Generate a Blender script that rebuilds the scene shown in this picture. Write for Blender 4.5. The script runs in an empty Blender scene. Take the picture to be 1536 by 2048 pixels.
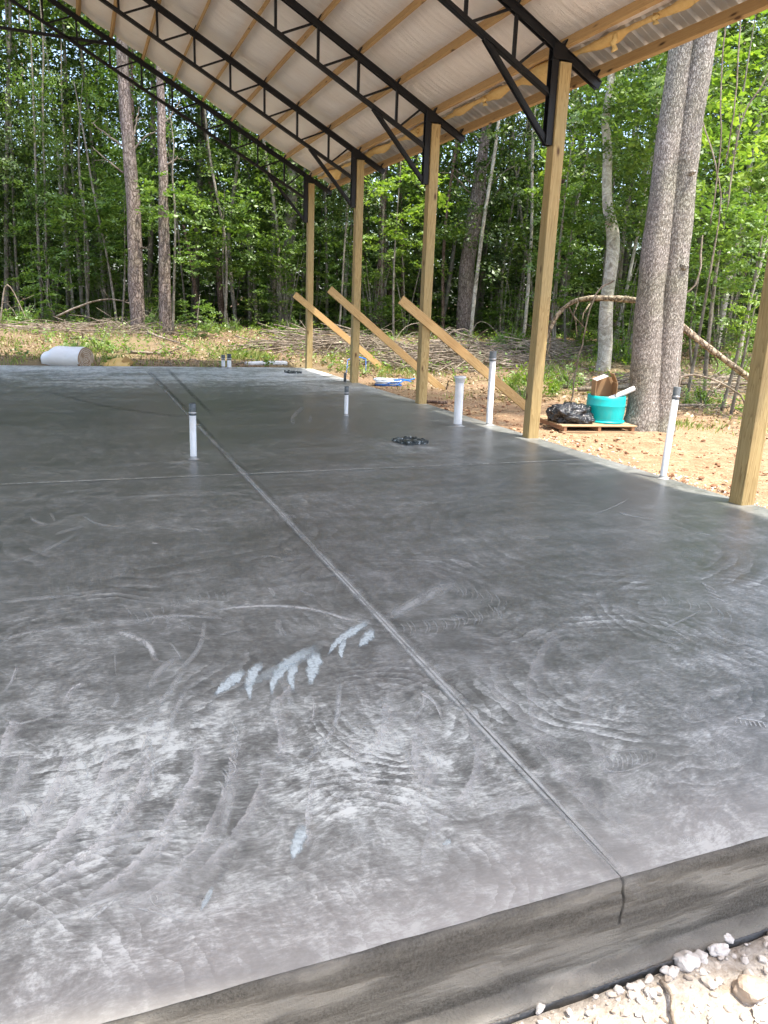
import bpy, bmesh, math, random
import numpy as np
from mathutils import Vector, Matrix, noise
random.seed(7); rng = np.random.RandomState(7)
sc = bpy.context.scene; COL = sc.collection
# ---------------- camera ----------------
cd = bpy.data.cameras.new('camera'); cam = bpy.data.objects.new('camera', cd); COL.objects.link(cam)
sc.camera = cam
Rr = Vector((.9313,-.3624,.0371)); Ru = Vector((.0600,.2539,.9654))
yaw,pitch,roll = .38050,-.26120,.0384
cy_,sy_ = math.cos(yaw),math.sin(yaw)
F = Vector((sy_*math.cos(pitch), cy_*math.cos(pitch), math.sin(pitch)))
R0 = Vector((cy_,-sy_,0)); U0 = R0.cross(F)
Rr = math.cos(roll)*R0+math.sin(roll)*U0; Ru = -math.sin(roll)*R0+math.cos(roll)*U0
m3 = Matrix((Rr,Ru,-F)).transposed()
cam.matrix_world = Matrix.Translation((0,0,1.45)) @ m3.to_4x4()
cd.sensor_fit='HORIZONTAL'; cd.sensor_width=36; cd.lens=1527.48/1536*36; cd.clip_start=.05; cd.clip_end=2000
# ---------------- sky, sun, exposure ----------------
SUN_EL, SUN_AZ = math.radians(70), math.radians(148)   # azimuth clockwise from +Y
w = bpy.data.worlds.new('World'); sc.world = w; w.use_nodes = True
nt = w.node_tree; bg = nt.nodes['Background']
sky = nt.nodes.new('ShaderNodeTexSky'); sky.sky_type='NISHITA'; sky.sun_disc=False
sky.sun_elevation=SUN_EL; sky.sun_rotation=SUN_AZ; sky.dust_density=3.0; sky.air_density=1.0; sky.ozone_density=1.0
nt.links.new(sky.outputs[0], bg.inputs[0]); bg.inputs[1].default_value=.15
sl = bpy.data.lights.new('sun','SUN'); sl.energy=2.4; sl.angle=math.radians(1.2); sl.color=(1,.94,.84)
so = bpy.data.objects.new('sun', sl); COL.objects.link(so)
sd = Vector((math.sin(SUN_AZ)*math.cos(SUN_EL), math.cos(SUN_AZ)*math.cos(SUN_EL), math.sin(SUN_EL)))
so.rotation_euler = sd.to_track_quat('Z','Y').to_euler(); so.location=(0,-5,30)
sc.view_settings.view_transform='Standard'; sc.view_settings.look='None'
sc.view_settings.exposure=2.0; sc.view_settings.gamma=1
sc.render.engine='CYCLES'
sc.cycles.transparent_max_bounces=24; sc.cycles.max_bounces=8; sc.cycles.diffuse_bounces=5
sc.render.resolution_x=768; sc.render.resolution_y=1024

# ---------------- helpers ----------------
class MB:
    def __init__(s): s.v=[]; s.f=[]; s.m=[]; s.uv=[]
    def box(s, c, size, rot=None, mi=0):
        b=len(s.v); R=rot or Matrix.Identity(3)
        for x in (-.5,.5):
            for y in (-.5,.5):
                for z in (-.5,.5):
                    s.v.append(tuple(Vector(c)+R@Vector((x*size[0],y*size[1],z*size[2]))))
        for q in ((0,1,3,2),(4,6,7,5),(0,4,5,1),(2,3,7,6),(0,2,6,4),(1,5,7,3)):
            s.f.append([b+i for i in q]); s.m.append(mi)
    def bar(s, a, b, wy, h, up=(0,1,0), mi=0):      # box from a to b, width wy along 'up', thickness h
        a=Vector(a); b=Vector(b); d=b-a; L=d.length; d.normalize()
        u=Vector(up).normalized(); n=d.cross(u).normalized(); u=n.cross(d)
        s.box((a+b)/2,(L,wy,h),Matrix((d,u,n)).transposed(),mi)
    def tube(s, P, R, n=8, mi=0, rough=0, cap=True, seed=0):
        P=[Vector(p) for p in P]; b=len(s.v); k=len(P)
        T=(P[1]-P[0]).normalized(); N=T.orthogonal().normalized()
        for i,p in enumerate(P):
            T2=(P[min(i+1,k-1)]-P[max(i-1,0)]).normalized()
            N=(N-T2*N.dot(T2)).normalized(); B=T2.cross(N)
            r=R[i] if hasattr(R,'__len__') else R
            for j in range(n):
                a=2*math.pi*j/n
                d=N*math.cos(a)+B*math.sin(a)
                rr=r
                if rough: rr=r*(1+rough*noise.noise((d*1.6+Vector((seed,0,p.z*1.1)))))
                s.v.append(tuple(p+d*rr))
        for i in range(k-1):
            for j in range(n):
                s.f.append([b+i*n+j,b+i*n+(j+1)%n,b+(i+1)*n+(j+1)%n,b+(i+1)*n+j]); s.m.append(mi)
        if cap:
            s.f.append([b+j for j in range(n)][::-1]); s.m.append(mi)
            s.f.append([b+(k-1)*n+j for j in range(n)]); s.m.append(mi)
    def lathe(s, prof, n=32, c=(0,0,0), rot=None, mi=0):
        R=rot or Matrix.Identity(3); b=len(s.v)
        for r,z in prof:
            for j in range(n):
                a=2*math.pi*j/n; s.v.append(tuple(Vector(c)+R@Vector((r*math.cos(a),r*math.sin(a),z))))
        for i in range(len(prof)-1):
            for j in range(n):
                s.f.append([b+i*n+j,b+i*n+(j+1)%n,b+(i+1)*n+(j+1)%n,b+(i+1)*n+j]); s.m.append(mi)
    def mesh(s, name, mats, smooth=False):
        me=bpy.data.meshes.new(name); me.from_pydata(s.v,[],s.f)
        for m in (mats if isinstance(mats,(list,tuple)) else [mats]): me.materials.append(m)
        me.polygons.foreach_set('material_index', s.m)
        if smooth: me.polygons.foreach_set('use_smooth',[True]*len(s.f))
        me.update(); return me
    def build(s, name, mats, parent=None, smooth=False, bevel=0):
        o=bpy.data.objects.new(name, s.mesh(name,mats,smooth)); COL.objects.link(o)
        if parent: o.parent=parent
        if bevel:
            md=o.modifiers.new('bevel','BEVEL'); md.width=bevel; md.segments=2; md.limit_method='ANGLE'
        return o
def tag(o,label=None,cat=None,group=None,kind=None):
    if label: o['label']=label
    if cat: o['category']=cat
    if group: o['group']=group
    if kind: o['kind']=kind
    return o
def empty(name, loc=(0,0,0), rz=0, **k):
    o=bpy.data.objects.new(name,None); COL.objects.link(o); o.location=loc; o.rotation_euler[2]=rz
    o.empty_display_size=.2; return tag(o,**k)
def copy_tree(o,parent=None):
    c=o.copy(); COL.objects.link(c); c.parent=parent
    for ch in list(o.children): copy_tree(ch,c)
    return c
def cat_(P,n=4):
    P=[np.array(p,float) for p in P]; out=[]
    for i in range(len(P)-1):
        a,b,c,d=P[max(i-1,0)],P[i],P[i+1],P[min(i+2,len(P)-1)]
        for k in range(n):
            t=k/n; out.append(.5*((2*b)+(-a+c)*t+(2*a-5*b+4*c-d)*t*t+(-a+3*b-3*c+d)*t**3))
    out.append(P[-1]); return out
def ss(t): t=min(max(t,0),1); return t*t*(3-2*t)
def gz(x,y):
    r=math.hypot(x,y)
    z=-.14+.66*ss((r-16)/12)+.012*max(0,r-27)
    return z-.20*ss((2.6-y)/1.2)
def quadmesh(name, V, mats, mi=None):               # V: (N,4,3) numpy quads
    n=len(V); me=bpy.data.meshes.new(name)
    me.vertices.add(n*4); me.vertices.foreach_set('co', V.reshape(-1).astype(np.float32))
    me.loops.add(n*4); me.loops.foreach_set('vertex_index', np.arange(n*4,dtype=np.int32))
    me.polygons.add(n); me.polygons.foreach_set('loop_start', np.arange(0,n*4,4,dtype=np.int32))
    try: me.polygons.foreach_set('loop_total', np.full(n,4,dtype=np.int32))
    except Exception: pass
    for m in mats: me.materials.append(m)
    if mi is not None: me.polygons.foreach_set('material_index', mi.astype(np.int32))
    me.update(calc_edges=True); return me
def leafquads(C, Nrm, L, W):                        # rhombic leaves
    n=len(C); a=rng.normal(size=(n,3)); Nn=Nrm/np.linalg.norm(Nrm,axis=1,keepdims=True)
    a-=Nn*(a*Nn).sum(1,keepdims=True); a/=np.linalg.norm(a,axis=1,keepdims=True); b=np.cross(Nn,a)
    L=np.broadcast_to(L,(n,))[:,None]/2; W=np.broadcast_to(W,(n,))[:,None]/2
    sk=a*L*.25
    return np.stack([C-a*L,C-b*W+sk*.0-Nn*W*.3+sk*-1,C+a*L,C+b*W-Nn*W*.3-sk],1)
def sprays(centers, rad, n, leaf, flat=.35, tilt=.5, droop=.15):
    """leaf sprays: flattened discs of leaves around centres"""
    out=[]; N=len(centers)
    rad=np.broadcast_to(rad,(N,)); 
    idx=np.repeat(np.arange(N),n); M=len(idx)
    th=rng.uniform(0,2*np.pi,M); rr=np.sqrt(rng.uniform(0,1,M))*rad[idx]*rng.uniform(.6,1.15,M)
    tx=rng.normal(0,tilt*.5,N)[idx]; ty=rng.normal(0,tilt*.5,N)[idx]
    x=rr*np.cos(th); y=rr*np.sin(th); z=rng.normal(0,flat*.35,M)*rad[idx]+x*tx+y*ty-droop*rr**2
    C=centers[idx]+np.stack([x,y,z],1)
    Nr=np.stack([rng.normal(0,.55,M)-tx,rng.normal(0,.55,M)-ty,np.ones(M)],1)
    s=leaf*rng.uniform(.6,1.3,M)
    return leafquads(C,Nr,s,s*.55)

# ---------------- node helper ----------------
class NT:
    def __init__(s,name):
        s.mat=bpy.data.materials.new(name); s.mat.use_nodes=True; s.t=s.mat.node_tree; s.N=s.t.nodes
        s.b=s.N['Principled BSDF']; s.out=s.N['Material Output']
        s.tc=s.N.new('ShaderNodeTexCoord'); s.P=s.tc.outputs['Object']
    def l(s,a,b): s.t.links.new(a,b)
    def set(s,inp,v):
        if hasattr(v,'is_output') or isinstance(v,bpy.types.NodeSocket): s.l(v,inp)
        else: inp.default_value=v
    def map(s,scale=(1,1,1),loc=(0,0,0),rot=(0,0,0),src=None):
        n=s.N.new('ShaderNodeMapping'); s.l(src or s.P,n.inputs[0]); n.inputs['Scale'].default_value=scale
        n.inputs['Location'].default_value=loc; n.inputs['Rotation'].default_value=rot; return n.outputs[0]
    def noise(s,sc=5,det=6,rough=.6,vec=None,dist=0):
        n=s.N.new('ShaderNodeTexNoise'); s.l(vec or s.P,n.inputs['Vector'])
        n.inputs['Scale'].default_value=sc; n.inputs['Detail'].default_value=det; n.inputs['Roughness'].default_value=rough
        n.inputs['Distortion'].default_value=dist; return n.outputs['Fac']
    def vor(s,sc=5,vec=None,feature='F1',out='Distance',rand=1):
        n=s.N.new('ShaderNodeTexVoronoi'); n.feature=feature; s.l(vec or s.P,n.inputs['Vector'])
        n.inputs['Scale'].default_value=sc; n.inputs['Randomness'].default_value=rand; return n.outputs[out]
    def wave(s,sc=5,dist=3,vec=None,typ='BANDS',dirn='X',dsc=1.5,det=3):
        n=s.N.new('ShaderNodeTexWave'); n.wave_type=typ
        if typ=='BANDS': n.bands_direction=dirn
        s.l(vec or s.P,n.inputs['Vector']); n.inputs['Scale'].default_value=sc
        n.inputs['Distortion'].default_value=dist; n.inputs['Detail'].default_value=det; n.inputs['Detail Scale'].default_value=dsc
        return n.outputs['Fac']
    def ramp(s,fac,stops,interp='LINEAR'):
        n=s.N.new('ShaderNodeValToRGB'); s.l(fac,n.inputs[0]); cr=n.color_ramp; cr.interpolation=interp
        while len(cr.elements)<len(stops): cr.elements.new(.5)
        for e,(p,c) in zip(cr.elements,stops):
            e.position=p; e.color=(c,c,c,1) if not hasattr(c,'__len__') else (*c,1)
        return n.outputs[0]
    def math(s,op,a,b=0,c=None,clamp=False):
        n=s.N.new('ShaderNodeMath'); n.operation=op; n.use_clamp=clamp
        s.set(n.inputs[0],a); s.set(n.inputs[1],b)
        if c is not None: s.set(n.inputs[2],c)
        return n.outputs[0]
    def mix(s,f,a,b,blend='MIX'):
        n=s.N.new('ShaderNodeMix'); n.data_type='RGBA'; n.blend_type=blend
        s.set(n.inputs[0],f)
        for i,v in ((6,a),(7,b)):
            if isinstance(v,bpy.types.NodeSocket): s.l(v,n.inputs[i])
            else: n.inputs[i].default_value=(*v,1)
        return n.outputs[2]
    def attr(s,name,out='Fac'):
        n=s.N.new('ShaderNodeAttribute'); n.attribute_name=name; return n.outputs[out]
    def rand(s): return s.N.new('ShaderNodeObjectInfo').outputs['Random']
    def xyz(s,vec=None):
        n=s.N.new('ShaderNodeSeparateXYZ'); s.l(vec or s.P,n.inputs[0]); return n.outputs
    def bump(s,h,st=.3,dist=.01):
        n=s.N.new('ShaderNodeBump'); s.l(h,n.inputs['Height']); n.inputs['Strength'].default_value=st
        n.inputs['Distance'].default_value=dist; s.l(n.outputs[0],s.b.inputs['Normal']); return n
    def fin(s,col=None,rough=None,metal=None,spec=None):
        if col is not None: s.set(s.b.inputs['Base Color'], col if isinstance(col,bpy.types.NodeSocket) else (*col,1))
        if rough is not None: s.set(s.b.inputs['Roughness'],rough)
        if metal is not None: s.b.inputs['Metallic'].default_value=metal
        if spec is not None: s.b.inputs['Specular IOR Level'].default_value=spec
        return s.mat
def leafmat(name,c1,c2,c3,trans=.4,yscale=.35):
    n=NT(name); g=n.N.new('ShaderNodeNewGeometry')
    f=n.noise(yscale*2,3,.6,vec=g.outputs['Position']); rnd=g.outputs['Random Per Island']
    f2=n.math('ADD',n.math('MULTIPLY',f,.75),n.math('MULTIPLY',rnd,.45),clamp=True)
    col=n.ramp(f2,[(.25,c1),(.55,c2),(.9,c3)])
    d=n.N.new('ShaderNodeBsdfDiffuse'); t=n.N.new('ShaderNodeBsdfTranslucent'); gl=n.N.new('ShaderNodeBsdfGlossy')
    gl.inputs['Roughness'].default_value=.45; gl.inputs['Color'].default_value=(.6,.65,.6,1)
    n.l(col,d.inputs[0]); tc=n.mix(1.0,col,(1.5,1.6,.7),'MULTIPLY'); n.l(tc,t.inputs[0])
    m=n.N.new('ShaderNodeMixShader'); m.inputs[0].default_value=trans; n.l(d.outputs[0],m.inputs[1]); n.l(t.outputs[0],m.inputs[2])
    m2=n.N.new('ShaderNodeMixShader'); m2.inputs[0].default_value=.06; n.l(m.outputs[0],m2.inputs[1]); n.l(gl.outputs[0],m2.inputs[2])
    n.l(m2.outputs[0],n.out.inputs[0]); n.N.remove(n.b); return n.mat
GA=[(-0.02,2.24,0.38,0.41,0.60),(0.75,2.10,0.38,0.34,0.50),(0.50,3.39,0.75,0.25,0.12),(1.11,1.87,0.31,0.24,0.30),(1.63,1.94,0.35,0.38,0.15),(0.07,1.52,0.55,0.18,0.35),(1.55,1.37,0.33,0.07,0.40),(0.76,1.36,0.35,0.12,0.30),(1.43,5.23,1.09,0.61,0.10),(0.51,1.64,0.32,0.07,-0.15),(0.12,1.70,0.22,0.07,-0.25),(3.68,5.03,1.29,0.85,-0.10),(2.07,10.13,2.45,2.27,-0.12),(1.27,15.84,4.22,2.00,0.25),(4.28,13.95,1.21,1.49,0.20),(0.92,7.10,0.22,0.24,0.40),(3.27,7.49,0.44,0.42,0.35),(4.71,6.26,0.32,0.18,0.15),(-0.27,3.28,0.30,0.60,0.15)]
RIB=[
('s',0.45,'-429 3860 -436 3915 -378 3864 -383 3920 -304 3869 -308 3926 -231 3871 -234 3928 -162 3865 -164 3922 -95 3854 -95 3911 -47 3847 -48 3904'),
('s',0.50,'-390 3394 -398 3437 -362 3410 -369 3454 -320 3434 -326 3478 -277 3451 -282 3497 -239 3456 -242 3502 -200 3455 -202 3501 -155 3454 -158 3501 -97 3457 -99 3504 -33 3460 -34 3507 13 3463 12 3510'),
('s',0.70,'462 3460 465 3510 504 3470 508 3520 566 3483 572 3534 633 3488 641 3540 702 3483 712 3534 776 3469 787 3520 846 3447 859 3498 908 3415 923 3465 965 3376 982 3424 1015 3333 1033 3379 1055 3282 1075 3326 1087 3228 1108 3271 1121 3187 1139 3231 1160 3167 1176 3212 1199 3160 1214 3205 1226 3156 1242 3202'),
('s',0.55,'154 3425 151 3466 178 3440 176 3481 214 3461 213 3503 256 3473 257 3516 302 3473 305 3516 355 3464 359 3507 411 3446 417 3489 480 3413 488 3455 553 3371 561 3412 604 3341 613 3381'),
('s',0.80,'58 3350 69 3430 82 3326 94 3404 116 3291 129 3367 145 3255 161 3326 165 3220 185 3285 181 3185 205 3241 192 3148 221 3186 199 3096 229 3117 202 3036 232 3050 203 2993 233 3005'),
('s',0.50,'287 3186 299 3202 292 3156 304 3172 300 3114 312 3129 306 3077 318 3090 310 3047 322 3059 313 3019 325 3030 315 3001 327 3012'),
('s',0.40,'55 3145 67 3143 52 2938 63 2937'),
('s',0.50,'842 3746 869 3780 847 3595 873 3627'),
('s',0.40,'981 3660 997 3699 1055 3514 1072 3550'),
('s',0.30,'-474 4441 -485 4511 -426 4478 -437 4549 -355 4536 -365 4609 -279 4616 -290 4691 -194 4744 -205 4821 -100 4904 -111 4985 -30 5025 -41 5111'),
('s',0.50,'1284 3100 1300 3225 1331 3136 1349 3263 1400 3187 1422 3320 1470 3237 1497 3376 1534 3279 1566 3423 1598 3318 1635 3468 1661 3356 1703 3510 1729 3394 1775 3553 1795 3431 1845 3594 1842 3456 1895 3622'),
('h',0.30,'2213 2998 2176 2804 2120 2923 2090 2739 1992 2819 1977 2653 1871 2711 1879 2570 1771 2610 1801 2496 1678 2506 1733 2424 1594 2392 1675 2350 1523 2273 1621 2263 1467 2158 1569 2165 1424 2057 1526 2074 1391 1972 1494 1997 1366 1891 1471 1929 1350 1807 1454 1854 1340 1714 1441 1764 1336 1620 1434 1672 1344 1537 1438 1596 1370 1467 1459 1531 1404 1409 1492 1473 1428 1371 1515 1433'),
('h',0.25,'2388 2664 2289 2454 2275 2610 2187 2410 2117 2533 2055 2350 1967 2440 1949 2289 1844 2336 1877 2231 1740 2226 1814 2168 1655 2109 1758 2096 1588 1987 1704 2004 1538 1867 1656 1901 1503 1754 1621 1803 1487 1641 1602 1696 1482 1537 1593 1590 1480 1470 1588 1520'),
('h',0.28,'1440 2718 1635 2878 1434 2619 1623 2769 1424 2487 1605 2621 1414 2357 1586 2473 1400 2234 1564 2334 1386 2110 1542 2201 1374 1998 1524 2082 1365 1906 1510 1984 1358 1819 1499 1897 1357 1726 1493 1806 1365 1611 1495 1687 1377 1498 1502 1566 1385 1424 1506 1487'),
('h',0.55,'-266 2506 -196 2455 -268 2442 -200 2391 -272 2359 -206 2304 -279 2293 -217 2225 -291 2244 -234 2163 -307 2198 -252 2115 -318 2167 -265 2085'),
('h',0.60,'-131 2500 -56 2435 -138 2439 -65 2375 -148 2358 -78 2291 -162 2284 -96 2208 -180 2215 -118 2134 -201 2148 -144 2063 -223 2095 -171 2004 -250 2054 -203 1958 -279 2020 -234 1924 -299 1997 -255 1903'),
('h',0.70,'-1 2485 83 2427 -9 2425 74 2366 -19 2346 59 2278 -35 2273 36 2189 -59 2201 5 2107 -90 2127 -30 2031 -121 2063 -65 1966 -152 2011 -100 1913 -184 1966 -135 1868 -213 1929 -167 1832 -241 1900 -198 1803 -269 1877 -227 1781 -288 1862 -246 1767'),
('h',0.70,'120 2432 200 2404 115 2373 193 2342 108 2297 181 2251 93 2226 156 2155 63 2148 119 2065 24 2066 76 1982 -12 2001 34 1914 -44 1958 -4 1867 -77 1925 -39 1834 -112 1892 -74 1803 -150 1855 -112 1769 -188 1819 -151 1736 -214 1795 -176 1714'),
('h',0.60,'271 2405 346 2402 268 2346 341 2338 262 2271 330 2243 246 2198 304 2140 210 2115 260 2043 164 2025 209 1952 121 1950 163 1877 83 1892 122 1820 47 1845 83 1772 11 1806 43 1731 -31 1771 -3 1696 -76 1742 -48 1668 -106 1722 -79 1649'),
('h',0.45,'386 2399 472 2399 380 2330 464 2326 371 2242 449 2220 352 2157 421 2108 319 2065 378 2001 276 1969 329 1900 233 1890 280 1816 191 1830 231 1751 146 1780 181 1700 104 1740 136 1660 63 1711 91 1629 23 1689 49 1608 -4 1674 21 1595'),
('h',0.40,'477 2253 556 2225 463 2190 539 2160 443 2109 513 2066 417 2037 475 1972 377 1967 425 1890 328 1895 371 1816 283 1835 321 1755 238 1786 272 1706 194 1746 226 1666 163 1719 196 1641'),
('h',0.45,'1206 2220 1302 2272 1199 2161 1292 2207 1188 2086 1275 2114 1168 2022 1240 2013 1132 1960 1186 1922 1084 1894 1124 1841 1035 1841 1057 1773 974 1797 982 1721 905 1759 909 1683 857 1734 861 1659'),
('h',0.35,'1005 2285 1143 2400 1011 2213 1146 2318 1016 2124 1147 2199 1008 2060 1121 2065 980 2003 1060 1945 933 1934 990 1849 888 1883 917 1774 834 1848 839 1727 770 1821 768 1699 723 1803 721 1683'),
('s',0.50,'1030 1699 1053 1764 1060 1699 1084 1765 1102 1699 1130 1765 1145 1697 1177 1763 1189 1689 1226 1754 1234 1677 1274 1742 1266 1669 1307 1734'),
('s',0.30,'317 1571 315 1622 337 1574 336 1625 366 1577 366 1629 395 1580 397 1632 423 1581 427 1633 452 1580 457 1633 473 1580 478 1633'),
('s',0.55,'-66 1944 -67 1979 -47 1940 -48 1975 -19 1934 -19 1969 11 1929 10 1964 44 1925 43 1960 79 1922 78 1957 104 1920 103 1955'),
('s',0.60,'-252 1665 -259 1688 -227 1669 -233 1693 -190 1675 -196 1699 -157 1680 -162 1703 -133 1681 -137 1705 -112 1680 -116 1704 -90 1681 -95 1706 -65 1686 -71 1710 -40 1693 -45 1717 -15 1698 -19 1723 13 1702 10 1727 42 1705 39 1730 62 1707 59 1733'),
('s',0.75,'-61 1643 -68 1658 -52 1651 -59 1666 -39 1662 -46 1677 -26 1673 -33 1688 -13 1684 -20 1700 0 1695 -6 1711 10 1703 3 1719'),
('s',0.50,'-1 1681 1 1694 17 1671 19 1684 42 1656 45 1669 66 1641 69 1653 84 1627 88 1639 102 1612 106 1624 120 1597 124 1609 144 1580 147 1592 168 1563 172 1574 185 1550 189 1562'),
('s',0.50,'-129 2731 -125 2706 -171 2711 -166 2686 -227 2686 -223 2661 -273 2676 -270 2651 -301 2696 -303 2674 -323 2731 -328 2712 -339 2759 -344 2740'),
('s',0.45,'-192 2652 -191 2680 -154 2631 -153 2659 -99 2601 -98 2629 -44 2577 -44 2605 6 2565 6 2593 57 2559 57 2587 106 2558 105 2586 151 2564 150 2592 194 2574 193 2603 237 2582 238 2611 286 2582 288 2611 336 2579 338 2609 371 2577 373 2607'),
('s',0.40,'186 2664 181 2692 278 2756 273 2786'),
('s',0.50,'-381 5424 -372 5494 -368 5385 -359 5455 -349 5330 -341 5402 -327 5281 -322 5359 -304 5246 -301 5328 -280 5219 -278 5302 -263 5202 -261 5284'),
('s',0.40,'-264 5543 -248 5581 -226 5314 -211 5348'),
('s',0.40,'-54 5416 -41 5474 -39 5358 -26 5415 -18 5276 -6 5335 8 5204 17 5270 35 5158 42 5228 66 5124 71 5195 100 5093 105 5164 147 5061 152 5132 199 5032 204 5102 235 5012 241 5082'),
('s',0.60,'620 4929 630 4972 678 4820 689 4862'),
('s',0.60,'337 4663 342 4704 381 4631 386 4671'),
('s',0.30,'2499 9308 2390 9094 2522 9450 2413 9245 2550 9613 2462 9525 2580 9731 2577 9948 2701 10030 2747 10384 2886 10442 2949 10850 3031 10764 3103 11200'),
('s',0.20,'2707 9354 2669 9404 2911 10015 2871 10070'),
('d',0.28,'1685 17494 1842 18345 1655 16078 1797 16797 1618 14383 1745 14961 1589 12928 1702 13402 1567 11618 1668 12006 1549 10491 1640 10809 1538 9811 1624 10090'),
('d',0.14,'-652 13124 -659 13614 -406 12527 -404 12978 -85 11759 -73 12163 212 11132 231 11502 485 10689 511 11037 751 10332 783 10663 967 10085 1004 10404 1126 9974 1165 10290 1247 9957 1288 10274 1328 9954 1371 10272'),
('d',0.22,'1225 17057 1400 18184 1234 16017 1400 17008 1246 14677 1398 15498 1254 13234 1391 13891 1257 11691 1380 12199 1259 10266 1366 10654 1256 9196 1353 9500 1247 8421 1336 8668 1236 7802 1318 8012 1229 7319 1306 7510 1228 6933 1301 7112 1229 6636 1300 6803 1230 6446 1299 6604'),
('d',0.13,'1452 2050 1627 2114 1431 1974 1600 2035 1403 1874 1565 1930 1379 1783 1538 1842 1365 1708 1520 1770 1354 1644 1505 1705 1348 1602 1496 1661'),
('d',0.10,'345 1849 378 1787 316 1811 349 1751 278 1761 309 1702 243 1721 271 1660 213 1695 236 1631 183 1674 204 1611 162 1660 184 1597'),
('h',0.58,'745 2844 783 2821 726 2785 764 2761 701 2708 735 2677 677 2652 700 2600 647 2613 658 2547 610 2578 618 2510 583 2555 591 2487'),
('h',0.46,'922 2031 956 2037 910 1971 942 1977 892 1889 924 1895 877 1813 908 1819 865 1741 894 1747 854 1674 883 1680 847 1630 875 1635'),
('h',0.59,'-307 2744 -230 2631 -315 2705 -238 2596 -326 2645 -248 2550 -333 2576 -254 2512 -331 2504 -253 2472 -325 2442 -250 2422 -321 2403 -247 2384'),
('s',0.34,'785 3330 827 3314 777 3300 819 3285 766 3253 810 3249 758 3198 806 3228 759 3151 807 3210 765 3117 811 3183 768 3096 815 3162'),
('s',0.34,'122 2021 147 1935 101 2004 126 1919 71 1979 99 1898 42 1950 75 1876 17 1914 55 1849 -3 1879 36 1817 -17 1855 22 1795'),
('s',0.32,'914 2200 955 2235 919 2165 959 2198 924 2117 965 2147 927 2070 966 2093 923 2022 961 2036 916 1971 953 1982 911 1935 947 1946'),
('h',0.62,'-317 3159 -298 3140 -319 3123 -300 3104 -322 3074 -304 3054 -326 3030 -309 3006 -333 2993 -317 2964 -342 2957 -327 2927 -349 2932 -333 2903'),
('s',0.59,'878 2650 905 2641 845 2547 870 2538 800 2416 822 2402 753 2313 769 2288 695 2240 704 2207 631 2180 638 2146 587 2140 594 2107'),
('s',0.33,'209 2162 225 2135 200 2146 216 2119 189 2124 204 2096 177 2107 189 2075 164 2095 173 2061 149 2085 157 2050 139 2079 146 2044'),
('s',0.49,'1177 2474 1198 2468 1163 2443 1184 2436 1145 2401 1163 2391 1126 2366 1139 2347 1102 2338 1110 2312 1075 2310 1081 2283 1056 2291 1061 2264'),
('s',0.29,'643 1830 721 1822 639 1811 716 1803 632 1785 709 1778 626 1756 704 1756 622 1729 700 1734 619 1704 696 1711 617 1687 693 1695'),
('h',0.39,'143 2035 179 2030 142 1993 177 1987 139 1937 173 1926 132 1893 163 1868 117 1857 143 1822 96 1823 120 1785 81 1799 105 1762'),
('h',0.69,'749 2540 760 2538 743 2517 754 2515 735 2485 746 2482 726 2454 737 2450 716 2424 726 2419 705 2395 715 2389 698 2375 707 2369'),
('h',0.28,'495 1952 529 1911 478 1919 510 1879 454 1878 484 1834 433 1849 452 1794 408 1835 416 1773 377 1825 382 1762 355 1818 359 1756'),
('h',0.53,'999 2477 1095 2443 970 2402 1062 2367 933 2308 1015 2261 898 2239 959 2158 857 2185 895 2079 805 2130 836 2021 767 2092 798 1985'),
('h',0.70,'-62 2930 -53 2877 -76 2920 -66 2867 -96 2904 -84 2854 -114 2877 -97 2836 -126 2834 -105 2806 -132 2789 -111 2766 -136 2759 -115 2737'),
('s',0.43,'343 2103 378 2084 333 2064 368 2044 320 2011 353 1990 306 1962 337 1938 290 1918 319 1891 273 1876 301 1848 261 1847 288 1820'),
('s',0.29,'939 1982 983 1972 922 1938 965 1929 898 1877 942 1872 880 1817 926 1823 873 1761 919 1778 872 1711 918 1731 872 1679 917 1698'),
('s',0.55,'304 2931 326 2886 286 2887 308 2843 262 2827 282 2783 238 2774 256 2727 212 2729 229 2680 186 2687 202 2638 168 2658 184 2611'),
('h',0.38,'160 2394 190 2281 130 2363 161 2253 89 2319 122 2214 49 2270 88 2175 15 2216 58 2131 -14 2162 30 2082 -33 2126 11 2049'),
('s',0.46,'-247 2406 -203 2304 -259 2386 -215 2287 -276 2357 -231 2263 -293 2325 -244 2239 -306 2287 -254 2211 -316 2251 -264 2180 -322 2227 -271 2157'),
('s',0.41,'302 3067 312 2984 277 3043 288 2961 242 3005 256 2929 208 2956 230 2893 182 2890 209 2842 161 2821 190 2780 149 2776 177 2736'),
('h',0.32,'945 1769 955 1705 914 1748 925 1686 870 1717 887 1661 827 1677 858 1636 795 1627 836 1603 771 1580 814 1561 756 1549 799 1532'),
('h',0.60,'614 2073 642 2051 593 2025 620 2003 564 1958 592 1939 539 1892 567 1879 520 1828 549 1819 506 1767 534 1759 496 1726 524 1719'),
('s',0.26,'650 2801 687 2828 650 2755 687 2782 652 2693 688 2718 652 2634 688 2655 651 2576 686 2594 649 2519 683 2536 648 2480 682 2496'),
('h',0.46,'16 2259 38 2257 17 2205 39 2202 18 2134 39 2127 12 2075 31 2058 -5 2029 11 2005 -29 1986 -14 1961 -46 1958 -31 1933'),
('h',0.46,'171 2567 191 2536 159 2536 179 2506 143 2492 163 2463 128 2448 149 2422 116 2402 137 2379 104 2357 125 2336 97 2326 117 2306'),
('s',0.38,'48 2803 69 2791 46 2784 67 2772 44 2759 64 2744 41 2740 59 2716 35 2723 51 2692 27 2706 42 2673 22 2694 36 2660'),
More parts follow.
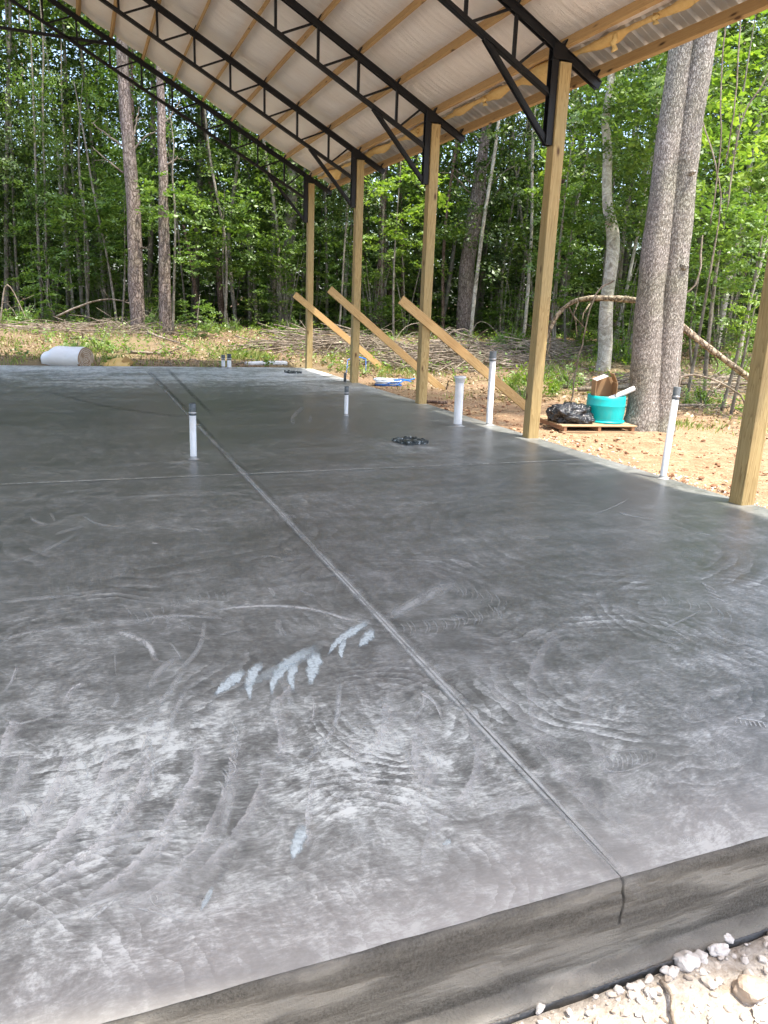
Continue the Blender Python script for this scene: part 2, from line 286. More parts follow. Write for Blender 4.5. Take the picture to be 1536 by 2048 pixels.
('s',0.50,'298 2783 323 2745 276 2721 300 2685 246 2636 270 2602 219 2554 243 2524 196 2475 220 2448 175 2399 199 2375 162 2349 185 2326'),
('h',0.42,'767 2234 844 2262 761 2171 837 2198 754 2084 827 2111 749 2002 821 2032 748 1926 818 1959 749 1857 818 1889 750 1811 817 1842'),
('h',0.65,'1148 2455 1175 2486 1157 2427 1183 2458 1168 2389 1195 2417 1172 2350 1199 2369 1165 2304 1190 2313 1152 2252 1176 2258 1142 2215 1166 2220'),
('h',0.42,'569 2555 669 2592 566 2489 664 2522 561 2402 655 2422 553 2329 640 2321 537 2261 615 2227 515 2189 589 2148 500 2138 572 2098'),
('h',0.52,'1038 2265 1122 2225 1000 2184 1082 2148 950 2072 1034 2051 912 1960 1006 1977 906 1861 1000 1911 913 1782 1005 1839 918 1732 1009 1788'),
('s',0.38,'461 3409 488 3390 443 3323 470 3303 420 3209 444 3185 394 3115 413 3079 360 3043 375 2998 322 2979 335 2932 295 2936 308 2890'),
('s',0.33,'1215 3970 1224 3994 1236 3942 1246 3966 1266 3903 1275 3926 1294 3861 1303 3883 1318 3812 1328 3833 1341 3761 1351 3782 1356 3725 1366 3746'),
('s',0.45,'2246 2067 2253 2077 2262 2071 2269 2080 2285 2075 2292 2085 2305 2078 2313 2088 2322 2077 2331 2087 2338 2075 2347 2085 2349 2073 2358 2083'),
('s',0.23,'1606 3093 1628 3131 1621 3077 1643 3115 1642 3056 1665 3093 1665 3037 1687 3075 1693 3024 1713 3063 1721 3015 1742 3053 1741 3008 1762 3047'),
('s',0.32,'511 3190 513 3222 524 3195 526 3227 543 3203 545 3235 561 3209 564 3242 579 3211 583 3244 597 3211 602 3244 610 3211 615 3244'),
('s',0.43,'1950 2614 1967 2636 1954 2610 1971 2631 1962 2604 1978 2626 1973 2602 1985 2625 1991 2609 1998 2630 2009 2620 2016 2640 2023 2627 2029 2648'),
('s',0.38,'2198 5173 2233 5258 2237 5166 2272 5252 2291 5157 2328 5243 2348 5153 2385 5239 2409 5159 2446 5246 2472 5170 2509 5257 2517 5178 2554 5265'),
('s',0.25,'839 2261 845 2287 852 2263 857 2288 869 2264 875 2290 885 2264 893 2290 899 2261 908 2286 913 2256 923 2281 923 2252 933 2277'),
('s',0.27,'3744 4575 3797 4635 3756 4531 3809 4591 3774 4470 3827 4528 3798 4416 3850 4474 3834 4375 3885 4434 3874 4342 3926 4400 3903 4319 3955 4377'),
('s',0.28,'3837 3943 3879 3994 3870 3948 3913 3999 3917 3953 3962 4005 3955 3950 4004 4001 3978 3929 4029 3978 3994 3899 4045 3947 4004 3877 4055 3924'),
('s',0.40,'1205 2328 1215 2352 1212 2328 1221 2352 1221 2327 1230 2352 1232 2328 1240 2352 1244 2331 1250 2355 1256 2335 1263 2359 1265 2338 1271 2362'),
('s',0.21,'-383 3117 -379 3144 -359 3080 -355 3106 -327 3029 -322 3054 -295 2981 -291 3006 -264 2939 -260 2965 -234 2902 -230 2927 -213 2876 -209 2902'),
('s',0.27,'184 3075 187 3088 204 3050 207 3063 232 3014 236 3027 262 2983 264 2997 292 2962 294 2976 323 2946 325 2959 344 2934 346 2948'),
('s',0.21,'16 3120 11 3148 28 3133 23 3161 46 3151 42 3179 64 3164 61 3194 82 3169 81 3199 100 3169 100 3200 113 3169 113 3200'),
('s',0.42,'1270 5017 1283 5103 1283 5027 1298 5114 1301 5040 1319 5129 1315 5044 1339 5134 1324 5030 1354 5115 1333 5006 1364 5087 1339 4988 1370 5067'),
('s',0.29,'1129 3776 1142 3837 1154 3782 1168 3844 1188 3790 1204 3852 1220 3791 1239 3853 1247 3777 1270 3838 1273 3755 1296 3815 1291 3739 1314 3798'),
('s',0.34,'2638 4171 2689 4252 2665 4160 2715 4241 2703 4145 2754 4226 2742 4133 2793 4214 2784 4125 2835 4206 2826 4119 2878 4200 2856 4115 2908 4197'),
('s',0.23,'393 3224 398 3256 403 3220 408 3252 417 3212 423 3244 430 3203 438 3233 443 3187 451 3216 455 3168 464 3196 464 3155 473 3183'),
('s',0.22,'645 2692 654 2713 652 2682 661 2703 661 2668 670 2690 672 2657 680 2680 683 2650 690 2674 694 2646 700 2670 701 2643 708 2667'),
('s',0.32,'-210 4955 -219 5042 -187 4980 -196 5068 -154 5014 -163 5104 -122 5044 -128 5136 -89 5065 -94 5158 -56 5080 -60 5175 -33 5091 -37 5186'),
('s',0.44,'3525 4569 3546 4605 3593 4604 3615 4640 3693 4656 3716 4693 3801 4715 3824 4753 3921 4789 3944 4827 4049 4872 4073 4911 4142 4932 4167 4972'),
('s',0.23,'355 5049 367 5130 388 5011 400 5092 435 4958 447 5038 481 4910 493 4989 528 4869 540 4948 575 4833 588 4911 608 4808 621 4885'),
('s',0.30,'921 4215 929 4260 939 4218 947 4263 963 4221 973 4267 985 4217 997 4262 1003 4197 1017 4240 1019 4169 1034 4211 1030 4149 1045 4190'),
('s',0.33,'2087 2420 2111 2453 2109 2416 2134 2448 2141 2409 2166 2442 2174 2403 2199 2436 2208 2398 2233 2431 2242 2394 2268 2427 2266 2391 2292 2424'),
('s',0.25,'1202 2461 1203 2471 1221 2472 1222 2483 1247 2488 1249 2498 1272 2499 1275 2511 1293 2504 1298 2515 1313 2504 1318 2516 1327 2504 1332 2516'),
('s',0.42,'2548 2667 2562 2691 2589 2682 2604 2706 2649 2703 2664 2728 2712 2727 2727 2751 2778 2752 2794 2778 2848 2780 2865 2806 2898 2800 2915 2826'),
('s',0.29,'1006 3255 1008 3272 1017 3262 1019 3279 1033 3273 1035 3290 1048 3281 1051 3298 1062 3285 1065 3303 1075 3288 1079 3306 1084 3290 1088 3307'),
('s',0.70,'2208 1907 2223 1921 2223 1900 2238 1914 2244 1890 2260 1904 2264 1878 2280 1892 2281 1863 2297 1876 2296 1847 2313 1860 2307 1835 2324 1848'),
('s',0.70,'2217 1908 2227 1909 2190 1871 2200 1873'),
('s',0.70,'2230 1899 2242 1901 2204 1861 2215 1863'),
('s',0.70,'2244 1891 2256 1893 2218 1851 2229 1853'),
('s',0.70,'2258 1882 2270 1885 2231 1841 2243 1844'),
('s',0.70,'2271 1874 2284 1878 2245 1831 2257 1834'),
('s',0.70,'2285 1866 2298 1870 2259 1820 2271 1824'),
('s',0.70,'2299 1857 2311 1862 2273 1810 2285 1814'),
('s',0.60,'3212 3150 3240 3172 3205 3028 3232 3050'),
('s',0.60,'3177 3085 3204 3107 3176 2965 3202 2986'),
('s',0.60,'3142 3022 3169 3044 3148 2904 3174 2925'),
('s',0.60,'3109 2961 3135 2982 3121 2845 3146 2865'),
('w',0.95,'400 2655 397 2668 411 2655 403 2689 424 2667 414 2708 441 2673 426 2737 459 2679 440 2768 472 2703 458 2783 489 2710 475 2811 509 2725 494 2837 526 2763 517 2841 543 2784 535 2856 554 2810 549 2858'),
('w',0.95,'522 2577 515 2577 529 2594 514 2594 534 2618 516 2619 543 2646 516 2648 553 2672 516 2680 556 2694 524 2709 566 2707 526 2737 576 2718 530 2766 576 2738 542 2785 586 2747 549 2812 594 2756 559 2839 597 2783 576 2852 609 2797 590 2876 621 2817 605 2894 629 2850 620 2896 636 2870 629 2901'),
('w',0.95,'609 2596 602 2599 618 2611 603 2617 625 2633 608 2641 637 2657 612 2672 650 2677 619 2709 657 2699 633 2739 672 2712 646 2775 687 2725 660 2810 699 2755 681 2832 718 2768 702 2867 737 2783 727 2901 761 2823 759 2915 794 2846 795 2947 829 2875 832 2972 862 2919 864 2978 885 2946 887 2987'),
('w',0.90,'699 2604 692 2602 707 2625 689 2618 711 2651 689 2644 721 2682 687 2674 731 2708 687 2709 732 2724 699 2746 741 2732 710 2784 752 2747 726 2817 761 2780 746 2833 774 2802 760 2851 781 2826 771 2858'),
('w',0.95,'772 2628 763 2634 788 2644 763 2657 800 2671 770 2687 821 2700 774 2726 842 2728 779 2768 848 2760 795 2801 865 2782 804 2839 880 2808 815 2877 882 2850 838 2899 891 2879 851 2925 892 2907 865 2937'),
('w',0.90,'913 2863 911 2870 925 2873 918 2890 938 2893 931 2913 956 2912 946 2945 974 2928 963 2981 990 2952 984 3005 1008 2961 1006 3037 1028 2971 1029 3068 1050 3000 1054 3081 1073 3010 1079 3109 1095 3023 1103 3134 1120 3058 1128 3141 1146 3075 1156 3164 1172 3096 1183 3181 1198 3131 1204 3181 1215 3151 1220 3186'),
('w',0.90,'962 2813 957 2812 970 2827 956 2824 975 2845 958 2841 985 2865 959 2863 995 2883 962 2889 997 2898 973 2915 1007 2910 982 2944 1018 2928 995 2972 1027 2957 1012 2990 1038 2979 1024 3009 1043 2999 1034 3019'),
('w',0.90,'1066 2902 1064 2915 1076 2899 1072 2935 1088 2909 1083 2952 1103 2912 1095 2979 1119 2917 1108 3007 1133 2941 1122 3018 1150 2952 1135 3044 1168 2969 1151 3069 1181 3008 1169 3077 1195 3030 1184 3093 1203 3055 1196 3097'),
('w',0.75,'455 1696 449 1701 463 1700 448 1711 469 1709 451 1723 480 1717 453 1739 492 1726 455 1756 495 1741 464 1769 507 1753 469 1788 518 1768 477 1809 521 1793 493 1822 528 1811 502 1837 529 1827 512 1844'),
('w',0.50,'194 1593 192 1595 198 1596 193 1602 203 1602 196 1610 209 1608 199 1620 216 1615 202 1631 220 1624 207 1639 226 1630 211 1649 232 1638 216 1658 235 1650 223 1664 239 1658 229 1671 240 1666 233 1675'),
('w',0.50,'863 1621 863 1625 865 1619 865 1628 868 1620 868 1631 872 1618 871 1635 876 1616 875 1640 879 1619 879 1640 882 1618 883 1644 886 1618 888 1646 891 1625 892 1644 895 1627 896 1645 898 1631 898 1643'),
('w',0.30,'479 2657 478 2673 507 2662 505 2705 547 2686 544 2738 594 2704 592 2786 645 2723 643 2838 693 2765 693 2867 743 2788 744 2915 797 2820 801 2962 853 2883 858 2984 902 2923 908 3016 939 2966 943 3028'),
('s',0.21,'1258 3125 1267 3134 1258 3108 1267 3118 1257 3086 1266 3094 1254 3067 1262 3068 1247 3051 1251 3044 1235 3033 1239 3024 1227 3019 1230 3011'),
('s',0.37,'1295 3191 1305 3201 1295 3163 1304 3172 1293 3124 1303 3132 1288 3090 1296 3091 1274 3059 1278 3053 1254 3028 1258 3020 1240 3006 1243 2998'),
('s',0.23,'1294 3137 1304 3147 1294 3118 1303 3127 1293 3091 1302 3099 1289 3068 1297 3069 1280 3048 1284 3042 1266 3026 1269 3018 1256 3011 1259 3002'),
('s',0.34,'1300 3114 1309 3123 1299 3094 1309 3104 1298 3068 1307 3076 1294 3046 1302 3047 1285 3026 1290 3020 1272 3005 1275 2996 1262 2990 1265 2981'),
('s',0.40,'1340 3091 1350 3100 1340 3075 1349 3084 1338 3054 1348 3061 1335 3036 1343 3037 1328 3020 1332 3014 1316 3002 1320 2994 1308 2990 1311 2981'),
('s',0.41,'1373 3106 1383 3116 1372 3082 1382 3091 1370 3049 1380 3057 1365 3020 1373 3021 1352 2995 1357 2989 1335 2968 1338 2960 1322 2950 1325 2941'),
('s',0.36,'1398 3121 1408 3130 1396 3091 1406 3101 1393 3051 1403 3058 1386 3015 1394 3016 1371 2983 1375 2977 1349 2951 1352 2943 1333 2928 1337 2920'),
('s',0.25,'1407 3047 1416 3056 1406 3032 1416 3041 1404 3012 1414 3019 1401 2995 1409 2996 1394 2980 1398 2974 1382 2963 1386 2955 1374 2952 1377 2943'),
('s',0.48,'1455 3096 1465 3105 1454 3074 1464 3084 1451 3045 1461 3053 1446 3020 1454 3021 1434 2997 1439 2991 1418 2974 1421 2966 1406 2957 1409 2949'),
('s',0.44,'1469 3082 1479 3092 1468 3065 1478 3074 1466 3040 1476 3048 1461 3020 1470 3021 1452 3001 1456 2995 1438 2982 1442 2973 1428 2968 1431 2959'),
('s',0.43,'1505 3097 1515 3106 1503 3070 1513 3080 1500 3035 1510 3042 1493 3003 1501 3004 1478 2975 1482 2969 1458 2946 1461 2938 1443 2926 1446 2918'),
('s',0.27,'1533 3065 1544 3074 1532 3047 1542 3056 1529 3022 1539 3030 1525 3002 1533 3003 1515 2983 1519 2977 1500 2964 1504 2955 1490 2950 1493 2941'),
('s',0.32,'1558 3083 1568 3093 1556 3065 1567 3075 1554 3041 1564 3049 1549 3020 1557 3021 1539 3002 1543 2996 1525 2983 1528 2974 1514 2968 1517 2960'),
('s',0.39,'1608 3105 1619 3115 1606 3081 1617 3091 1602 3049 1613 3057 1595 3021 1604 3023 1581 2997 1586 2991 1563 2971 1566 2963 1549 2953 1552 2944'),
('s',0.26,'1645 3145 1656 3155 1641 3116 1652 3126 1636 3076 1647 3084 1627 3041 1636 3042 1609 3009 1614 3003 1586 2978 1589 2969 1569 2955 1572 2947'),
('s',0.38,'1654 3078 1665 3088 1653 3063 1663 3072 1650 3042 1660 3049 1645 3024 1654 3025 1636 3008 1641 3002 1623 2991 1626 2982 1614 2979 1616 2970'),
('s',0.25,'1713 3180 1724 3190 1709 3150 1720 3160 1703 3109 1714 3117 1693 3073 1702 3075 1675 3042 1679 3035 1650 3009 1653 3000 1633 2986 1635 2977'),
('s',0.35,'1736 3153 1748 3163 1732 3122 1744 3132 1726 3080 1737 3088 1715 3043 1724 3044 1696 3010 1700 3004 1670 2977 1673 2968 1652 2954 1655 2945'),
('s',0.35,'1755 3128 1767 3138 1752 3104 1764 3114 1747 3072 1758 3080 1739 3043 1748 3045 1724 3018 1728 3012 1704 2992 1706 2984 1689 2974 1691 2965'),
('s',0.34,'1774 3137 1786 3148 1770 3112 1782 3122 1765 3078 1776 3086 1756 3049 1765 3050 1740 3022 1745 3016 1719 2995 1722 2986 1704 2976 1706 2967'),
('s',0.25,'1813 3123 1824 3133 1810 3105 1822 3115 1806 3082 1817 3090 1800 3062 1809 3063 1789 3044 1794 3037 1774 3025 1777 3016 1763 3011 1765 3002'),
('s',0.29,'1868 3208 1881 3219 1863 3175 1875 3185 1855 3128 1866 3137 1842 3087 1851 3088 1819 3051 1824 3044 1790 3014 1793 3005 1769 2989 1772 2980'),
('s',0.44,'1876 3154 1889 3165 1872 3130 1885 3140 1866 3097 1878 3105 1857 3068 1866 3070 1841 3043 1846 3036 1820 3017 1823 3008 1804 2998 1807 2989'),
('s',0.41,'1882 3122 1894 3132 1878 3102 1890 3112 1873 3075 1885 3083 1866 3051 1875 3052 1852 3030 1857 3024 1835 3008 1837 2999 1821 2993 1824 2983'),
('s',0.27,'1740 3535 1753 3548 1738 3514 1750 3526 1734 3485 1746 3495 1727 3460 1737 3462 1715 3438 1720 3430 1699 3414 1702 3403 1687 3397 1690 3386'),
('s',0.22,'1766 3562 1779 3575 1762 3532 1775 3545 1756 3491 1768 3501 1747 3455 1756 3457 1729 3423 1734 3415 1706 3389 1709 3379 1690 3365 1692 3355'),
('s',0.22,'1755 3486 1768 3499 1753 3470 1765 3482 1750 3448 1762 3458 1745 3430 1755 3431 1736 3414 1741 3406 1724 3395 1727 3385 1714 3382 1717 3371'),
('s',0.40,'1825 3504 1838 3517 1822 3481 1835 3494 1817 3450 1829 3460 1809 3424 1819 3425 1796 3400 1801 3392 1778 3374 1781 3364 1765 3356 1767 3345'),
('s',0.28,'1830 3456 1843 3469 1826 3432 1839 3443 1821 3398 1833 3408 1813 3369 1822 3370 1798 3343 1803 3335 1778 3315 1781 3305 1764 3296 1766 3285'),
('s',0.42,'1858 3461 1871 3473 1855 3440 1868 3452 1850 3412 1863 3422 1844 3388 1853 3390 1831 3367 1836 3359 1815 3344 1817 3334 1802 3327 1805 3317'),
('s',0.24,'1866 3406 1879 3417 1863 3387 1876 3399 1859 3362 1871 3372 1853 3341 1863 3343 1842 3323 1847 3315 1827 3302 1830 3292 1816 3287 1818 3277'),
('s',0.38,'1901 3409 1914 3421 1898 3389 1911 3400 1893 3361 1905 3371 1886 3338 1896 3340 1874 3318 1879 3311 1857 3296 1860 3286 1845 3280 1847 3269'),
('s',0.29,'1905 3374 1918 3386 1901 3350 1914 3362 1895 3318 1907 3327 1886 3289 1896 3291 1871 3264 1876 3257 1851 3238 1854 3228 1836 3219 1839 3209'),
('s',0.26,'1958 3390 1971 3402 1954 3369 1967 3381 1949 3340 1961 3350 1941 3316 1951 3317 1928 3294 1932 3287 1910 3271 1912 3261 1896 3254 1898 3244'),
('s',0.36,'1949 3334 1962 3345 1946 3316 1959 3327 1941 3291 1953 3300 1934 3270 1944 3272 1923 3252 1927 3244 1907 3231 1910 3222 1895 3217 1898 3207'),
('s',0.21,'1972 3303 1985 3315 1969 3289 1982 3300 1965 3269 1978 3278 1960 3253 1970 3254 1951 3238 1956 3231 1938 3222 1941 3212 1929 3210 1931 3200'),
('s',0.42,'1968 3306 1981 3318 1963 3281 1976 3292 1956 3246 1968 3254 1946 3215 1955 3216 1929 3188 1933 3181 1906 3159 1909 3150 1890 3139 1892 3129'),
('s',0.23,'1992 3272 2006 3283 1988 3250 2001 3260 1982 3219 1994 3228 1973 3193 1983 3194 1958 3170 1963 3163 1939 3145 1941 3136 1924 3128 1926 3118'),
('s',0.21,'288 3630 294 3642 290 3618 297 3629 293 3601 300 3611 295 3588 302 3590 293 3576 299 3569 289 3563 294 3553 286 3552 291 3542'),
('s',0.40,'294 3595 300 3606 296 3584 302 3595 299 3569 305 3578 300 3557 307 3559 298 3548 304 3541 295 3536 300 3526 292 3526 297 3516'),
('s',0.33,'298 3619 304 3631 300 3612 306 3623 301 3603 308 3612 302 3596 309 3598 301 3591 307 3584 299 3584 304 3574 297 3577 302 3567'),
('s',0.43,'343 3644 350 3656 345 3634 352 3646 347 3622 354 3632 348 3613 355 3615 347 3606 353 3598 344 3595 349 3585 341 3588 347 3577'),
('s',0.41,'356 3676 363 3688 358 3662 365 3674 362 3644 369 3654 363 3630 370 3632 361 3617 367 3610 356 3602 362 3592 353 3591 358 3581'),
('s',0.23,'373 3667 380 3679 375 3657 382 3669 377 3643 384 3653 378 3633 385 3634 376 3624 383 3616 373 3612 378 3602 370 3604 376 3593'),
('s',0.34,'426 3707 433 3719 428 3697 435 3709 430 3683 437 3693 430 3674 438 3676 429 3666 435 3658 426 3655 431 3644 423 3646 428 3636'),
('s',0.43,'441 3691 448 3703 443 3680 450 3692 445 3666 452 3676 446 3656 453 3658 444 3647 450 3639 440 3635 446 3625 437 3626 443 3616'),
('s',0.26,'471 3667 478 3680 472 3656 480 3668 475 3642 482 3651 475 3630 483 3632 473 3621 479 3613 469 3608 475 3598 466 3599 471 3589'),
('s',0.45,'485 3728 493 3740 487 3713 495 3725 490 3694 498 3704 491 3678 498 3680 488 3665 494 3657 483 3648 488 3638 479 3636 484 3626'),
('s',0.28,'515 3682 523 3694 517 3671 525 3683 519 3655 527 3665 520 3643 527 3645 518 3633 524 3626 513 3620 519 3610 510 3610 515 3600'),
('s',0.45,'529 3727 537 3739 531 3714 538 3726 533 3697 541 3707 534 3683 541 3685 531 3671 537 3664 527 3657 532 3646 523 3646 528 3635'),
('s',0.33,'568 3729 575 3741 569 3719 577 3731 571 3706 578 3716 571 3696 579 3698 569 3688 575 3681 565 3677 571 3667 562 3669 567 3658'),
('s',0.36,'570 3710 577 3723 572 3696 579 3708 574 3676 582 3686 575 3660 582 3662 572 3647 578 3639 566 3630 571 3620 562 3618 567 3608'),
('s',0.46,'604 3727 612 3739 605 3717 613 3729 607 3704 615 3714 607 3695 615 3697 605 3688 611 3680 601 3677 606 3667 598 3669 603 3658'),
('s',0.38,'606 3694 614 3706 607 3685 615 3697 608 3672 616 3682 609 3663 616 3665 607 3656 613 3648 603 3646 608 3635 600 3638 605 3627'),
('s',0.45,'620 3720 628 3733 622 3705 630 3717 624 3685 632 3695 624 3668 632 3670 621 3653 627 3646 615 3636 620 3626 610 3623 615 3613'),
('s',0.24,'637 3770 645 3783 639 3759 647 3772 640 3745 648 3755 640 3734 648 3736 638 3725 644 3718 634 3714 639 3703 631 3705 636 3693'),
('s',0.26,'124 3664 130 3675 130 3638 136 3649 138 3603 144 3612 142 3572 149 3573 139 3544 145 3537 132 3515 138 3505 127 3494 133 3485'),
('s',0.36,'138 3616 144 3627 142 3597 148 3608 148 3570 155 3579 151 3547 158 3549 149 3526 155 3520 144 3504 149 3495 140 3488 145 3479'),
('s',0.29,'164 3561 170 3572 168 3543 174 3554 174 3518 180 3527 176 3498 183 3499 174 3479 180 3473 169 3459 175 3450 165 3445 171 3435'),
('s',0.40,'207 3576 213 3587 212 3554 218 3564 219 3523 225 3532 222 3496 228 3498 219 3472 224 3465 212 3447 217 3438 207 3429 212 3419'),
('s',0.37,'235 3568 241 3579 240 3543 247 3554 247 3509 254 3517 250 3478 257 3480 247 3452 253 3445 239 3423 244 3414 233 3403 239 3394'),
('s',0.33,'294 3472 300 3483 298 3454 304 3464 303 3428 309 3436 305 3406 311 3407 301 3386 307 3379 295 3365 300 3356 291 3349 296 3340'),
('s',0.22,'355 3459 361 3469 359 3437 365 3447 364 3408 371 3416 366 3382 373 3384 362 3359 368 3353 355 3335 360 3326 349 3318 354 3309'),
('s',0.37,'385 3353 391 3363 387 3342 393 3352 389 3327 396 3335 390 3316 397 3317 388 3306 394 3300 384 3295 389 3286 381 3286 386 3277'),
('s',0.40,'2841 3041 2858 3052 2833 3021 2849 3031 2821 2993 2836 3001 2807 2969 2818 2970 2787 2948 2791 2941 2762 2926 2763 2916 2743 2910 2744 2900'),
('s',0.22,'2895 3044 2912 3055 2887 3025 2904 3036 2876 3000 2891 3008 2863 2978 2874 2979 2845 2959 2848 2952 2821 2939 2822 2929 2804 2924 2804 2914'),
('s',0.27,'2896 2980 2913 2990 2889 2964 2906 2974 2880 2943 2895 2951 2869 2926 2880 2927 2855 2911 2858 2904 2835 2894 2836 2885 2820 2882 2821 2872'),
('s',0.41,'2925 2941 2942 2951 2918 2923 2934 2933 2907 2900 2922 2908 2894 2880 2905 2881 2877 2863 2881 2856 2855 2844 2856 2835 2838 2831 2839 2821'),
('s',0.21,'2956 2908 2973 2918 2946 2887 2963 2897 2933 2859 2948 2866 2917 2834 2928 2835 2895 2813 2899 2806 2868 2790 2868 2781 2848 2774 2848 2765'),
('s',0.27,'3021 2901 3038 2911 3011 2879 3027 2888 2995 2849 3011 2856 2978 2822 2989 2823 2955 2800 2958 2793 2925 2776 2925 2767 2903 2759 2903 2750'),
('s',0.24,'3005 2822 3022 2831 2996 2803 3013 2812 2983 2777 2999 2784 2968 2754 2979 2755 2948 2735 2951 2729 2922 2715 2922 2706 2902 2700 2903 2691'),
('s',0.30,'3003 2803 3020 2813 2992 2780 3008 2789 2976 2748 2991 2755 2957 2720 2968 2721 2931 2696 2934 2690 2899 2671 2900 2663 2876 2653 2876 2645'),
('s',0.37,'3020 2762 3037 2771 3009 2739 3025 2748 2993 2708 3008 2715 2974 2681 2985 2682 2949 2658 2952 2651 2917 2634 2918 2625 2894 2616 2894 2608'),
('s',0.32,'-219 3979 -215 3992 -216 3966 -211 3979 -211 3949 -206 3960 -208 3936 -202 3938 -209 3925 -202 3917 -211 3911 -204 3900 -212 3900 -206 3889'),
('s',0.18,'-207 3962 -202 3976 -204 3953 -199 3966 -201 3940 -195 3951 -199 3931 -192 3934 -199 3924 -192 3916 -200 3913 -194 3903 -201 3905 -195 3894'),
('s',0.18,'-186 4021 -181 4035 -182 4008 -177 4021 -177 3990 -172 4001 -174 3975 -168 3978 -175 3963 -168 3955 -177 3948 -170 3937 -179 3936 -172 3925'),
('s',0.34,'-135 4014 -130 4027 -133 4005 -128 4019 -130 3994 -124 4005 -129 3987 -122 3990 -129 3981 -122 3973 -130 3973 -124 3961 -132 3965 -125 3954'),
('s',0.25,'-113 4065 -107 4079 -109 4051 -104 4065 -104 4032 -98 4043 -102 4017 -95 4020 -102 4005 -95 3996 -105 3989 -98 3977 -107 3977 -100 3965'),
('s',0.23,'-85 4031 -80 4045 -83 4022 -77 4035 -80 4010 -74 4021 -78 4002 -71 4004 -79 3995 -72 3987 -80 3985 -74 3974 -82 3977 -75 3966'),
('s',0.32,'-27 4064 -21 4078 -24 4054 -19 4068 -21 4041 -15 4053 -20 4032 -13 4034 -20 4024 -14 4016 -22 4013 -16 4002 -24 4005 -17 3993'),
('s',0.29,'-23 4134 -17 4148 -20 4118 -14 4133 -15 4098 -8 4110 -12 4081 -5 4084 -13 4067 -6 4059 -16 4050 -10 4038 -19 4037 -12 4025'),
('s',0.22,'18 4107 24 4122 22 4091 28 4105 27 4069 34 4081 30 4051 37 4054 29 4036 35 4028 25 4017 32 4006 23 4004 29 3992'),
('s',0.30,'52 4120 58 4135 54 4112 60 4126 57 4100 63 4112 58 4092 65 4095 57 4086 64 4078 55 4077 62 4065 54 4069 60 4057'),
('s',0.31,'79 4174 85 4189 82 4160 88 4174 86 4140 93 4152 88 4125 96 4127 87 4111 94 4103 84 4095 90 4083 81 4083 88 4070'),
('s',0.31,'120 4136 126 4151 123 4123 129 4137 127 4104 133 4116 128 4090 136 4093 127 4078 134 4070 124 4063 130 4051 121 4051 128 4039'),
('s',0.32,'149 4209 155 4224 151 4198 158 4213 154 4184 161 4196 155 4174 163 4176 154 4165 161 4156 152 4153 158 4141 150 4144 156 4131'),
('s',0.33,'191 4160 198 4175 193 4152 199 4166 195 4140 202 4152 196 4133 203 4135 195 4127 202 4118 193 4117 199 4105 191 4110 197 4097'),
('s',0.19,'772 3179 779 3188 772 3171 780 3180 773 3161 781 3168 773 3153 780 3154 771 3147 776 3141 768 3139 772 3130 764 3132 769 3123'),
('s',0.28,'786 3183 794 3193 788 3170 795 3179 789 3152 797 3159 789 3137 796 3138 785 3123 790 3117 778 3109 782 3100 773 3098 777 3089'),
('s',0.23,'823 3196 830 3205 824 3183 832 3192 825 3165 833 3173 825 3151 832 3152 821 3139 826 3133 814 3125 818 3116 809 3114 813 3106'),
('s',0.23,'836 3195 844 3204 837 3182 845 3192 838 3165 846 3173 838 3152 845 3153 834 3140 839 3133 827 3126 832 3118 822 3116 826 3107'),
('s',0.15,'875 3209 883 3219 876 3200 884 3210 876 3188 884 3196 876 3179 883 3181 874 3172 879 3166 869 3162 873 3154 865 3155 869 3146'),
('s',0.27,'907 3203 915 3213 907 3193 915 3202 908 3179 916 3187 907 3168 915 3169 904 3159 909 3153 899 3148 903 3139 894 3139 898 3130'),
('s',0.36,'936 3193 944 3202 936 3184 944 3194 937 3173 945 3180 936 3164 944 3165 934 3157 939 3151 929 3148 933 3139 925 3141 929 3132'),
('s',0.28,'971 3234 979 3244 972 3220 980 3229 972 3200 981 3208 971 3183 979 3184 966 3169 971 3162 958 3152 962 3144 951 3141 955 3132'),
('s',0.29,'1010 3179 1018 3189 1010 3172 1018 3181 1010 3162 1019 3170 1010 3155 1017 3157 1008 3150 1013 3144 1003 3142 1007 3133 1000 3136 1004 3127'),
('s',0.19,'1037 3188 1045 3198 1037 3176 1046 3185 1037 3159 1046 3167 1036 3146 1044 3147 1032 3135 1037 3128 1025 3121 1028 3112 1019 3111 1023 3102'),
('s',0.18,'1082 3237 1091 3247 1082 3222 1091 3232 1082 3202 1091 3210 1081 3186 1088 3187 1075 3171 1080 3165 1066 3155 1070 3146 1059 3143 1063 3134'),
('s',0.18,'1112 3220 1121 3230 1112 3212 1121 3222 1113 3201 1121 3209 1112 3194 1120 3195 1109 3188 1114 3181 1105 3179 1108 3170 1101 3173 1104 3164'),
('s',0.23,'1162 3242 1171 3252 1162 3229 1172 3239 1162 3212 1171 3220 1161 3198 1169 3200 1156 3187 1161 3180 1148 3173 1152 3164 1142 3162 1145 3153'),
('s',0.18,'1175 3218 1184 3228 1175 3211 1184 3221 1175 3201 1184 3209 1174 3195 1182 3196 1172 3190 1177 3183 1167 3182 1171 3173 1164 3176 1167 3167'),
('s',0.20,'816 2334 822 2339 818 2318 824 2323 820 2297 826 2301 819 2278 825 2278 813 2262 817 2258 802 2246 805 2240 794 2234 798 2229'),
('s',0.29,'816 2298 822 2303 818 2285 824 2290 819 2269 825 2273 819 2254 824 2255 813 2242 817 2238 805 2229 808 2224 799 2220 802 2215'),
('s',0.27,'844 2308 850 2313 845 2293 851 2298 847 2273 853 2277 846 2256 852 2256 839 2241 843 2237 830 2226 833 2220 822 2215 825 2209'),
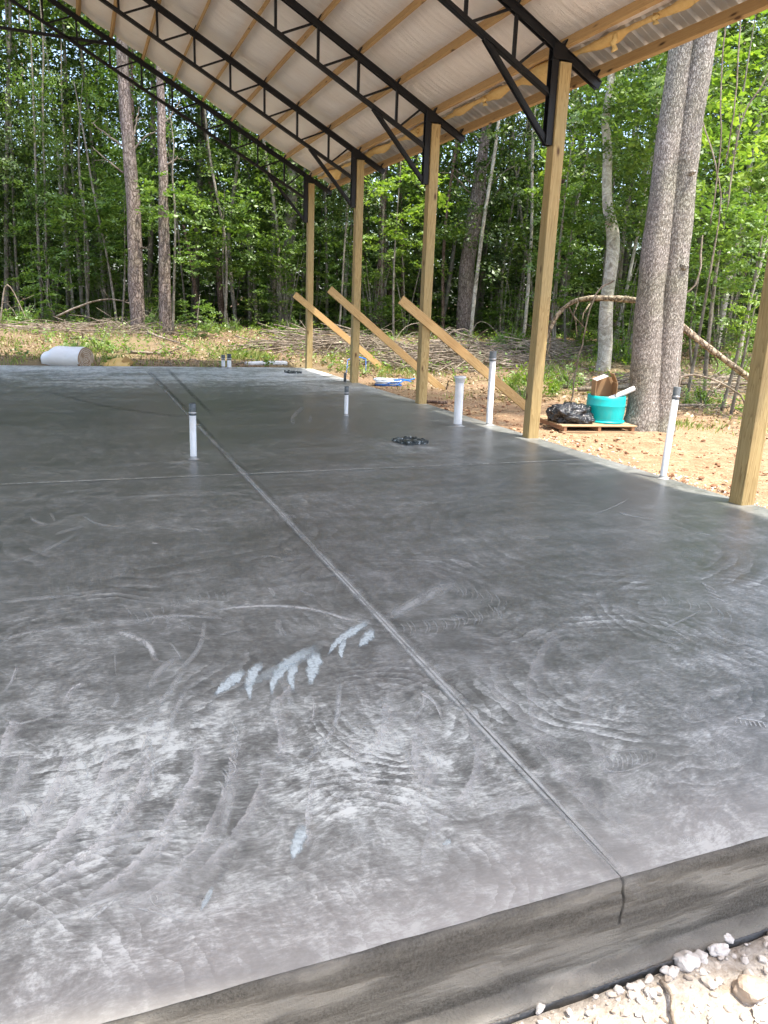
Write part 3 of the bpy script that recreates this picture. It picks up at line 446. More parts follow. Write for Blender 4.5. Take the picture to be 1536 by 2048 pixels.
('s',0.30,'861 2273 867 2278 862 2262 868 2267 863 2248 869 2252 863 2236 868 2236 858 2226 862 2222 851 2215 854 2210 845 2207 848 2202'),
('s',0.29,'892 2299 898 2304 893 2282 899 2287 895 2259 901 2263 893 2239 899 2239 885 2222 889 2218 874 2204 877 2199 865 2192 868 2187'),
('s',0.32,'906 2238 912 2243 906 2229 912 2234 907 2218 913 2222 906 2209 912 2209 903 2201 907 2197 897 2192 900 2187 892 2186 895 2181'),
('s',0.30,'934 2263 940 2268 936 2246 942 2251 937 2223 943 2227 935 2202 941 2203 927 2185 931 2181 914 2167 917 2162 905 2155 908 2150'),
('s',0.31,'950 2224 957 2229 951 2211 958 2216 952 2193 959 2197 951 2178 957 2178 944 2165 948 2161 935 2151 938 2146 928 2142 930 2136'),
('s',0.34,'962 2174 968 2179 963 2164 969 2168 963 2150 970 2153 962 2137 968 2138 957 2127 961 2123 949 2117 952 2112 943 2109 946 2104'),
('s',0.34,'977 2165 983 2170 978 2155 984 2159 979 2140 985 2143 977 2127 983 2127 972 2116 976 2112 963 2105 966 2100 957 2097 960 2091'),
('s',0.16,'998 2158 1005 2163 999 2145 1006 2150 1000 2127 1006 2131 998 2112 1004 2112 991 2098 995 2095 981 2085 984 2080 973 2075 976 2070'),
('s',0.18,'1018 2139 1024 2144 1019 2122 1025 2127 1020 2099 1026 2103 1017 2079 1023 2079 1008 2061 1011 2058 994 2044 997 2039 984 2032 987 2027'),
('s',0.33,'1020 2103 1026 2108 1021 2087 1027 2091 1022 2064 1028 2068 1019 2045 1025 2045 1010 2028 1014 2024 997 2011 1000 2007 987 2000 990 1995'),
('s',0.28,'1006 2055 1012 2060 1006 2046 1012 2050 1007 2033 1013 2036 1005 2022 1011 2022 1000 2012 1004 2009 993 2003 995 1998 987 1996 989 1991'),
('s',0.32,'1027 2053 1033 2057 1027 2040 1034 2044 1028 2022 1034 2026 1026 2007 1032 2007 1019 1994 1022 1990 1008 1981 1011 1976 1000 1971 1003 1967'),
('s',0.18,'1022 2022 1028 2027 1023 2010 1029 2014 1024 1993 1030 1996 1022 1978 1027 1978 1015 1966 1018 1962 1004 1953 1007 1949 997 1944 999 1939'),
('s',0.29,'-267 2145 -263 2151 -261 2134 -258 2139 -254 2118 -250 2122 -250 2105 -245 2105 -250 2094 -245 2090 -252 2082 -247 2077 -254 2074 -249 2068'),
('s',0.58,'-253 2164 -250 2170 -247 2152 -244 2157 -240 2134 -235 2138 -235 2120 -230 2120 -235 2107 -230 2103 -238 2094 -233 2088 -240 2085 -235 2079'),
('s',0.44,'-243 2164 -240 2169 -238 2153 -234 2158 -231 2138 -227 2142 -227 2125 -222 2125 -227 2114 -222 2109 -230 2102 -225 2097 -232 2094 -227 2088'),
('s',0.42,'-234 2181 -230 2186 -227 2166 -223 2171 -217 2144 -213 2148 -211 2126 -206 2126 -212 2110 -206 2106 -215 2094 -210 2089 -218 2083 -213 2077'),
('s',0.38,'-211 2172 -208 2177 -208 2164 -204 2169 -203 2153 -199 2157 -200 2144 -195 2144 -200 2137 -195 2132 -202 2129 -197 2123 -204 2123 -199 2117'),
('s',0.54,'-192 2184 -188 2189 -188 2175 -185 2181 -183 2164 -179 2168 -180 2154 -175 2155 -181 2147 -176 2142 -183 2138 -178 2132 -185 2131 -180 2126'),
('s',0.56,'-176 2205 -172 2211 -171 2194 -167 2199 -164 2179 -160 2184 -161 2167 -155 2167 -161 2156 -156 2152 -164 2145 -159 2139 -166 2137 -161 2131'),
('s',0.33,'-166 2249 -162 2254 -158 2231 -154 2237 -148 2208 -144 2212 -143 2187 -137 2187 -144 2170 -138 2165 -148 2152 -143 2146 -151 2139 -146 2134'),
('s',0.36,'-145 2261 -140 2267 -138 2246 -134 2252 -130 2226 -125 2230 -125 2209 -120 2209 -126 2194 -121 2189 -130 2179 -125 2173 -133 2168 -128 2162'),
('s',0.38,'-117 2266 -113 2272 -112 2254 -108 2260 -106 2239 -101 2243 -102 2225 -97 2226 -103 2214 -98 2209 -106 2202 -101 2196 -109 2193 -104 2187'),
('s',0.46,'-99 2324 -94 2330 -94 2312 -90 2318 -88 2296 -83 2301 -84 2283 -79 2283 -85 2271 -80 2267 -88 2259 -83 2253 -91 2250 -86 2244'),
('s',0.53,'-79 2365 -74 2371 -71 2346 -67 2352 -62 2320 -57 2325 -56 2297 -50 2298 -58 2278 -52 2273 -63 2259 -58 2252 -67 2245 -62 2238'),
('s',0.37,'-53 2392 -48 2399 -48 2380 -44 2386 -42 2363 -37 2368 -39 2349 -33 2349 -40 2337 -34 2332 -43 2324 -38 2317 -46 2315 -41 2308'),
('s',0.25,'-39 2444 -34 2450 -32 2423 -27 2430 -22 2396 -17 2401 -16 2372 -10 2372 -18 2351 -13 2346 -24 2330 -19 2323 -29 2315 -24 2308'),
('s',0.56,'15 2050 20 2055 19 2040 23 2045 24 2028 29 2031 27 2017 32 2017 25 2008 30 2004 22 1998 27 1993 19 1991 24 1986'),
('s',0.46,'27 2080 31 2085 32 2065 37 2070 40 2046 44 2049 44 2029 49 2029 42 2014 47 2010 36 2000 41 1994 32 1989 37 1984'),
('s',0.35,'36 2099 41 2104 42 2085 46 2090 49 2066 54 2070 52 2050 58 2050 51 2036 56 2031 46 2022 50 2016 42 2012 46 2006'),
('s',0.34,'62 2116 67 2122 66 2106 71 2111 72 2091 77 2095 74 2079 80 2079 73 2068 78 2064 69 2057 74 2052 66 2049 70 2044'),
('s',0.48,'68 2148 73 2153 72 2136 77 2141 78 2119 83 2123 81 2104 87 2105 80 2092 85 2088 75 2080 80 2074 72 2071 76 2065'),
('s',0.31,'91 2172 96 2178 95 2162 99 2167 99 2148 104 2153 102 2137 107 2137 100 2128 105 2123 96 2117 101 2111 93 2110 98 2104'),
('s',0.38,'103 2226 108 2232 109 2209 114 2214 117 2185 123 2189 121 2164 127 2164 118 2146 124 2141 112 2128 117 2122 107 2115 112 2109'),
('s',0.35,'123 2247 128 2253 127 2235 132 2241 133 2219 138 2224 135 2206 141 2206 133 2195 138 2190 129 2183 134 2177 125 2174 130 2168'),
('s',0.33,'123 2283 128 2289 127 2271 132 2277 132 2256 137 2260 134 2242 140 2243 133 2231 138 2227 128 2219 133 2213 125 2211 130 2204'),
('s',0.59,'121 2319 126 2325 127 2300 132 2307 135 2275 141 2280 139 2253 145 2254 136 2235 141 2230 129 2215 134 2209 124 2202 129 2196'),
('s',0.54,'137 2335 142 2341 140 2326 145 2332 144 2313 149 2318 145 2303 152 2304 144 2295 150 2290 141 2286 146 2279 138 2279 143 2272'),
('s',0.38,'128 2381 133 2388 134 2364 139 2371 141 2341 146 2346 144 2321 150 2321 141 2304 147 2299 135 2286 140 2280 131 2274 136 2267'),
('s',0.49,'125 2431 131 2438 132 2413 137 2419 140 2387 145 2392 143 2364 150 2364 140 2345 146 2339 134 2325 139 2318 128 2311 133 2304'),
('s',0.29,'125 2464 130 2471 131 2444 137 2451 140 2416 145 2421 144 2392 150 2392 140 2371 146 2366 133 2350 138 2343 128 2335 133 2328'),
('s',0.49,'317 2115 323 2121 321 2102 327 2107 326 2084 332 2088 328 2068 334 2068 325 2055 330 2051 318 2041 323 2036 313 2032 318 2026'),
('s',0.43,'322 2103 327 2109 324 2096 330 2102 327 2087 332 2091 328 2079 334 2079 326 2073 331 2068 323 2066 327 2060 320 2060 324 2054'),
('s',0.33,'337 2155 342 2160 340 2144 345 2149 344 2128 350 2133 345 2116 351 2116 342 2105 348 2100 337 2094 342 2088 333 2085 337 2079'),
('s',0.27,'343 2178 349 2184 347 2162 353 2168 353 2141 359 2146 355 2123 361 2123 351 2108 356 2103 343 2092 348 2086 338 2081 342 2074'),
('s',0.59,'373 2224 379 2230 377 2209 383 2215 382 2187 389 2192 384 2169 391 2169 380 2153 385 2149 372 2137 377 2131 367 2126 371 2120'),
('s',0.48,'385 2233 391 2239 388 2224 394 2230 390 2213 397 2218 391 2204 398 2204 389 2196 394 2192 385 2188 390 2181 382 2182 386 2175'),
('s',0.32,'390 2227 396 2233 392 2219 398 2225 395 2208 401 2213 396 2200 402 2200 394 2193 399 2188 390 2184 394 2178 387 2178 391 2171'),
('s',0.26,'396 2298 402 2304 399 2284 405 2290 404 2265 410 2270 405 2248 412 2249 401 2235 407 2230 395 2220 399 2213 389 2210 394 2203'),
('s',0.45,'414 2321 421 2328 417 2312 423 2319 419 2299 426 2305 420 2289 427 2290 418 2281 423 2276 413 2271 418 2264 410 2264 415 2257'),
('s',0.32,'415 2392 421 2399 418 2380 424 2387 422 2363 428 2369 423 2350 430 2350 420 2338 425 2333 414 2326 419 2319 409 2316 414 2309'),
('s',0.37,'421 2426 428 2433 425 2410 432 2417 430 2388 437 2394 431 2370 438 2370 427 2354 433 2348 419 2337 424 2330 414 2325 418 2318'),
('s',0.32,'416 2472 423 2479 420 2457 426 2465 424 2438 431 2443 425 2421 432 2421 422 2407 427 2401 415 2391 420 2384 410 2380 414 2373'),
('s',0.33,'1772 1802 1775 1798 1767 1797 1769 1793 1758 1791 1759 1786 1748 1785 1747 1779 1734 1780 1732 1773 1718 1774 1715 1767 1700 1769 1697 1762 1681 1765 1678 1757 1661 1761 1657 1753 1641 1758 1637 1751 1622 1756 1617 1749 1603 1756 1598 1748 1586 1756 1581 1749 1572 1759 1566 1752 1559 1763 1553 1756 1549 1768 1543 1762 1543 1775 1536 1769 1540 1783 1533 1778 1539 1791 1532 1787 1542 1799 1535 1798 1547 1808 1542 1810 1554 1817 1551 1821 1564 1825 1563 1831 1577 1833 1578 1840 1592 1840 1594 1847 1608 1845 1611 1852 1626 1849 1630 1856 1644 1851 1649 1859 1662 1851 1667 1859 1681 1850 1686 1858 1698 1847 1704 1855 1714 1844 1721 1852 1730 1839 1736 1847 1743 1834 1749 1841 1754 1828 1761 1835 1763 1822 1770 1829 1769 1816 1776 1822 1771 1809 1779 1815 1770 1803 1778 1807 1770 1798 1778 1802'),
('s',0.26,'1564 1828 1571 1832 1564 1821 1571 1825 1563 1812 1570 1815 1561 1804 1566 1804 1554 1796 1557 1792 1544 1787 1546 1783 1536 1781 1538 1776'),
('s',0.26,'1589 1837 1596 1840 1587 1828 1594 1831 1584 1815 1592 1817 1580 1803 1586 1803 1571 1792 1575 1789 1558 1780 1562 1776 1550 1771 1553 1768'),
('s',0.26,'1611 1841 1619 1845 1609 1831 1616 1834 1605 1816 1612 1819 1599 1803 1605 1803 1589 1790 1593 1787 1575 1776 1579 1773 1566 1766 1569 1763'),
('s',0.26,'1632 1843 1640 1846 1630 1832 1637 1835 1625 1817 1632 1819 1619 1803 1625 1803 1608 1789 1612 1786 1594 1774 1597 1771 1584 1764 1587 1761'),
('s',0.26,'1653 1843 1660 1847 1650 1832 1657 1835 1645 1817 1652 1819 1638 1802 1644 1802 1627 1788 1631 1786 1613 1773 1616 1770 1603 1763 1606 1760'),
('s',0.26,'1672 1842 1680 1845 1669 1831 1677 1834 1665 1816 1672 1818 1658 1802 1664 1802 1647 1788 1651 1786 1633 1774 1636 1771 1623 1764 1626 1760'),
('s',0.26,'1691 1839 1698 1843 1688 1829 1696 1832 1684 1815 1691 1817 1678 1802 1684 1801 1667 1789 1671 1786 1653 1775 1657 1772 1643 1765 1647 1762'),
('s',0.26,'1709 1835 1717 1839 1707 1826 1714 1830 1703 1813 1711 1816 1698 1801 1704 1801 1688 1790 1692 1787 1675 1777 1678 1774 1665 1768 1668 1765'),
('s',0.26,'1726 1830 1734 1834 1725 1822 1732 1826 1722 1811 1730 1814 1718 1801 1724 1801 1709 1791 1713 1788 1697 1780 1700 1776 1688 1773 1690 1769'),
('s',0.26,'1742 1824 1750 1828 1742 1817 1750 1822 1741 1808 1749 1812 1738 1801 1744 1800 1731 1793 1734 1789 1720 1784 1722 1780 1712 1778 1714 1774'),
('s',0.26,'1757 1815 1765 1820 1758 1810 1766 1816 1759 1804 1767 1809 1758 1800 1765 1800 1754 1796 1755 1791 1745 1790 1745 1785 1738 1786 1738 1780'),
('s',0.24,'2185 1960 2187 1954 2180 1956 2181 1950 2173 1951 2173 1944 2165 1947 2162 1939 2155 1943 2150 1935 2142 1939 2137 1931 2129 1936 2124 1928 2115 1934 2110 1925 2101 1932 2095 1923 2087 1931 2080 1922 2073 1930 2066 1922 2061 1931 2053 1923 2050 1933 2042 1925 2041 1937 2032 1928 2034 1941 2025 1933 2029 1946 2020 1939 2027 1953 2017 1946 2027 1960 2017 1954 2028 1967 2020 1963 2032 1974 2025 1973 2038 1981 2033 1983 2046 1988 2043 1992 2054 1994 2055 2001 2065 2000 2068 2008 2077 2004 2081 2013 2089 2008 2094 2017 2102 2009 2108 2019 2114 2010 2122 2019 2126 2009 2134 2018 2138 2006 2146 2016 2149 2003 2157 2012 2158 1998 2167 2007 2167 1993 2176 2002 2174 1987 2183 1996 2179 1982 2189 1990 2183 1976 2193 1983 2185 1970 2196 1977 2185 1964 2195 1970 2183 1959 2193 1963 2181 1955 2191 1959'),
('s',0.19,'2053 1997 2062 2001 2051 1991 2060 1995 2048 1983 2057 1985 2044 1976 2050 1975 2038 1970 2040 1966 2028 1963 2030 1958 2021 1958 2023 1953'),
('s',0.19,'2073 2003 2082 2006 2069 1995 2078 1998 2063 1984 2072 1986 2057 1974 2063 1974 2048 1965 2051 1962 2036 1955 2039 1951 2027 1948 2030 1944'),
('s',0.19,'2089 2005 2098 2008 2084 1996 2093 1999 2078 1984 2086 1986 2070 1973 2076 1972 2059 1962 2063 1959 2046 1951 2049 1947 2037 1943 2040 1939'),
('s',0.19,'2104 2005 2113 2008 2099 1996 2107 1998 2091 1983 2100 1984 2083 1971 2089 1970 2072 1959 2076 1956 2058 1948 2061 1944 2048 1939 2051 1935'),
('s',0.19,'2117 2004 2126 2007 2112 1994 2121 1997 2104 1981 2113 1983 2096 1969 2102 1968 2085 1958 2089 1954 2071 1946 2074 1942 2061 1937 2064 1933'),
('s',0.19,'2130 2001 2139 2004 2125 1992 2133 1994 2117 1979 2126 1981 2109 1967 2116 1966 2098 1956 2102 1953 2084 1945 2087 1941 2074 1936 2077 1932'),
('s',0.19,'2141 1997 2150 2000 2137 1988 2146 1991 2130 1976 2138 1978 2122 1965 2129 1965 2111 1955 2115 1952 2098 1944 2101 1940 2089 1936 2092 1932'),
('s',0.19,'2152 1992 2161 1996 2148 1984 2157 1987 2142 1973 2151 1975 2135 1964 2142 1963 2126 1954 2129 1951 2113 1945 2116 1940 2104 1938 2107 1933'),
('s',0.19,'2162 1987 2171 1990 2159 1980 2168 1983 2154 1970 2163 1972 2148 1962 2155 1961 2140 1954 2143 1950 2129 1946 2131 1941 2121 1940 2123 1935'),
('s',0.19,'2171 1980 2181 1984 2168 1974 2178 1978 2165 1966 2175 1969 2162 1960 2168 1959 2155 1954 2158 1950 2146 1948 2147 1942 2138 1943 2139 1937'),
('s',0.19,'2178 1970 2188 1976 2177 1966 2187 1972 2176 1961 2186 1966 2175 1958 2181 1957 2171 1956 2172 1950 2164 1951 2163 1945 2158 1948 2157 1941'),
('s',0.15,'2048 1733 2055 1732 2040 1723 2046 1722 2028 1709 2034 1708 2015 1695 2020 1694 2002 1683 2006 1681 1988 1672 1992 1669 1975 1661 1978 1657 1961 1651 1963 1647 1948 1642 1949 1637 1936 1635 1936 1630 1926 1631 1924 1625 1918 1629 1914 1622 1912 1629 1906 1622 1909 1632 1901 1627 1908 1639 1900 1634 1910 1648 1902 1645 1914 1661 1907 1658 1922 1677 1915 1675 1932 1694 1925 1693 1945 1714 1938 1713 1960 1735 1953 1734 1975 1755 1969 1755 1991 1774 1985 1775 2008 1793 2002 1794 2023 1808 2019 1811 2037 1820 2034 1824 2049 1829 2049 1835 2059 1834 2062 1841 2067 1836 2073 1844 2073 1834 2081 1842 2078 1831 2087 1838 2080 1824 2090 1830 2081 1815 2091 1821 2081 1805 2090 1810 2078 1794 2088 1798 2075 1782 2084 1786 2070 1770 2079 1773 2063 1756 2071 1758 2054 1742 2062 1744 2048 1732 2055 1734'),
('s',0.12,'1988 1778 1996 1780 1980 1764 1988 1766 1968 1744 1975 1745 1955 1725 1962 1725 1941 1705 1947 1705 1925 1686 1931 1686 1914 1673 1920 1672'),
('s',0.12,'2011 1799 2019 1800 1999 1779 2006 1781 1982 1752 1989 1753 1964 1725 1971 1726 1944 1699 1951 1699 1924 1673 1930 1673 1910 1656 1916 1656'),
('s',0.12,'2027 1810 2035 1811 2013 1787 2021 1789 1993 1756 2000 1757 1973 1726 1980 1727 1950 1697 1957 1697 1928 1667 1934 1667 1912 1647 1918 1647'),
('s',0.12,'2039 1815 2047 1817 2024 1792 2032 1793 2003 1759 2010 1760 1981 1727 1988 1727 1958 1696 1964 1696 1934 1665 1940 1665 1917 1644 1924 1644'),
('s',0.12,'2049 1817 2057 1818 2034 1793 2041 1794 2012 1760 2019 1761 1990 1728 1997 1728 1966 1696 1973 1696 1942 1665 1948 1665 1925 1644 1931 1644'),
('s',0.12,'2056 1815 2064 1817 2041 1792 2049 1793 2020 1760 2028 1761 1999 1728 2006 1729 1975 1698 1982 1698 1951 1667 1958 1667 1935 1647 1941 1647'),
('s',0.12,'2062 1811 2070 1812 2048 1789 2055 1790 2028 1759 2035 1760 2007 1729 2014 1730 1985 1700 1992 1700 1962 1671 1969 1671 1947 1652 1953 1652'),
('s',0.12,'2066 1804 2073 1806 2053 1784 2061 1786 2035 1757 2042 1758 2016 1730 2023 1730 1996 1703 2002 1703 1974 1677 1981 1677 1960 1659 1966 1659'),
('s',0.12,'2067 1795 2075 1797 2057 1778 2064 1779 2041 1754 2049 1755 2025 1730 2032 1731 2007 1707 2013 1707 1988 1684 1994 1684 1975 1668 1981 1668'),
('s',0.12,'2067 1783 2075 1785 2059 1769 2067 1771 2047 1750 2054 1751 2034 1731 2041 1732 2019 1712 2025 1712 2003 1694 2009 1693 1992 1681 1998 1680'),
('s',0.12,'2064 1767 2072 1769 2058 1757 2066 1760 2051 1744 2059 1746 2043 1732 2050 1732 2032 1719 2038 1719 2020 1706 2026 1706 2012 1697 2018 1696'),
('s',0.27,'249 1581 251 1577 246 1580 248 1575 243 1577 244 1572 237 1576 237 1571 229 1576 229 1571 220 1578 219 1573 209 1580 208 1576 196 1584 196 1579 183 1588 183 1584 170 1594 169 1589 157 1600 156 1595 143 1607 142 1602 131 1614 129 1610 119 1622 118 1618 109 1631 107 1627 100 1640 98 1636 93 1648 91 1645 88 1657 85 1654 85 1665 82 1663 84 1671 81 1672 85 1677 82 1680 88 1681 86 1686 93 1684 92 1689 100 1686 100 1691 109 1686 109 1691 120 1684 120 1689 131 1680 132 1685 144 1675 145 1680 157 1667 158 1672 171 1659 172 1664 184 1650 185 1654 196 1640 198 1644 208 1630 210 1634 219 1620 221 1624 228 1611 230 1615 236 1602 239 1606 242 1594 245 1598 246 1588 249 1590 247 1582 251 1584 248 1578 252 1580'),
('s',0.22,'93 1686 96 1688 95 1680 98 1682 97 1672 101 1673 98 1666 101 1664 95 1662 98 1658 91 1659 92 1654 87 1656 89 1651'),
('s',0.22,'108 1684 112 1685 110 1677 113 1678 112 1666 116 1667 112 1658 116 1656 109 1652 112 1648 104 1646 106 1642 100 1642 102 1638'),
('s',0.22,'124 1679 127 1680 125 1671 128 1671 127 1659 130 1659 127 1650 130 1648 123 1643 126 1639 117 1636 120 1632 113 1631 116 1627'),
('s',0.22,'138 1672 142 1673 140 1663 143 1664 141 1652 145 1652 141 1642 144 1640 137 1634 140 1630 131 1627 134 1623 127 1622 129 1618'),
('s',0.22,'153 1664 156 1665 154 1655 158 1656 155 1643 159 1643 155 1634 158 1632 151 1626 154 1622 145 1618 148 1614 141 1613 144 1609'),
('s',0.22,'167 1655 171 1656 168 1646 172 1647 170 1635 173 1635 169 1625 173 1623 166 1618 168 1614 160 1611 162 1607 155 1606 158 1602'),
('s',0.22,'181 1645 185 1646 182 1637 186 1638 184 1626 187 1626 184 1617 187 1615 180 1610 182 1607 174 1604 176 1600 170 1599 172 1595'),
('s',0.22,'195 1634 198 1636 196 1627 200 1628 198 1617 201 1617 198 1609 201 1607 194 1603 197 1599 189 1597 191 1593 184 1593 187 1589'),
('s',0.22,'209 1623 212 1625 210 1617 213 1618 212 1608 215 1608 212 1601 215 1599 209 1596 211 1592 203 1591 205 1587 199 1588 201 1584'),
('s',0.22,'222 1611 225 1613 224 1606 227 1607 226 1598 229 1599 226 1593 229 1591 223 1589 225 1585 218 1586 220 1582 214 1584 216 1579'),
('s',0.22,'235 1598 238 1600 237 1593 240 1596 239 1588 243 1590 240 1585 243 1583 238 1583 239 1579 234 1582 234 1577 230 1581 231 1576'),
('s',0.18,'1138 4185 1143 4175 1133 4175 1139 4164 1128 4161 1133 4148 1122 4149 1124 4131 1115 4138 1115 4117 1107 4127 1106 4104 1098 4117 1096 4093 1088 4108 1086 4083 1078 4100 1075 4075 1069 4095 1065 4069 1060 4092 1055 4066 1052 4092 1046 4066 1045 4095 1038 4070 1040 4101 1031 4077 1036 4111 1026 4089 1034 4122 1023 4104 1033 4137 1022 4123 1034 4156 1023 4146 1036 4175 1026 4170 1040 4195 1031 4195 1045 4217 1037 4221 1051 4237 1045 4247 1058 4256 1054 4270 1066 4273 1064 4292 1074 4287 1074 4310 1083 4297 1085 4323 1091 4304 1095 4332 1099 4307 1105 4336 1107 4306 1114 4335 1114 4302 1123 4330 1121 4295 1130 4322 1126 4285 1136 4311 1131 4272 1142 4297 1135 4259 1146 4282 1138 4245 1149 4267 1140 4231 1151 4250 1140 4217 1152 4233 1139 4203 1150 4213 1137 4188 1148 4195 1135 4177 1146 4184'),
('s',0.14,'1053 4264 1064 4271 1051 4248 1061 4254 1048 4225 1058 4230 1044 4206 1053 4204 1038 4187 1045 4178 1031 4166 1037 4156 1025 4152 1031 4141'),
('s',0.14,'1067 4284 1078 4289 1064 4262 1074 4267 1059 4232 1068 4234 1053 4203 1061 4201 1045 4176 1052 4169 1035 4148 1042 4139 1029 4128 1035 4119'),
('s',0.14,'1079 4293 1089 4297 1075 4268 1085 4272 1068 4234 1078 4236 1061 4201 1070 4199 1052 4170 1060 4163 1042 4138 1049 4130 1035 4115 1041 4107'),
('s',0.14,'1089 4296 1099 4300 1085 4270 1094 4273 1078 4233 1087 4235 1070 4199 1079 4197 1060 4166 1068 4159 1050 4132 1056 4124 1042 4108 1049 4100'),
('s',0.14,'1098 4295 1108 4298 1093 4268 1103 4272 1086 4231 1096 4233 1079 4197 1087 4194 1069 4163 1076 4157 1058 4129 1065 4121 1050 4105 1057 4097'),
('s',0.14,'1107 4290 1117 4293 1102 4264 1112 4267 1095 4228 1105 4230 1087 4194 1096 4192 1078 4162 1085 4155 1067 4129 1074 4121 1059 4105 1066 4097'),
('s',0.14,'1114 4282 1124 4286 1110 4257 1120 4261 1103 4224 1113 4226 1096 4192 1105 4190 1087 4161 1094 4155 1077 4130 1083 4122 1069 4108 1076 4100'),
('s',0.14,'1121 4271 1131 4276 1117 4249 1127 4253 1111 4218 1121 4221 1105 4190 1113 4187 1097 4162 1104 4155 1087 4134 1093 4125 1080 4114 1086 4105'),
('s',0.14,'1127 4257 1137 4263 1123 4238 1134 4243 1119 4211 1129 4215 1114 4187 1122 4185 1106 4164 1113 4156 1098 4139 1104 4130 1091 4122 1097 4112'),
('s',0.14,'1132 4240 1142 4248 1129 4225 1140 4232 1126 4204 1136 4208 1122 4185 1131 4183 1117 4167 1123 4158 1109 4148 1115 4137 1104 4134 1109 4123'),
('s',0.14,'1135 4217 1146 4228 1134 4207 1145 4217 1133 4193 1143 4200 1131 4183 1140 4180 1128 4173 1133 4162 1122 4160 1126 4146 1118 4151 1122 4137'),
('s',0.21,'2864 2432 2860 2422 2859 2429 2853 2418 2851 2425 2844 2414 2842 2422 2832 2409 2830 2420 2819 2407 2816 2418 2804 2405 2801 2417 2789 2404 2785 2417 2773 2404 2768 2418 2755 2405 2751 2419 2739 2406 2736 2422 2723 2409 2721 2425 2708 2412 2708 2429 2695 2417 2697 2435 2684 2422 2689 2441 2675 2429 2683 2448 2669 2436 2680 2456 2666 2445 2680 2464 2665 2454 2682 2471 2668 2464 2685 2477 2675 2475 2690 2481 2686 2487 2696 2486 2699 2496 2706 2491 2713 2503 2718 2495 2728 2509 2732 2498 2743 2512 2746 2500 2758 2513 2761 2499 2773 2513 2775 2497 2788 2511 2789 2494 2803 2507 2803 2489 2817 2502 2815 2483 2830 2496 2827 2476 2841 2489 2837 2468 2851 2481 2845 2460 2860 2473 2851 2453 2867 2465 2856 2445 2872 2458 2859 2439 2874 2450 2859 2433 2874 2443 2856 2427 2871 2435 2855 2423 2869 2431'),
('s',0.17,'2706 2494 2720 2502 2704 2488 2718 2496 2700 2480 2714 2486 2698 2476 2705 2474 2693 2473 2691 2463 2683 2467 2679 2456 2675 2462 2671 2452'),
('s',0.17,'2728 2498 2742 2504 2724 2490 2738 2496 2719 2479 2731 2484 2713 2471 2720 2469 2705 2465 2705 2457 2692 2457 2690 2447 2682 2450 2680 2441'),
('s',0.17,'2747 2497 2761 2503 2742 2488 2756 2494 2735 2476 2747 2480 2728 2467 2735 2465 2718 2459 2719 2451 2704 2449 2702 2440 2693 2442 2692 2433'),
('s',0.17,'2764 2494 2778 2500 2759 2485 2772 2490 2751 2472 2763 2476 2743 2462 2750 2460 2732 2453 2733 2446 2717 2443 2716 2435 2706 2436 2705 2427'),
('s',0.17,'2780 2490 2793 2496 2774 2481 2787 2486 2766 2468 2778 2472 2758 2458 2765 2456 2747 2449 2748 2442 2732 2439 2731 2430 2721 2431 2720 2422'),
('s',0.17,'2794 2485 2808 2490 2789 2475 2802 2481 2781 2463 2793 2467 2774 2453 2781 2451 2763 2445 2763 2437 2748 2435 2747 2426 2737 2428 2735 2419'),
('s',0.17,'2808 2478 2821 2484 2803 2469 2816 2475 2796 2458 2808 2462 2789 2449 2796 2447 2779 2441 2779 2433 2765 2432 2763 2423 2754 2425 2752 2416'),
('s',0.17,'2820 2471 2834 2477 2816 2462 2830 2469 2810 2452 2822 2456 2804 2444 2811 2442 2795 2438 2795 2430 2782 2429 2779 2420 2772 2423 2769 2414'),
('s',0.17,'2831 2462 2846 2469 2828 2455 2842 2462 2823 2446 2836 2451 2819 2440 2826 2438 2812 2435 2811 2426 2800 2428 2797 2418 2791 2423 2787 2412'),
('s',0.17,'2842 2452 2857 2461 2839 2446 2854 2455 2836 2439 2850 2445 2834 2435 2841 2433 2830 2432 2827 2423 2819 2427 2814 2416 2811 2423 2806 2412'),
('s',0.17,'2850 2441 2866 2451 2850 2436 2865 2446 2849 2431 2864 2439 2849 2431 2856 2429 2849 2431 2843 2420 2841 2428 2833 2416 2834 2425 2826 2413'),
('s',0.21,'2573 2531 2569 2520 2569 2529 2564 2517 2563 2525 2556 2513 2556 2523 2547 2510 2548 2522 2538 2508 2538 2522 2527 2508 2528 2522 2516 2508 2517 2523 2505 2510 2505 2525 2493 2512 2494 2528 2482 2515 2484 2532 2472 2519 2474 2537 2461 2523 2466 2542 2453 2529 2459 2548 2446 2536 2454 2556 2441 2543 2451 2563 2438 2551 2450 2571 2437 2560 2452 2578 2438 2570 2454 2585 2442 2580 2457 2590 2449 2590 2461 2595 2458 2601 2466 2598 2469 2610 2473 2602 2480 2615 2482 2605 2491 2619 2492 2607 2503 2621 2502 2607 2513 2621 2512 2605 2524 2620 2522 2602 2535 2616 2531 2597 2544 2611 2539 2591 2553 2605 2547 2584 2561 2597 2554 2576 2567 2589 2559 2568 2573 2581 2564 2559 2578 2572 2567 2551 2581 2564 2569 2544 2583 2555 2570 2537 2584 2548 2569 2531 2583 2540 2566 2526 2580 2533 2564 2522 2577 2529'),
('s',0.17,'2473 2606 2486 2613 2470 2600 2483 2607 2467 2593 2479 2597 2465 2589 2471 2586 2461 2586 2459 2576 2453 2582 2449 2570 2447 2578 2443 2566'),
('s',0.17,'2489 2608 2501 2613 2485 2600 2497 2605 2479 2590 2490 2593 2475 2583 2480 2580 2468 2577 2467 2568 2457 2570 2455 2560 2450 2565 2447 2555'),
('s',0.17,'2502 2606 2514 2610 2497 2597 2509 2601 2491 2586 2501 2588 2484 2577 2490 2574 2476 2570 2476 2562 2465 2562 2463 2552 2456 2556 2454 2546'),
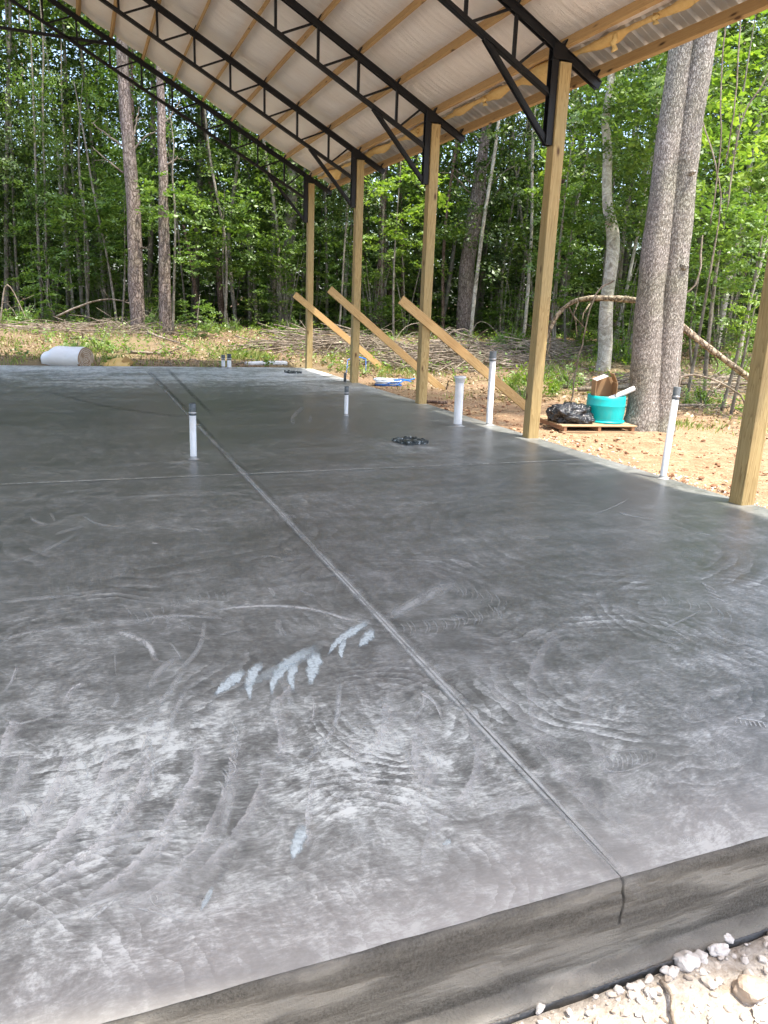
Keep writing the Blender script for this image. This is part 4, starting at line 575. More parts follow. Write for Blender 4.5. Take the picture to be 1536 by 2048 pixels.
('s',0.17,'2514 2601 2525 2605 2508 2592 2520 2596 2501 2581 2511 2582 2494 2571 2500 2568 2485 2564 2486 2555 2473 2555 2472 2545 2464 2548 2463 2539'),
('s',0.17,'2524 2596 2535 2599 2518 2587 2530 2590 2511 2575 2521 2577 2504 2566 2510 2562 2495 2558 2495 2549 2483 2549 2482 2539 2474 2542 2472 2533'),
('s',0.17,'2533 2589 2545 2593 2528 2580 2539 2584 2520 2568 2531 2571 2514 2560 2519 2556 2505 2552 2505 2544 2493 2544 2492 2534 2484 2537 2483 2528'),
('s',0.17,'2541 2581 2553 2585 2536 2573 2548 2577 2529 2562 2540 2564 2523 2554 2529 2550 2515 2547 2515 2539 2504 2539 2502 2529 2496 2533 2494 2523'),
('s',0.17,'2548 2572 2561 2577 2544 2565 2556 2569 2538 2555 2549 2558 2533 2548 2539 2545 2526 2542 2526 2533 2516 2535 2513 2525 2508 2530 2505 2520'),
('s',0.17,'2555 2563 2567 2569 2551 2556 2564 2562 2547 2547 2558 2551 2543 2542 2549 2539 2537 2538 2536 2528 2528 2532 2525 2521 2521 2528 2517 2517'),
('s',0.17,'2560 2552 2574 2559 2558 2547 2571 2553 2554 2540 2567 2544 2553 2536 2558 2533 2549 2534 2547 2524 2541 2530 2537 2518 2535 2526 2530 2515'),
('s',0.17,'2564 2540 2578 2549 2563 2536 2577 2544 2562 2530 2575 2537 2562 2530 2568 2527 2562 2531 2557 2519 2556 2529 2549 2516 2551 2527 2544 2514'),
('s',0.18,'1585 1398 1585 1394 1583 1398 1583 1393 1581 1397 1579 1392 1578 1396 1575 1391 1574 1395 1570 1390 1569 1395 1565 1390 1563 1396 1559 1390 1557 1396 1553 1391 1551 1397 1547 1392 1544 1398 1540 1393 1538 1399 1534 1394 1532 1401 1528 1396 1527 1403 1522 1398 1522 1405 1517 1400 1518 1408 1513 1403 1516 1410 1510 1406 1514 1413 1508 1409 1513 1415 1507 1412 1513 1417 1507 1415 1514 1419 1509 1419 1515 1420 1512 1423 1517 1422 1516 1426 1520 1423 1521 1428 1524 1424 1526 1429 1528 1424 1531 1430 1533 1424 1537 1429 1539 1423 1543 1429 1544 1422 1549 1428 1550 1421 1555 1426 1555 1418 1560 1423 1561 1416 1566 1421 1566 1413 1571 1418 1570 1410 1576 1415 1574 1408 1580 1412 1577 1405 1583 1409 1580 1402 1586 1407 1581 1400 1588 1404 1582 1398 1588 1401 1582 1396 1588 1399 1581 1395 1588 1397'),
('s',0.14,'1518 1424 1524 1427 1518 1422 1524 1425 1518 1420 1524 1421 1517 1419 1521 1417 1516 1418 1517 1414 1513 1416 1513 1412 1510 1415 1510 1411'),
('s',0.14,'1526 1425 1532 1426 1526 1422 1532 1424 1525 1419 1530 1420 1523 1417 1528 1415 1521 1415 1523 1411 1517 1413 1518 1409 1514 1411 1515 1407'),
('s',0.14,'1534 1424 1540 1425 1533 1421 1539 1422 1531 1417 1537 1418 1530 1415 1534 1413 1527 1412 1529 1409 1522 1410 1524 1406 1519 1408 1520 1404'),
('s',0.14,'1540 1422 1546 1424 1539 1419 1545 1421 1538 1415 1543 1416 1536 1413 1540 1411 1533 1410 1535 1407 1528 1407 1529 1403 1525 1405 1526 1401'),
('s',0.14,'1546 1420 1552 1422 1545 1417 1551 1419 1544 1413 1549 1414 1542 1410 1546 1409 1539 1408 1541 1405 1534 1405 1536 1401 1531 1403 1532 1399'),
('s',0.14,'1552 1418 1558 1419 1551 1415 1557 1416 1550 1411 1555 1412 1548 1408 1552 1407 1545 1406 1547 1403 1541 1403 1542 1399 1537 1401 1538 1397'),
('s',0.14,'1558 1415 1564 1417 1557 1413 1563 1414 1556 1409 1562 1410 1554 1406 1558 1405 1551 1404 1553 1401 1547 1402 1548 1398 1544 1400 1545 1396'),
('s',0.14,'1564 1412 1570 1414 1563 1410 1569 1411 1562 1406 1567 1407 1560 1404 1565 1403 1558 1402 1560 1399 1554 1400 1555 1396 1551 1398 1552 1394'),
('s',0.14,'1569 1409 1575 1411 1568 1407 1574 1409 1567 1404 1573 1405 1567 1402 1571 1401 1565 1401 1566 1397 1561 1399 1561 1395 1558 1398 1558 1393'),
('s',0.14,'1574 1405 1580 1408 1573 1403 1580 1406 1573 1401 1579 1403 1573 1400 1577 1399 1572 1400 1572 1395 1568 1398 1568 1394 1566 1397 1566 1392'),
('s',0.14,'1578 1401 1584 1404 1578 1399 1585 1403 1578 1398 1585 1400 1579 1398 1583 1397 1579 1398 1579 1394 1576 1398 1575 1393 1574 1397 1573 1392'),
('s',0.18,'3630 3577 3631 3565 3620 3568 3620 3556 3607 3556 3603 3542 3593 3546 3584 3527 3579 3537 3566 3516 3562 3528 3547 3506 3545 3520 3529 3497 3528 3513 3510 3489 3510 3507 3492 3483 3495 3503 3475 3479 3482 3502 3461 3478 3470 3502 3448 3478 3462 3506 3439 3482 3457 3512 3433 3489 3455 3521 3431 3500 3457 3532 3434 3514 3463 3546 3441 3531 3472 3561 3452 3551 3483 3578 3466 3572 3497 3595 3485 3595 3513 3613 3506 3618 3530 3630 3528 3640 3547 3645 3551 3661 3566 3660 3574 3679 3583 3671 3597 3694 3599 3679 3617 3704 3614 3685 3635 3711 3627 3687 3650 3714 3637 3685 3662 3712 3646 3681 3671 3707 3652 3673 3678 3699 3656 3664 3682 3689 3657 3652 3683 3676 3657 3640 3683 3663 3655 3627 3681 3649 3651 3614 3676 3634 3646 3602 3669 3618 3638 3590 3659 3601 3629 3577 3647 3585 3622 3568 3639 3575'),
('s',0.14,'3545 3653 3563 3661 3535 3639 3553 3646 3521 3620 3537 3624 3508 3603 3518 3601 3492 3588 3495 3578 3473 3571 3474 3559 3460 3558 3460 3546'),
('s',0.14,'3574 3670 3590 3675 3559 3651 3575 3655 3539 3624 3553 3627 3519 3600 3529 3598 3497 3578 3501 3570 3472 3554 3474 3544 3453 3537 3456 3527'),
('s',0.14,'3594 3677 3610 3681 3577 3655 3593 3659 3553 3625 3568 3627 3530 3597 3540 3595 3504 3571 3510 3564 3476 3544 3480 3535 3456 3524 3459 3516'),
('s',0.14,'3610 3678 3625 3682 3591 3655 3607 3659 3566 3624 3580 3626 3541 3595 3551 3592 3514 3566 3519 3559 3484 3538 3488 3529 3463 3517 3467 3509'),
('s',0.14,'3622 3676 3637 3680 3603 3653 3619 3657 3578 3621 3591 3623 3552 3592 3562 3589 3525 3563 3530 3556 3495 3534 3498 3526 3473 3514 3477 3505'),
('s',0.14,'3631 3671 3647 3675 3613 3648 3628 3652 3588 3617 3602 3619 3563 3589 3573 3586 3536 3561 3542 3554 3507 3533 3511 3525 3486 3513 3490 3505'),
('s',0.14,'3638 3663 3654 3667 3621 3642 3637 3646 3597 3613 3612 3615 3574 3586 3584 3583 3549 3560 3554 3553 3521 3534 3524 3525 3501 3515 3504 3506'),
('s',0.14,'3642 3652 3659 3658 3627 3633 3643 3638 3606 3607 3621 3610 3585 3583 3595 3580 3563 3560 3567 3552 3537 3536 3540 3526 3518 3519 3521 3509'),
('s',0.14,'3644 3640 3662 3646 3632 3623 3649 3629 3614 3600 3629 3604 3597 3580 3606 3577 3577 3561 3581 3552 3554 3540 3556 3530 3538 3525 3539 3514'),
('s',0.14,'3644 3624 3663 3632 3634 3610 3652 3618 3620 3592 3637 3597 3608 3577 3618 3574 3593 3563 3595 3553 3574 3546 3574 3534 3560 3534 3560 3522'),
('s',0.14,'3639 3603 3660 3615 3633 3594 3654 3605 3625 3582 3644 3590 3619 3574 3629 3571 3611 3567 3610 3554 3598 3556 3594 3541 3588 3548 3583 3533'),
('s',0.18,'2459 2469 2456 2459 2455 2466 2452 2456 2449 2463 2444 2452 2443 2460 2435 2448 2434 2458 2425 2445 2423 2456 2414 2443 2412 2455 2402 2442 2400 2455 2390 2442 2387 2455 2377 2442 2375 2455 2364 2443 2363 2457 2352 2444 2352 2460 2341 2447 2342 2463 2331 2450 2334 2467 2322 2455 2327 2473 2315 2460 2323 2478 2311 2467 2321 2484 2308 2474 2321 2491 2308 2482 2322 2497 2310 2491 2324 2501 2315 2500 2328 2506 2324 2510 2333 2510 2334 2519 2340 2514 2344 2526 2349 2518 2356 2530 2358 2520 2367 2534 2369 2522 2379 2535 2380 2522 2390 2535 2391 2521 2402 2534 2402 2518 2413 2531 2412 2514 2424 2527 2421 2509 2433 2522 2430 2504 2442 2517 2437 2498 2450 2510 2444 2491 2456 2504 2449 2485 2461 2497 2452 2479 2465 2491 2454 2474 2468 2484 2454 2469 2467 2478 2453 2464 2465 2472 2451 2461 2464 2468'),
('s',0.14,'2338 2517 2351 2524 2337 2512 2349 2519 2334 2505 2346 2510 2333 2502 2339 2500 2329 2499 2329 2490 2322 2494 2319 2484 2316 2490 2313 2480'),
('s',0.14,'2355 2521 2367 2526 2352 2514 2364 2519 2348 2505 2359 2508 2344 2498 2351 2496 2338 2492 2339 2485 2328 2485 2328 2476 2321 2480 2320 2471'),
('s',0.14,'2370 2521 2381 2526 2366 2513 2378 2518 2361 2503 2371 2506 2356 2495 2362 2493 2348 2488 2350 2481 2337 2479 2338 2471 2329 2473 2329 2465'),
('s',0.14,'2383 2519 2394 2524 2378 2511 2390 2515 2373 2500 2383 2503 2367 2491 2374 2489 2359 2484 2361 2477 2348 2475 2348 2467 2339 2468 2340 2460'),
('s',0.14,'2394 2515 2406 2520 2390 2507 2402 2512 2384 2496 2395 2499 2379 2488 2385 2486 2370 2480 2372 2473 2359 2471 2359 2463 2351 2464 2351 2456'),
('s',0.14,'2405 2511 2417 2516 2401 2503 2413 2508 2396 2493 2406 2496 2390 2484 2397 2482 2382 2477 2384 2470 2371 2468 2371 2460 2363 2462 2363 2454'),
('s',0.14,'2415 2506 2427 2511 2412 2498 2423 2504 2406 2488 2417 2492 2401 2481 2408 2479 2394 2474 2396 2467 2383 2466 2383 2458 2375 2460 2375 2452'),
('s',0.14,'2425 2500 2437 2506 2422 2493 2434 2499 2417 2484 2428 2488 2413 2477 2420 2475 2406 2472 2408 2464 2397 2464 2396 2456 2389 2459 2388 2450'),
('s',0.14,'2433 2493 2446 2499 2431 2487 2443 2493 2427 2479 2439 2484 2424 2474 2431 2472 2419 2470 2420 2462 2410 2464 2409 2454 2404 2459 2402 2449'),
('s',0.14,'2441 2485 2454 2493 2440 2480 2452 2487 2437 2474 2449 2479 2436 2471 2443 2469 2433 2468 2432 2459 2425 2463 2422 2453 2419 2460 2416 2449'),
('s',0.14,'2448 2475 2461 2485 2447 2471 2461 2481 2447 2467 2460 2475 2447 2467 2454 2465 2447 2468 2444 2457 2441 2465 2436 2453 2436 2462 2431 2451'),
('s',0.15,'2241 2048 2240 2040 2238 2046 2236 2038 2234 2044 2230 2035 2229 2042 2224 2033 2224 2041 2217 2032 2217 2041 2209 2031 2209 2041 2201 2031 2202 2041 2193 2032 2193 2043 2185 2033 2186 2044 2177 2035 2179 2047 2170 2037 2172 2050 2163 2040 2166 2053 2157 2044 2162 2057 2152 2049 2159 2062 2149 2054 2157 2067 2147 2059 2157 2072 2146 2065 2158 2077 2148 2072 2160 2082 2151 2079 2162 2085 2156 2086 2166 2089 2163 2093 2170 2092 2170 2099 2175 2094 2179 2103 2181 2097 2187 2106 2188 2098 2195 2108 2195 2098 2203 2108 2202 2097 2211 2107 2208 2095 2218 2105 2215 2092 2224 2102 2220 2088 2230 2097 2225 2083 2236 2093 2230 2078 2240 2087 2233 2073 2244 2081 2236 2067 2247 2076 2238 2062 2249 2070 2239 2057 2250 2064 2240 2052 2251 2059 2239 2049 2249 2053 2237 2045 2247 2049 2236 2042 2245 2046'),
('s',0.12,'2174 2098 2183 2101 2172 2094 2181 2097 2169 2088 2178 2090 2167 2085 2172 2083 2164 2083 2164 2076 2158 2080 2156 2072 2153 2077 2152 2069'),
('s',0.12,'2185 2099 2194 2101 2182 2094 2191 2096 2178 2087 2186 2088 2174 2082 2179 2079 2168 2077 2169 2071 2161 2072 2161 2065 2155 2069 2155 2062'),
('s',0.12,'2195 2098 2203 2100 2191 2092 2199 2094 2185 2084 2193 2085 2180 2078 2185 2075 2174 2072 2175 2067 2165 2067 2166 2060 2159 2062 2159 2056'),
('s',0.12,'2202 2095 2211 2097 2198 2089 2207 2090 2193 2081 2200 2081 2187 2074 2192 2071 2180 2068 2182 2063 2171 2062 2172 2056 2165 2057 2165 2051'),
('s',0.12,'2209 2092 2218 2093 2205 2085 2214 2087 2199 2077 2207 2077 2194 2070 2199 2067 2187 2064 2188 2059 2178 2058 2178 2052 2171 2054 2172 2047'),
('s',0.12,'2216 2087 2224 2089 2212 2081 2220 2082 2206 2073 2214 2073 2201 2066 2205 2064 2194 2061 2195 2055 2185 2055 2185 2048 2178 2050 2179 2044'),
('s',0.12,'2221 2082 2230 2084 2217 2076 2226 2078 2212 2069 2220 2069 2207 2063 2212 2060 2201 2058 2202 2052 2192 2052 2193 2045 2186 2048 2186 2041'),
('s',0.12,'2226 2076 2235 2078 2223 2071 2232 2073 2218 2064 2226 2065 2214 2059 2219 2056 2208 2055 2209 2049 2201 2050 2200 2043 2195 2046 2194 2039'),
('s',0.12,'2230 2070 2240 2073 2227 2065 2237 2068 2224 2059 2232 2061 2221 2055 2225 2052 2216 2052 2217 2045 2209 2048 2208 2040 2204 2044 2203 2037'),
('s',0.12,'2234 2063 2244 2066 2232 2059 2241 2062 2229 2054 2238 2056 2227 2051 2232 2049 2224 2049 2224 2042 2219 2046 2217 2038 2214 2044 2212 2036'),
('s',0.12,'2236 2054 2246 2059 2235 2051 2245 2056 2234 2048 2244 2052 2234 2048 2239 2045 2233 2048 2231 2040 2229 2046 2225 2037 2226 2044 2222 2036')]
PATCH=[
]
# ================= materials =================
def mk_slab():
    n=NT('power_trowelled_concrete')
    dust_and_light=n.attr('dust_and_light')
    # distort coords for swirls
    nd=n.N.new('ShaderNodeTexNoise'); n.l(n.P,nd.inputs['Vector']); nd.inputs['Scale'].default_value=1.3; nd.inputs['Detail'].default_value=3
    va=n.N.new('ShaderNodeVectorMath'); va.operation='MULTIPLY_ADD'; n.l(nd.outputs['Color'],va.inputs[0]); va.inputs[1].default_value=(.28,.28,0); n.l(n.P,va.inputs[2])
    P2=va.outputs[0]
    cloud=n.noise(.55,5,.62,vec=P2)
    mott=n.noise(3.2,9,.68,vec=P2)
    streak=n.noise(1,8,.7,vec=n.map((1.6,9,1),rot=(0,0,.35),src=P2))
    streak2=n.noise(1,7,.7,vec=n.map((14,2.2,1),rot=(0,0,-.5),src=P2))
    fine=n.noise(70,6,.75,vec=n.map((.5,1.6,1),rot=(0,0,.5),src=P2))
    # smears grow with this map of dry patches and painted far light
    a=n.math('MULTIPLY',n.math('SUBTRACT',cloud,.5),1.2)
    b=n.math('MULTIPLY',n.math('SUBTRACT',mott,.5),1.3)
    c=n.math('MULTIPLY',n.math('SUBTRACT',streak,.5),1.5)
    d=n.math('MULTIPLY',n.math('SUBTRACT',streak2,.5),1.1)
    e=n.math('MULTIPLY',n.math('SUBTRACT',fine,.5),2.0)
    var=n.math('ADD',n.math('ADD',a,b),n.math('ADD',n.math('ADD',c,d),e))
    grit=n.noise(26,9,.8,vec=n.map((1,1.5,1),rot=(0,0,.8),src=P2)); blotch=n.ramp(n.noise(7,8,.72,vec=P2,dist=.6),[(.46,0),(.58,1)])
    var=n.math('ADD',var,n.math('ADD',n.math('MULTIPLY',n.math('SUBTRACT',grit,.5),2.4),n.math('MULTIPLY',n.math('SUBTRACT',blotch,.45),.38)))
    sw=None
    for (cx,cy,R_,fs) in ((-.55,1.25,1.15,26),(.15,1.55,.7,30),(.80,1.75,.55,34),(1.15,2.5,.5,30),(2.2,2.5,1.0,22),(.1,3.3,1.1,20),(1.7,3.7,.9,22),(3.3,4.3,1.6,12),(.6,5.2,1.6,10),(3.2,2.8,1.0,18)):
        mp=n.map((1,1,1),loc=(-cx,-cy,0),src=P2); L_=n.N.new('ShaderNodeVectorMath'); L_.operation='LENGTH'; n.l(mp,L_.inputs[0])
        msk=n.ramp(n.math('DIVIDE',L_.outputs['Value'],R_),[(.25,0),(.6,1),(1,0)])
        wv=n.N.new('ShaderNodeTexWave'); wv.wave_type='RINGS'; wv.rings_direction='Z'; wv.wave_profile='SAW'; n.l(mp,wv.inputs['Vector'])
        wv.inputs['Scale'].default_value=fs*.22; wv.inputs['Distortion'].default_value=5.5; wv.inputs['Detail'].default_value=6; wv.inputs['Detail Scale'].default_value=1.1; wv.inputs['Detail Roughness'].default_value=.62
        q=n.math('MULTIPLY',n.math('SUBTRACT',wv.outputs['Fac'],.45),msk); sw=q if sw is None else n.math('ADD',sw,q)
    lowf=n.noise(1,6,.65,vec=n.map((.35,1.5,1),rot=(0,0,.25),src=P2)); var=n.math('ADD',var,n.math('MULTIPLY',n.math('SUBTRACT',lowf,.48),1.6))
    brk=n.ramp(n.noise(2.0,5,.65),[(.44,.0),(.6,1)])
    var=n.math('ADD',var,n.math('MULTIPLY',n.math('MULTIPLY',sw,brk),1.0))
    amt=n.math('ADD',.17,n.math('MULTIPLY',dust_and_light,.75))
    f=n.math('ADD',n.math('ADD',.19,n.math('MULTIPLY',dust_and_light,.50)),n.math('MULTIPLY',var,n.math('MULTIPLY',amt,1.2)),clamp=True)
    col=n.ramp(f,[(0,(.100,.104,.104)),(.25,(.155,.160,.160)),(.5,(.245,.252,.252)),(.75,(.40,.415,.415)),(1,(.60,.62,.62))])
    vio=n.ramp(n.noise(.8,3,.5,vec=P2),[(.5,0),(.68,1)])
    col=n.mix(1,col,(1.0,1.0,.945),'MULTIPLY'); col=n.mix(n.math('MULTIPLY',vio,.25),col,n.mix(1,col,(1.0,.965,1.05),'MULTIPLY'))
    # paler, warmer band along the open front edge
    y=n.xyz()[1]; wf=n.math('ADD',y,n.math('MULTIPLY',n.math('SUBTRACT',cloud,.5),.8))
    edge=n.ramp(n.math('SUBTRACT',wf,1.354),[(.0,.75),(.14,.5),(.30,.22),(.6,0)])
    col=n.mix(edge,col,n.mix(mott,(.23,.22,.205),(.42,.395,.365)))
    rough=n.math('ADD',.29,n.math('MULTIPLY',n.math('ADD',f,edge),.32),clamp=True)
    h=n.math('ADD',n.math('MULTIPLY',mott,.5),n.math('ADD',n.math('MULTIPLY',fine,.25),n.math('MULTIPLY',streak,.4)))
    n.bump(n.math('ADD',h,n.math('MULTIPLY',grit,.5)),.3,.004)
    return n.fin(col,rough,spec=.5)
def mk_chalk(name,kind,col):
    n=NT(name); u=n.N.new('ShaderNodeUVMap'); u.uv_map='uv'; x=n.xyz(u.outputs[0]); U,V=x[0],x[1]
    nz=n.noise(9,7,.75); nf=n.noise(70,5,.7)
    if kind=='h':
        sh=n.math('ADD',U,n.math('MULTIPLY',n.math('SUBTRACT',n.noise(38,4,.7),.5),.5))
        prof=n.ramp(sh,[(.0,0),(.35,.25),(.84,1),(.90,0)])
    elif kind=='p':
        sm=n.noise(1,6,.75,vec=n.map((70,22,1),rot=(0,0,.4)))
        prof=n.ramp(n.math('ADD',U,n.math('MULTIPLY',n.math('SUBTRACT',sm,.5),.75)),[(.04,0),(.26,1),(.70,.85),(.95,0)])
    else: prof=n.ramp(n.math('ADD',U,n.math('MULTIPLY',n.math('SUBTRACT',nf,.5),.4)),[(0,0),(.35,1),(.65,1),(1,0)])
    ends=n.ramp(V,[(0,0),(.2,1),(.75,1),(1,0)])
    nn=n.ramp(n.math('ADD',n.math('MULTIPLY',nz,.7),n.math('MULTIPLY',nf,.35)),[(.40,.04),(.56,1)])
    al=n.math('MULTIPLY',n.math('MULTIPLY',prof,ends),n.math('MULTIPLY',n.attr('amp'),1.25),clamp=True)
    al=n.math('MULTIPLY',al,nn if kind!='p' else n.ramp(nf,[(.3,.55),(.55,1)]))
    n.set(n.b.inputs['Alpha'],al); 
    n.bump(nf,.2,.002)
    return n.fin(col,.5)
def mk_timber(name,ca,cb,cc,axis='Z',gr=.0):
    n=NT(name); sc={'Z':(9,9,.55),'Y':(9,.5,9),'X':(.5,9,9)}[axis]
    oi=n.rand(); va=n.N.new('ShaderNodeVectorMath'); va.operation='ADD'; cmb=n.N.new('ShaderNodeCombineXYZ')
    r3=n.math('MULTIPLY',oi,17.); n.l(r3,cmb.inputs[0]); n.l(r3,cmb.inputs[1]); n.l(r3,cmb.inputs[2]); n.l(n.P,va.inputs[0]); n.l(cmb.outputs[0],va.inputs[1]); P=va.outputs[0]
    m=n.map(sc,src=P); nz=n.noise(1.1,4,.55,vec=m,dist=.4)
    rings=n.math('FRACT',n.math('MULTIPLY',nz,13.)); rings=n.ramp(rings,[(0,0),(.75,.55),(.93,1),(1,0)])
    fib=n.noise(1,6,.7,vec=n.map(tuple(v*(14 if v>1 else 4) for v in sc),src=P))
    blot=n.noise(1.2,4,.6,vec=P)
    kv=n.map(tuple(5.5 if v>1 else 2.2 for v in sc),src=P); k=n.ramp(n.vor(1,kv),[(.06,1),(.11,.35),(.16,0)])
    col=n.mix(rings,ca,cb); col=n.mix(n.math('MULTIPLY',n.ramp(blot,[(.4,0),(.7,1)]),.55),col,cc)
    col=n.mix(n.math('MULTIPLY',fib,.35),col,n.mix(1,col,(.6,.55,.5),'MULTIPLY'))
    col=n.mix(k,col,(.09,.045,.02))
    n.bump(n.math('ADD',fib,n.math('MULTIPLY',rings,.4)),.35,.003)
    return n.fin(col,.72,spec=.3)
def mk_bark(name,c1,c2,c3,sx=7,sz=2.0,plate=True,st=.9,fs=30):
    n=NT(name); nd=n.noise(3,3,.5)
    nv=n.N.new('ShaderNodeTexNoise'); n.l(n.P,nv.inputs['Vector']); nv.inputs['Scale'].default_value=sx*1.2; nv.inputs['Detail'].default_value=4
    vv=n.N.new('ShaderNodeVectorMath'); vv.operation='MULTIPLY_ADD'; n.l(nv.outputs['Color'],vv.inputs[0]); vv.inputs[1].default_value=(1.3/sx,1.3/sx,2.2/sx); n.l(n.P,vv.inputs[2])
    P=n.map((sx,sx,sz),src=vv.outputs[0])
    e=n.vor(1.6,P,'DISTANCE_TO_EDGE') if plate else n.noise(1.2,5,.7,vec=P)
    ef=n.ramp(e,[(.0,0),(.16,1)]) if plate else n.ramp(e,[(.35,0),(.6,1)])
    big=n.noise(1.1,4,.6); fine=n.noise(fs,5,.75,vec=n.map((1,1,.45)))
    col=n.mix(ef,c1,n.mix(n.ramp(fine,[(.35,0),(.65,1)]),c2,c3))
    col=n.mix(n.math('MULTIPLY',n.ramp(big,[(.45,0),(.62,1)]),.45),col,n.mix(1,col,(.72,.82,.62),'MULTIPLY'))
    n.bump(n.math('ADD',ef,n.math('MULTIPLY',fine,.6)),st,.025)
    return n.fin(col,.9,spec=.15)
def mk_ground():
    n=NT('clay_and_litter'); x=n.xyz(); X,Y=x[0],x[1]
    L=n.N.new('ShaderNodeVectorMath'); L.operation='LENGTH'; n.l(n.P,L.inputs[0]); r=L.outputs['Value']
    nz=n.noise(.7,5,.65); nm=n.noise(4,7,.7); nf=n.noise(26,7,.75); vv=n.vor(30)
    fl=n.ramp(n.noise(55,4,.8),[(.42,1),(.52,0)]); clay=n.mix(n.ramp(nm,[(.35,0),(.65,1)]),(.31,.195,.11),(.48,.36,.225)); clay=n.mix(n.ramp(n.math('ADD',nf,n.math('MULTIPLY',vv,.25)),[(.46,1),(.66,0)]),clay,(.24,.125,.07))
    clay=n.mix(n.math('MULTIPLY',fl,.55),clay,(.17,.09,.055)); lit=n.mix(n.ramp(nf,[(.35,0),(.65,1)]),(.10,.068,.045),(.25,.185,.12)); lit=n.mix(n.ramp(nz,[(.42,0),(.6,.6)]),lit,(.20,.17,.085))
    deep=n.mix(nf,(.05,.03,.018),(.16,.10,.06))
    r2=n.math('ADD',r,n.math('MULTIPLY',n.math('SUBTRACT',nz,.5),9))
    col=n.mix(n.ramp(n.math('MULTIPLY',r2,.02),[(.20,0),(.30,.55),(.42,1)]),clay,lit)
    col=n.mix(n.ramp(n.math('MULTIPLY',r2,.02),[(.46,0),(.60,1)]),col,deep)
    rub=n.mix(n.ramp(nf,[(.35,0),(.65,1)]),(.36,.30,.24),(.60,.55,.48)); rub=n.mix(n.ramp(nm,[(.55,0),(.7,.6)]),rub,(.42,.27,.16))
    col=n.mix(n.ramp(n.math('MULTIPLY',Y,.25),[(.40,1),(.7,0)]),col,rub)
    n.bump(n.math('ADD',n.math('MULTIPLY',nm,1.0),n.math('MULTIPLY',nf,.5)),.9,.04)
    return n.fin(col,.95,spec=.1)
def mk_simple(name,col,rough=.5,metal=0,spec=.5,dirt=.0,dcol=(.3,.25,.2),bs=0,bsc=20):
    n=NT(name); f=n.noise(6,6,.7)
    c=n.mix(n.math('MULTIPLY',n.ramp(f,[(.45,0),(.7,1)]),dirt),col,dcol) if dirt else col
    if bs: n.bump(n.noise(bsc,4,.6),bs,.01)
    return n.fin(c,rough,metal,spec)
M={}
M['slab']=mk_slab()
M['chs']=mk_chalk('chalk_smear','s',(.50,.51,.49)); M['chh']=mk_chalk('trowel_sweep','h',(.60,.60,.58))
M['chp']=mk_chalk('milky_slurry','p',(.53,.60,.61)); M['chd']=mk_chalk('dark_burnish','s',(.045,.047,.047))
M['post']=mk_timber('treated_pine',(.47,.345,.155),(.26,.17,.065),(.30,.26,.135),'Z')
M['purlin']=mk_timber('purlin_pine',(.56,.38,.175),(.42,.26,.11),(.50,.32,.14),'Y')
M['brace']=mk_timber('fresh_pine',(.60,.42,.19),(.40,.24,.095),(.50,.28,.11),'X')
M['steel']=mk_simple('black_painted_steel',(.006,.006,.007),.5,0,.3,.15,(.02,.017,.014))
M['bolt']=mk_simple('zinc_bolt',(.4,.4,.4),.4,.8)
M['pine']=mk_bark('pine_bark',(.11,.08,.068),(.20,.155,.13),(.36,.30,.265),9,2.6,True,.8)
M['oak']=mk_bark('oak_bark',(.17,.145,.12),(.25,.215,.185),(.56,.52,.47),34,8,True,.8,45)
M['pale']=mk_bark('pale_bark',(.22,.19,.15),(.40,.36,.29),(.58,.55,.48),3,9,False,.4)
M['slim']=mk_bark('slim_bark',(.10,.085,.065),(.20,.17,.13),(.34,.31,.26),4,3,False,.5)
M['red']=mk_bark('reddish_bark',(.07,.045,.035),(.16,.10,.075),(.28,.20,.16),8,2,True,.7)
M['dead']=mk_bark('dead_wood',(.10,.075,.055),(.22,.175,.135),(.42,.36,.29),3,1,False,.4)
M['leaf']=leafmat('green_leaves',(.038,.070,.016),(.075,.130,.028),(.16,.23,.05),.38)
M['leafy']=leafmat('yellow_green_leaves',(.07,.13,.02),(.14,.23,.035),(.27,.36,.06),.45,1.0)
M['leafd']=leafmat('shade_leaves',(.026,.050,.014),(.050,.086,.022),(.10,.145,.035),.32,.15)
M['leafb']=leafmat('bright_leaves',(.05,.10,.018),(.10,.18,.035),(.20,.29,.06),.42,.8)
M['needle']=leafmat('pine_needles',(.03,.06,.015),(.07,.10,.03),(.16,.17,.06),.25,.5)
M['litter']=leafmat('dry_leaf_litter',(.10,.06,.035),(.22,.145,.085),(.44,.34,.20),.1,2)
M['grass']=leafmat('grass_blades',(.08,.14,.03),(.20,.26,.06),(.42,.40,.16),.3,1.2)
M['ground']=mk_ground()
M['pvc']=mk_simple('white_pvc',(.74,.75,.76),.28,0,.5,.5,(.42,.42,.42))
M['cap']=mk_simple('grey_rubber_cap',(.10,.115,.12),.5,0,.5,.5,(.3,.3,.3))
M['capblack']=mk_simple('taped_pipe_end',(.03,.04,.042),.35,0,.5,.7,(.25,.27,.28))

